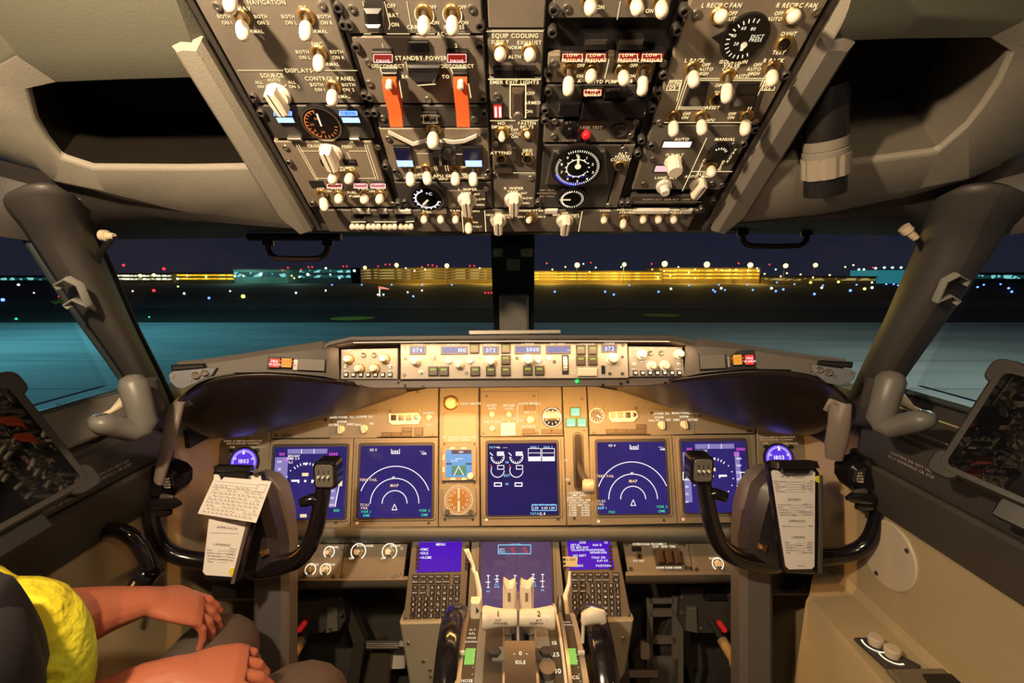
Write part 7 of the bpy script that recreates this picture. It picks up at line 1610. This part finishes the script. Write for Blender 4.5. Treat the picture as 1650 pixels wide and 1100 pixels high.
lampset([(392, 480, 3.4), (1393, 467, 2.4), (1306, 455, 2.2), (1351, 454, 2.2), (287, 463, 1.5), (1541, 461, 2.2)], 2, YEL, 'yellow light on the dark airfield', 'yellow airfield lights')
lampset([(27, 519, 2), (241, 516, 1.4)], 2, GRN, 'small green light on the apron edge', 'green apron lights')
# wind sock and service truck
p = gp(612, 477)
t = thing('windsock', 'lit white and red windsock on a short pole out on the airfield', 'windsock', p)
k = p.y / FP
MB().tube([p, p + Vector((0, 0, 14 * k))], .9 * k, 8).build('pole', lit('sock_white', (1, .85, .7), 1.4), t, 0)
MB().tube([p + Vector((-1 * k, 0, 13.5 * k)), p + Vector((6 * k, 0, 13 * k)), p + Vector((15 * k, 0, 11.5 * k))], [2.2 * k, 1.7 * k, .9 * k], 10).build('sock', lit('sock_red', (1, .30, .18), 1.0), t, 40)
p = gp(92, 492)
t = thing('service_truck', 'small yellow service truck out on the apron through the captain side window', 'truck', p); k = p.y / FP
def tb(n_, x0, x1, z0, z1, m): MB().lbox(IDF, p.x + x0 * k, p.y, p.x + x1 * k, p.y + 8 * k, p.z + z0 * k, p.z + z1 * k, 1 * k).build(n_, m, t, 0)
tb('body', -10, 2, 2, 7, mat('truck_yellow', (.6, .45, .03), .5)); tb('cab', 2, 10, 2, 11, mat('truck_yellow', (.6, .45, .03), .5)); tb('cab_window', 5, 8, 8, 10, GLASSY)
for x in (-7, 6): MB().lathe(Matrix.Translation((p.x + x * k, p.y - .1, p.z + 2 * k)) @ Matrix.Rotation(math.pi / 2, 4, 'X'), [(.0002, -1 * k), (2.2 * k, -1 * k), (2.2 * k, 1 * k), (.0002, 1 * k)], 14).build('wheel', RUBBER, t, 30)
# railing seen through the captain side window (wet step rail)
t = thing('service_rail', 'thin dark rail outside the captain side window', 'rail', Vector((-1.6, 1.4, GZ)))
MB().tube([pt(95, 656, 1.6), pt(170, 646, 1.9), pt(205, 640, 2.1)], .012, 8).build('rail_bar', mat('rail_maroon', (.05, .015, .015), .5), t, 40)
for x, y, d in ((147, 649, 1.8),): MB().tube([pt(x, y, d), pt(x + 1, y + 60, d)], .009, 8).build('rail_post', mat('rail_maroon', (.05, .015, .015), .5), t, 40)
# ================================================================ THE PILOT (captain seat, seen from behind and above)
SKIN = mat('skin', (.50, .15, .08), .5, bump=.08, bscale=120)
VEST = mat('vest_yellow', (.72, .62, .02), .75, var=.12, vscale=14, bump=1., bscale=35)
VEST.node_tree.nodes['Bump'].inputs['Distance'].default_value = .012
SLEEVE = mat('dark_cloth', (.018, .015, .02), .85, bump=.2, bscale=200)
TROUS = mat('trouser_brown', (.10, .075, .062), .85, bump=.25, bscale=160)
def skinmesh(name, chains, m, parent=None, sub=2, **kw):
    """chains: lists of (point, radius or (rx, ry)); chains starting with an int continue from that vertex"""
    vs, rs, es = [], [], []
    for c in chains:
        k = None
        for e in c:
            if isinstance(e, int): k = e; continue
            p, r = e; vs.append(p); rs.append(r if isinstance(r, tuple) else (r, r))
            if k is not None: es.append((k, len(vs) - 1))
            k = len(vs) - 1
    me = bpy.data.meshes.new(name); loc = vs[0].copy()
    me.from_pydata([tuple(v - loc) for v in vs], es, []); me.materials.append(m)
    o = place(name, me, Matrix.Translation(loc), parent, **kw)
    s = o.modifiers.new('skin', 'SKIN'); s.use_smooth_shade = True
    md = o.modifiers.new('sub', 'SUBSURF'); md.levels = md.render_levels = sub
    if not me.skin_vertices: 
        bpy.context.view_layer.objects.active = o
        me.attributes
    lay = me.skin_vertices[0].data if me.skin_vertices else None
    if lay is None: return o
    for i, r in enumerate(rs): lay[i].radius = r
    lay[0].use_root = True
    return o
pilot = thing('person', 'person in a yellow safety vest sitting in the captain seat, arms reaching over the lap', 'person', cw(-.62, -.60, .35))
# body with both arms as one surface: pelvis root, spine, neck, head, arms, legs
B = cw
pel = B(-.56, -.72, .26)
body = [[(pel, (.09, .09)), (B(-.56, -.58, .28), (.09, .09)), (B(-.57, -.42, .33), (.09, .09)), (B(-.58, -.27, .37), (.09, .08)), (B(-.585, -.16, .385), .055), (B(-.59, -.11, .39), .050), (B(-.60, -.03, .40), (.075, .085)), (B(-.60, .05, .40), (.078, .09)), (B(-.60, .11, .395), .05)],
        [3, (B(-.46, -.235, .385), .045), (B(-.475, -.31, .42), .038), (B(-.545, -.345, .50), .030), (pt(120, 1006, .62), .020), (pt(215, 983, .70), .016)],
        [3, (B(-.655, -.28, .37), .04), (B(-.655, -.40, .42), .036), (B(-.645, -.48, .46), .030), (pt(190, 1115, .56), .020), (pt(290, 1085, .60), .015)],
        [0, (B(-.44, -.70, .45), .06), (pt(470, 1145, .72), .055), (pt(500, 1128, .83), .045), (pt(515, 1180, .92), .04), (B(-.36, -1.0, .95), .035)],
        [0, (B(-.62, -.70, .45), .055), (pt(310, 1120, .68), .05), (pt(358, 1040, .83), .045), (pt(358, 1120, .92), .04), (B(-.60, -1.0, .95), .035)]]
skinmesh('body', body, SLEEVE, pilot)
def hand(name, wrist, cdir_, side, up, m, curl=.6, scale=1., thumb=1):
    """palm and five separate fingers as one skinned surface"""
    f = cdir_.normalized(); u = (up - f * up.dot(f)).normalized(); r = f.cross(u) * side
    k = scale
    def P(a, b, c): return wrist + (f * a + r * b + u * c) * k
    ch = [[(P(.0, 0, 0), (.026 * k, .020 * k)), (P(.030, 0, .002), (.036 * k, .015 * k)), (P(.068, 0, .003), (.040 * k, .012 * k))]]
    for i, (b, ln) in enumerate(((.034, .074), (.012, .083), (-.011, .078), (-.033, .062))):
        c = curl * (1 + .15 * i)
        a1 = P(.088, b, .002); 
        def step(o, L, ang): return (o[0] + L * math.cos(ang), o[1] - L * math.sin(ang))
        q0 = (.088, .002); q1 = step(q0, ln * .45, c * .5); q2 = step(q1, ln * .32, c * 1.1); q3 = step(q2, ln * .23, c * 1.6)
        sp = b * 1.28
        ch.append([2, (P(q0[0], b, q0[1]), .0088 * k), (P(q1[0], sp, q1[1]), .0082 * k), (P(q2[0], sp, q2[1]), .0076 * k), (P(q3[0], sp, q3[1]), .0060 * k)])
    ch.append([1, (P(.040, .036, -.006), .0135 * k), (P(.062, .056, -.014), .0105 * k), (P(.088, .062, -.022), .0088 * k)])
    return skinmesh(name, ch, m, pilot, 2)
def oval(mb, pts, side, n=16):
    """elliptical tube: pts [(point, half width along side, half thickness)]"""
    vs = []; m = len(pts)
    for i, (p, rx, ry) in enumerate(pts):
        t = (pts[min(i + 1, m - 1)][0] - pts[max(i - 1, 0)][0]).normalized()
        sd = (side - t * side.dot(t)).normalized(); up = t.cross(sd)
        for k in range(n):
            a = 2 * math.pi * k / n; vs.append(p + sd * math.cos(a) * rx + up * math.sin(a) * ry)
    fs = [(i * n + j, i * n + (j + 1) % n, (i + 1) * n + (j + 1) % n, (i + 1) * n + j) for i in range(m - 1) for j in range(n)]
    mb.add(vs, fs + [tuple(reversed(range(n))), tuple((m - 1) * n + j for j in range(n))])
def arm(name, chain, wrist, f, up, thumb, curls, m, k=1.):
    """forearm, palm, thumb and four unequal bent fingers fused into one skin"""
    f = f.normalized(); u = (up - f * up.dot(f)).normalized(); r = f.cross(u) * thumb
    P = lambda a, b, c: wrist + (f * a + r * b + u * c) * k
    q = MB()
    oval(q, chain + [(wrist, .028 * k, .020 * k), (P(.02, 0, 0), .030 * k, .018 * k)], r)
    oval(q, [(P(-.01, 0, 0), .026 * k, .018 * k), (P(.015, .002, .0), .034 * k, .0165 * k), (P(.045, .001, .003), .041 * k, .015 * k), (P(.075, 0, .004), .042 * k, .013 * k), (P(.090, 0, .002), .040 * k, .009 * k)], r)
    for i, (b, ln, rad) in enumerate(((.031, .072, .0092), (.0105, .080, .0095), (-.0105, .074, .0090), (-.030, .058, .0080))):
        c = curls[i]; a, h = .082 - abs(b) * .15, .004; sp = b; pts = [(P(a - .01, sp, h), rad * k, rad * k)]
        ang = 0
        for seg, fr_ in enumerate((.42, .32, .26)):
            ang += c * (1, 1.15, .8)[seg]
            steps = 2
            for z in range(steps):
                a += ln * fr_ / steps * math.cos(ang); h -= ln * fr_ / steps * math.sin(ang); sp += b * .06
                rr = rad * (1 - .09 * seg) * (1.0 if z else .93)
                pts.append((P(a, sp, h), rr * k, rr * k * .95))
        a += .004 * math.cos(ang); h -= .004 * math.sin(ang); pts.append((P(a, sp, h), rad * .45 * k, rad * .4 * k))
        oval(q, pts, r, 12)
        nl = P(a - .007 * math.cos(ang) , sp, h + .0065)
    oval(q, [(P(.012, .018, -.003), .014 * k, .013 * k), (P(.034, .040, -.008), .0125 * k, .0125 * k), (P(.055, .056, -.012), .0105 * k, .0105 * k), (P(.073, .062, -.017), .0098 * k, .009 * k), (P(.086, .063, -.022), .006 * k, .005 * k)], u, 12)
    o = q.build(name, m, pilot, 60)
    md = o.modifiers.new('v', 'REMESH'); md.mode = 'VOXEL'; md.voxel_size = .0018; md.use_smooth_shade = True
    md = o.modifiers.new('s', 'SMOOTH'); md.factor = .6; md.iterations = 5
    return o
w1 = pt(238, 968, .675)
arm('right_arm', [(B(-.545, -.345, .50), .046, .044), (pt(110, 1000, .60), .042, .038), (pt(180, 980, .645), .032, .028)], w1, pt(350, 990, .735) - w1, cdir(Vector((.10, .93, -.25))), -1, (.22, .28, .36, .45), SKIN, .86)
w2 = pt(284, 1086, .585)
arm('left_arm', [(B(-.645, -.49, .46), .042, .040), (pt(190, 1135, .55), .036, .034), (pt(240, 1104, .572), .029, .026)], w2, pt(395, 1076, .62) - w2, cdir(Vector((.1, .93, -.25))), 1, (.30, .36, .44, .52), SKIN, .88)
skinmesh('safety_vest', [[(B(-.565, -.58, .30), (.115, .12)), (B(-.575, -.44, .34), (.115, .12)), (B(-.575, -.31, .38), (.115, .11)), (B(-.58, -.23, .395), (.09, .08))],
    [2, (B(-.505, -.255, .45), (.072, .062))], [2, (B(-.645, -.25, .39), (.045, .055))]], VEST, pilot)
skinmesh('vest_front', [[(B(-.51, -.235, .44), (.07, .05)), (B(-.515, -.33, .475), (.078, .05)), (B(-.53, -.44, .47), (.08, .05))]], VEST, pilot)
skinmesh('right_sleeve', [[(B(-.485, -.215, .355), .058), (B(-.462, -.27, .365), .064), (B(-.475, -.33, .39), .058), (B(-.52, -.35, .45), .050)]], SLEEVE, pilot)
skinmesh('trousers', [[(pel, (.12, .14)), (B(-.44, -.70, .45), .095), (pt(470, 1150, .72), .086), (pt(500, 1128, .83), .074), (pt(515, 1180, .92), .065), (B(-.36, -1.0, .95), .055)],
    [0, (B(-.615, -.70, .45), .075), (pt(310, 1120, .68), .078), (pt(358, 1040, .83), .070), (pt(358, 1120, .92), .058), (B(-.60, -1.0, .95), .055)]], TROUS, pilot)
skinmesh('hair', [[(B(-.60, .02, .38), (.085, .09)), (B(-.60, .08, .385), (.083, .09)), (B(-.60, .12, .39), .05)]], mat('hair_dark', (.02, .013, .01), .6), pilot)
o = MB()
nose = B(-.60, .025, .505)
o.tube([B(-.60, .05, .482), nose, B(-.60, .015, .485)], [.008, .012, .009], 10); o.build('nose', SKIN, pilot, 60)
for sx in (-.03, .03): MB().lathe(Matrix.Translation(B(-.60 + sx, .045, .475)), [(.0002, -.011), (.008, -.008), (.011, 0), (.008, .008), (.0002, .011)], 14).build('eye', PAPER, pilot, 60)
for sx in (-.082, .082): MB().lathe(Matrix.Translation(B(-.60 + sx, .02, .41)) @ Matrix.Scale(.5, 4, (1, 0, 0)), [(.0002, -.028), (.016, -.02), (.02, 0), (.016, .02), (.0002, .028)], 14).build('ear', SKIN, pilot, 60)
MB().tube([B(-.625, -.025, .475), B(-.60, -.028, .482), B(-.575, -.025, .475)], [.003, .006, .003], 10).build('mouth', mat('lips', (.45, .15, .12), .5), pilot, 60)
# captain seat
st = thing('pilot_seat', 'dark captain seat under the person in the yellow vest', 'seat', cw(-.56, -.85, .2))
MB().lbox(IDF, -.685, .02, -.36, .50, CAMZ - .98, CAMZ - .86, .03, .06).build('seat_cushion', mat('seat_cloth', (.03, .028, .03), .9), st, 30)
MB().lbox(IDF, -.685, -.02, -.38, .09, CAMZ - .86, CAMZ - .15, .03, .03).build('backrest', mat('seat_cloth', (.03, .028, .03), .9), st, 30)
MB().lbox(IDF, -.62, .12, -.44, .40, 0, CAMZ - .98, .01, .02).build('pedestal', DSTEEL, st, 30)
# ================================================================ CAMERA, LIGHT, WORLD
cam = bpy.data.cameras.new('camera'); cam.lens_unit = 'MILLIMETERS'; cam.sensor_width = 36.; cam.lens = FP / 1650 * 36; cam.clip_start = .01; cam.clip_end = 2000
co = bpy.data.objects.new('camera', cam); COL.objects.link(co); SC.camera = co
co.location = (0, 0, CAMZ); co.rotation_euler = (math.radians(90) - PITCH, 0, 0)
point('dome_light', cw(-.34, .30, .01), .022, 40, (1, .74, .47))
point('rear_fill_light', cw(.08, .34, -.12), .05, 8, (1, .72, .44))  # unseen fill lamp added to brighten the right side and pedestal
area('glareshield_flood', cw(0, -.155, .93), cw(0, -.36, 1.10), .62, 3.4, (1, .47, .13), .02)
area('panel_top_flood', cw(0, -.01, .865), cw(0, -.08, .93), .66, .5, (1, .62, .32), .008)
point('apron_floodlight', Vector((-26, 22, 9)), .5, 5600, (.20, .85, 1))
point('apron_lamp', Vector((16, 12, 9)), .5, 3600, (.80, 1, .86))
w = bpy.data.worlds.new('night'); SC.world = w; w.use_nodes = True
nt = w.node_tree; bg = nt.nodes['Background']
tc = nt.nodes.new('ShaderNodeTexCoord'); sp = nt.nodes.new('ShaderNodeSeparateXYZ'); rp = nt.nodes.new('ShaderNodeValToRGB')
nt.links.new(tc.outputs['Generated'], sp.inputs[0]); nt.links.new(sp.outputs['Z'], rp.inputs['Fac'])
rp.color_ramp.elements[0].position = 0; rp.color_ramp.elements[0].color = (.016, .016, .030, 1)
rp.color_ramp.elements[1].position = .35; rp.color_ramp.elements[1].color = (.004, .006, .02, 1)
nt.links.new(rp.outputs[0], bg.inputs['Color']); bg.inputs['Strength'].default_value = 1.
SC.view_settings.view_transform = 'Standard'; SC.view_settings.look = 'None'; SC.view_settings.exposure = 0; SC.view_settings.gamma = 1
SC.view_settings.use_curve_mapping = False
SC.cycles.max_bounces = 6; SC.cycles.transparent_max_bounces = 8; SC.cycles.use_denoising = True
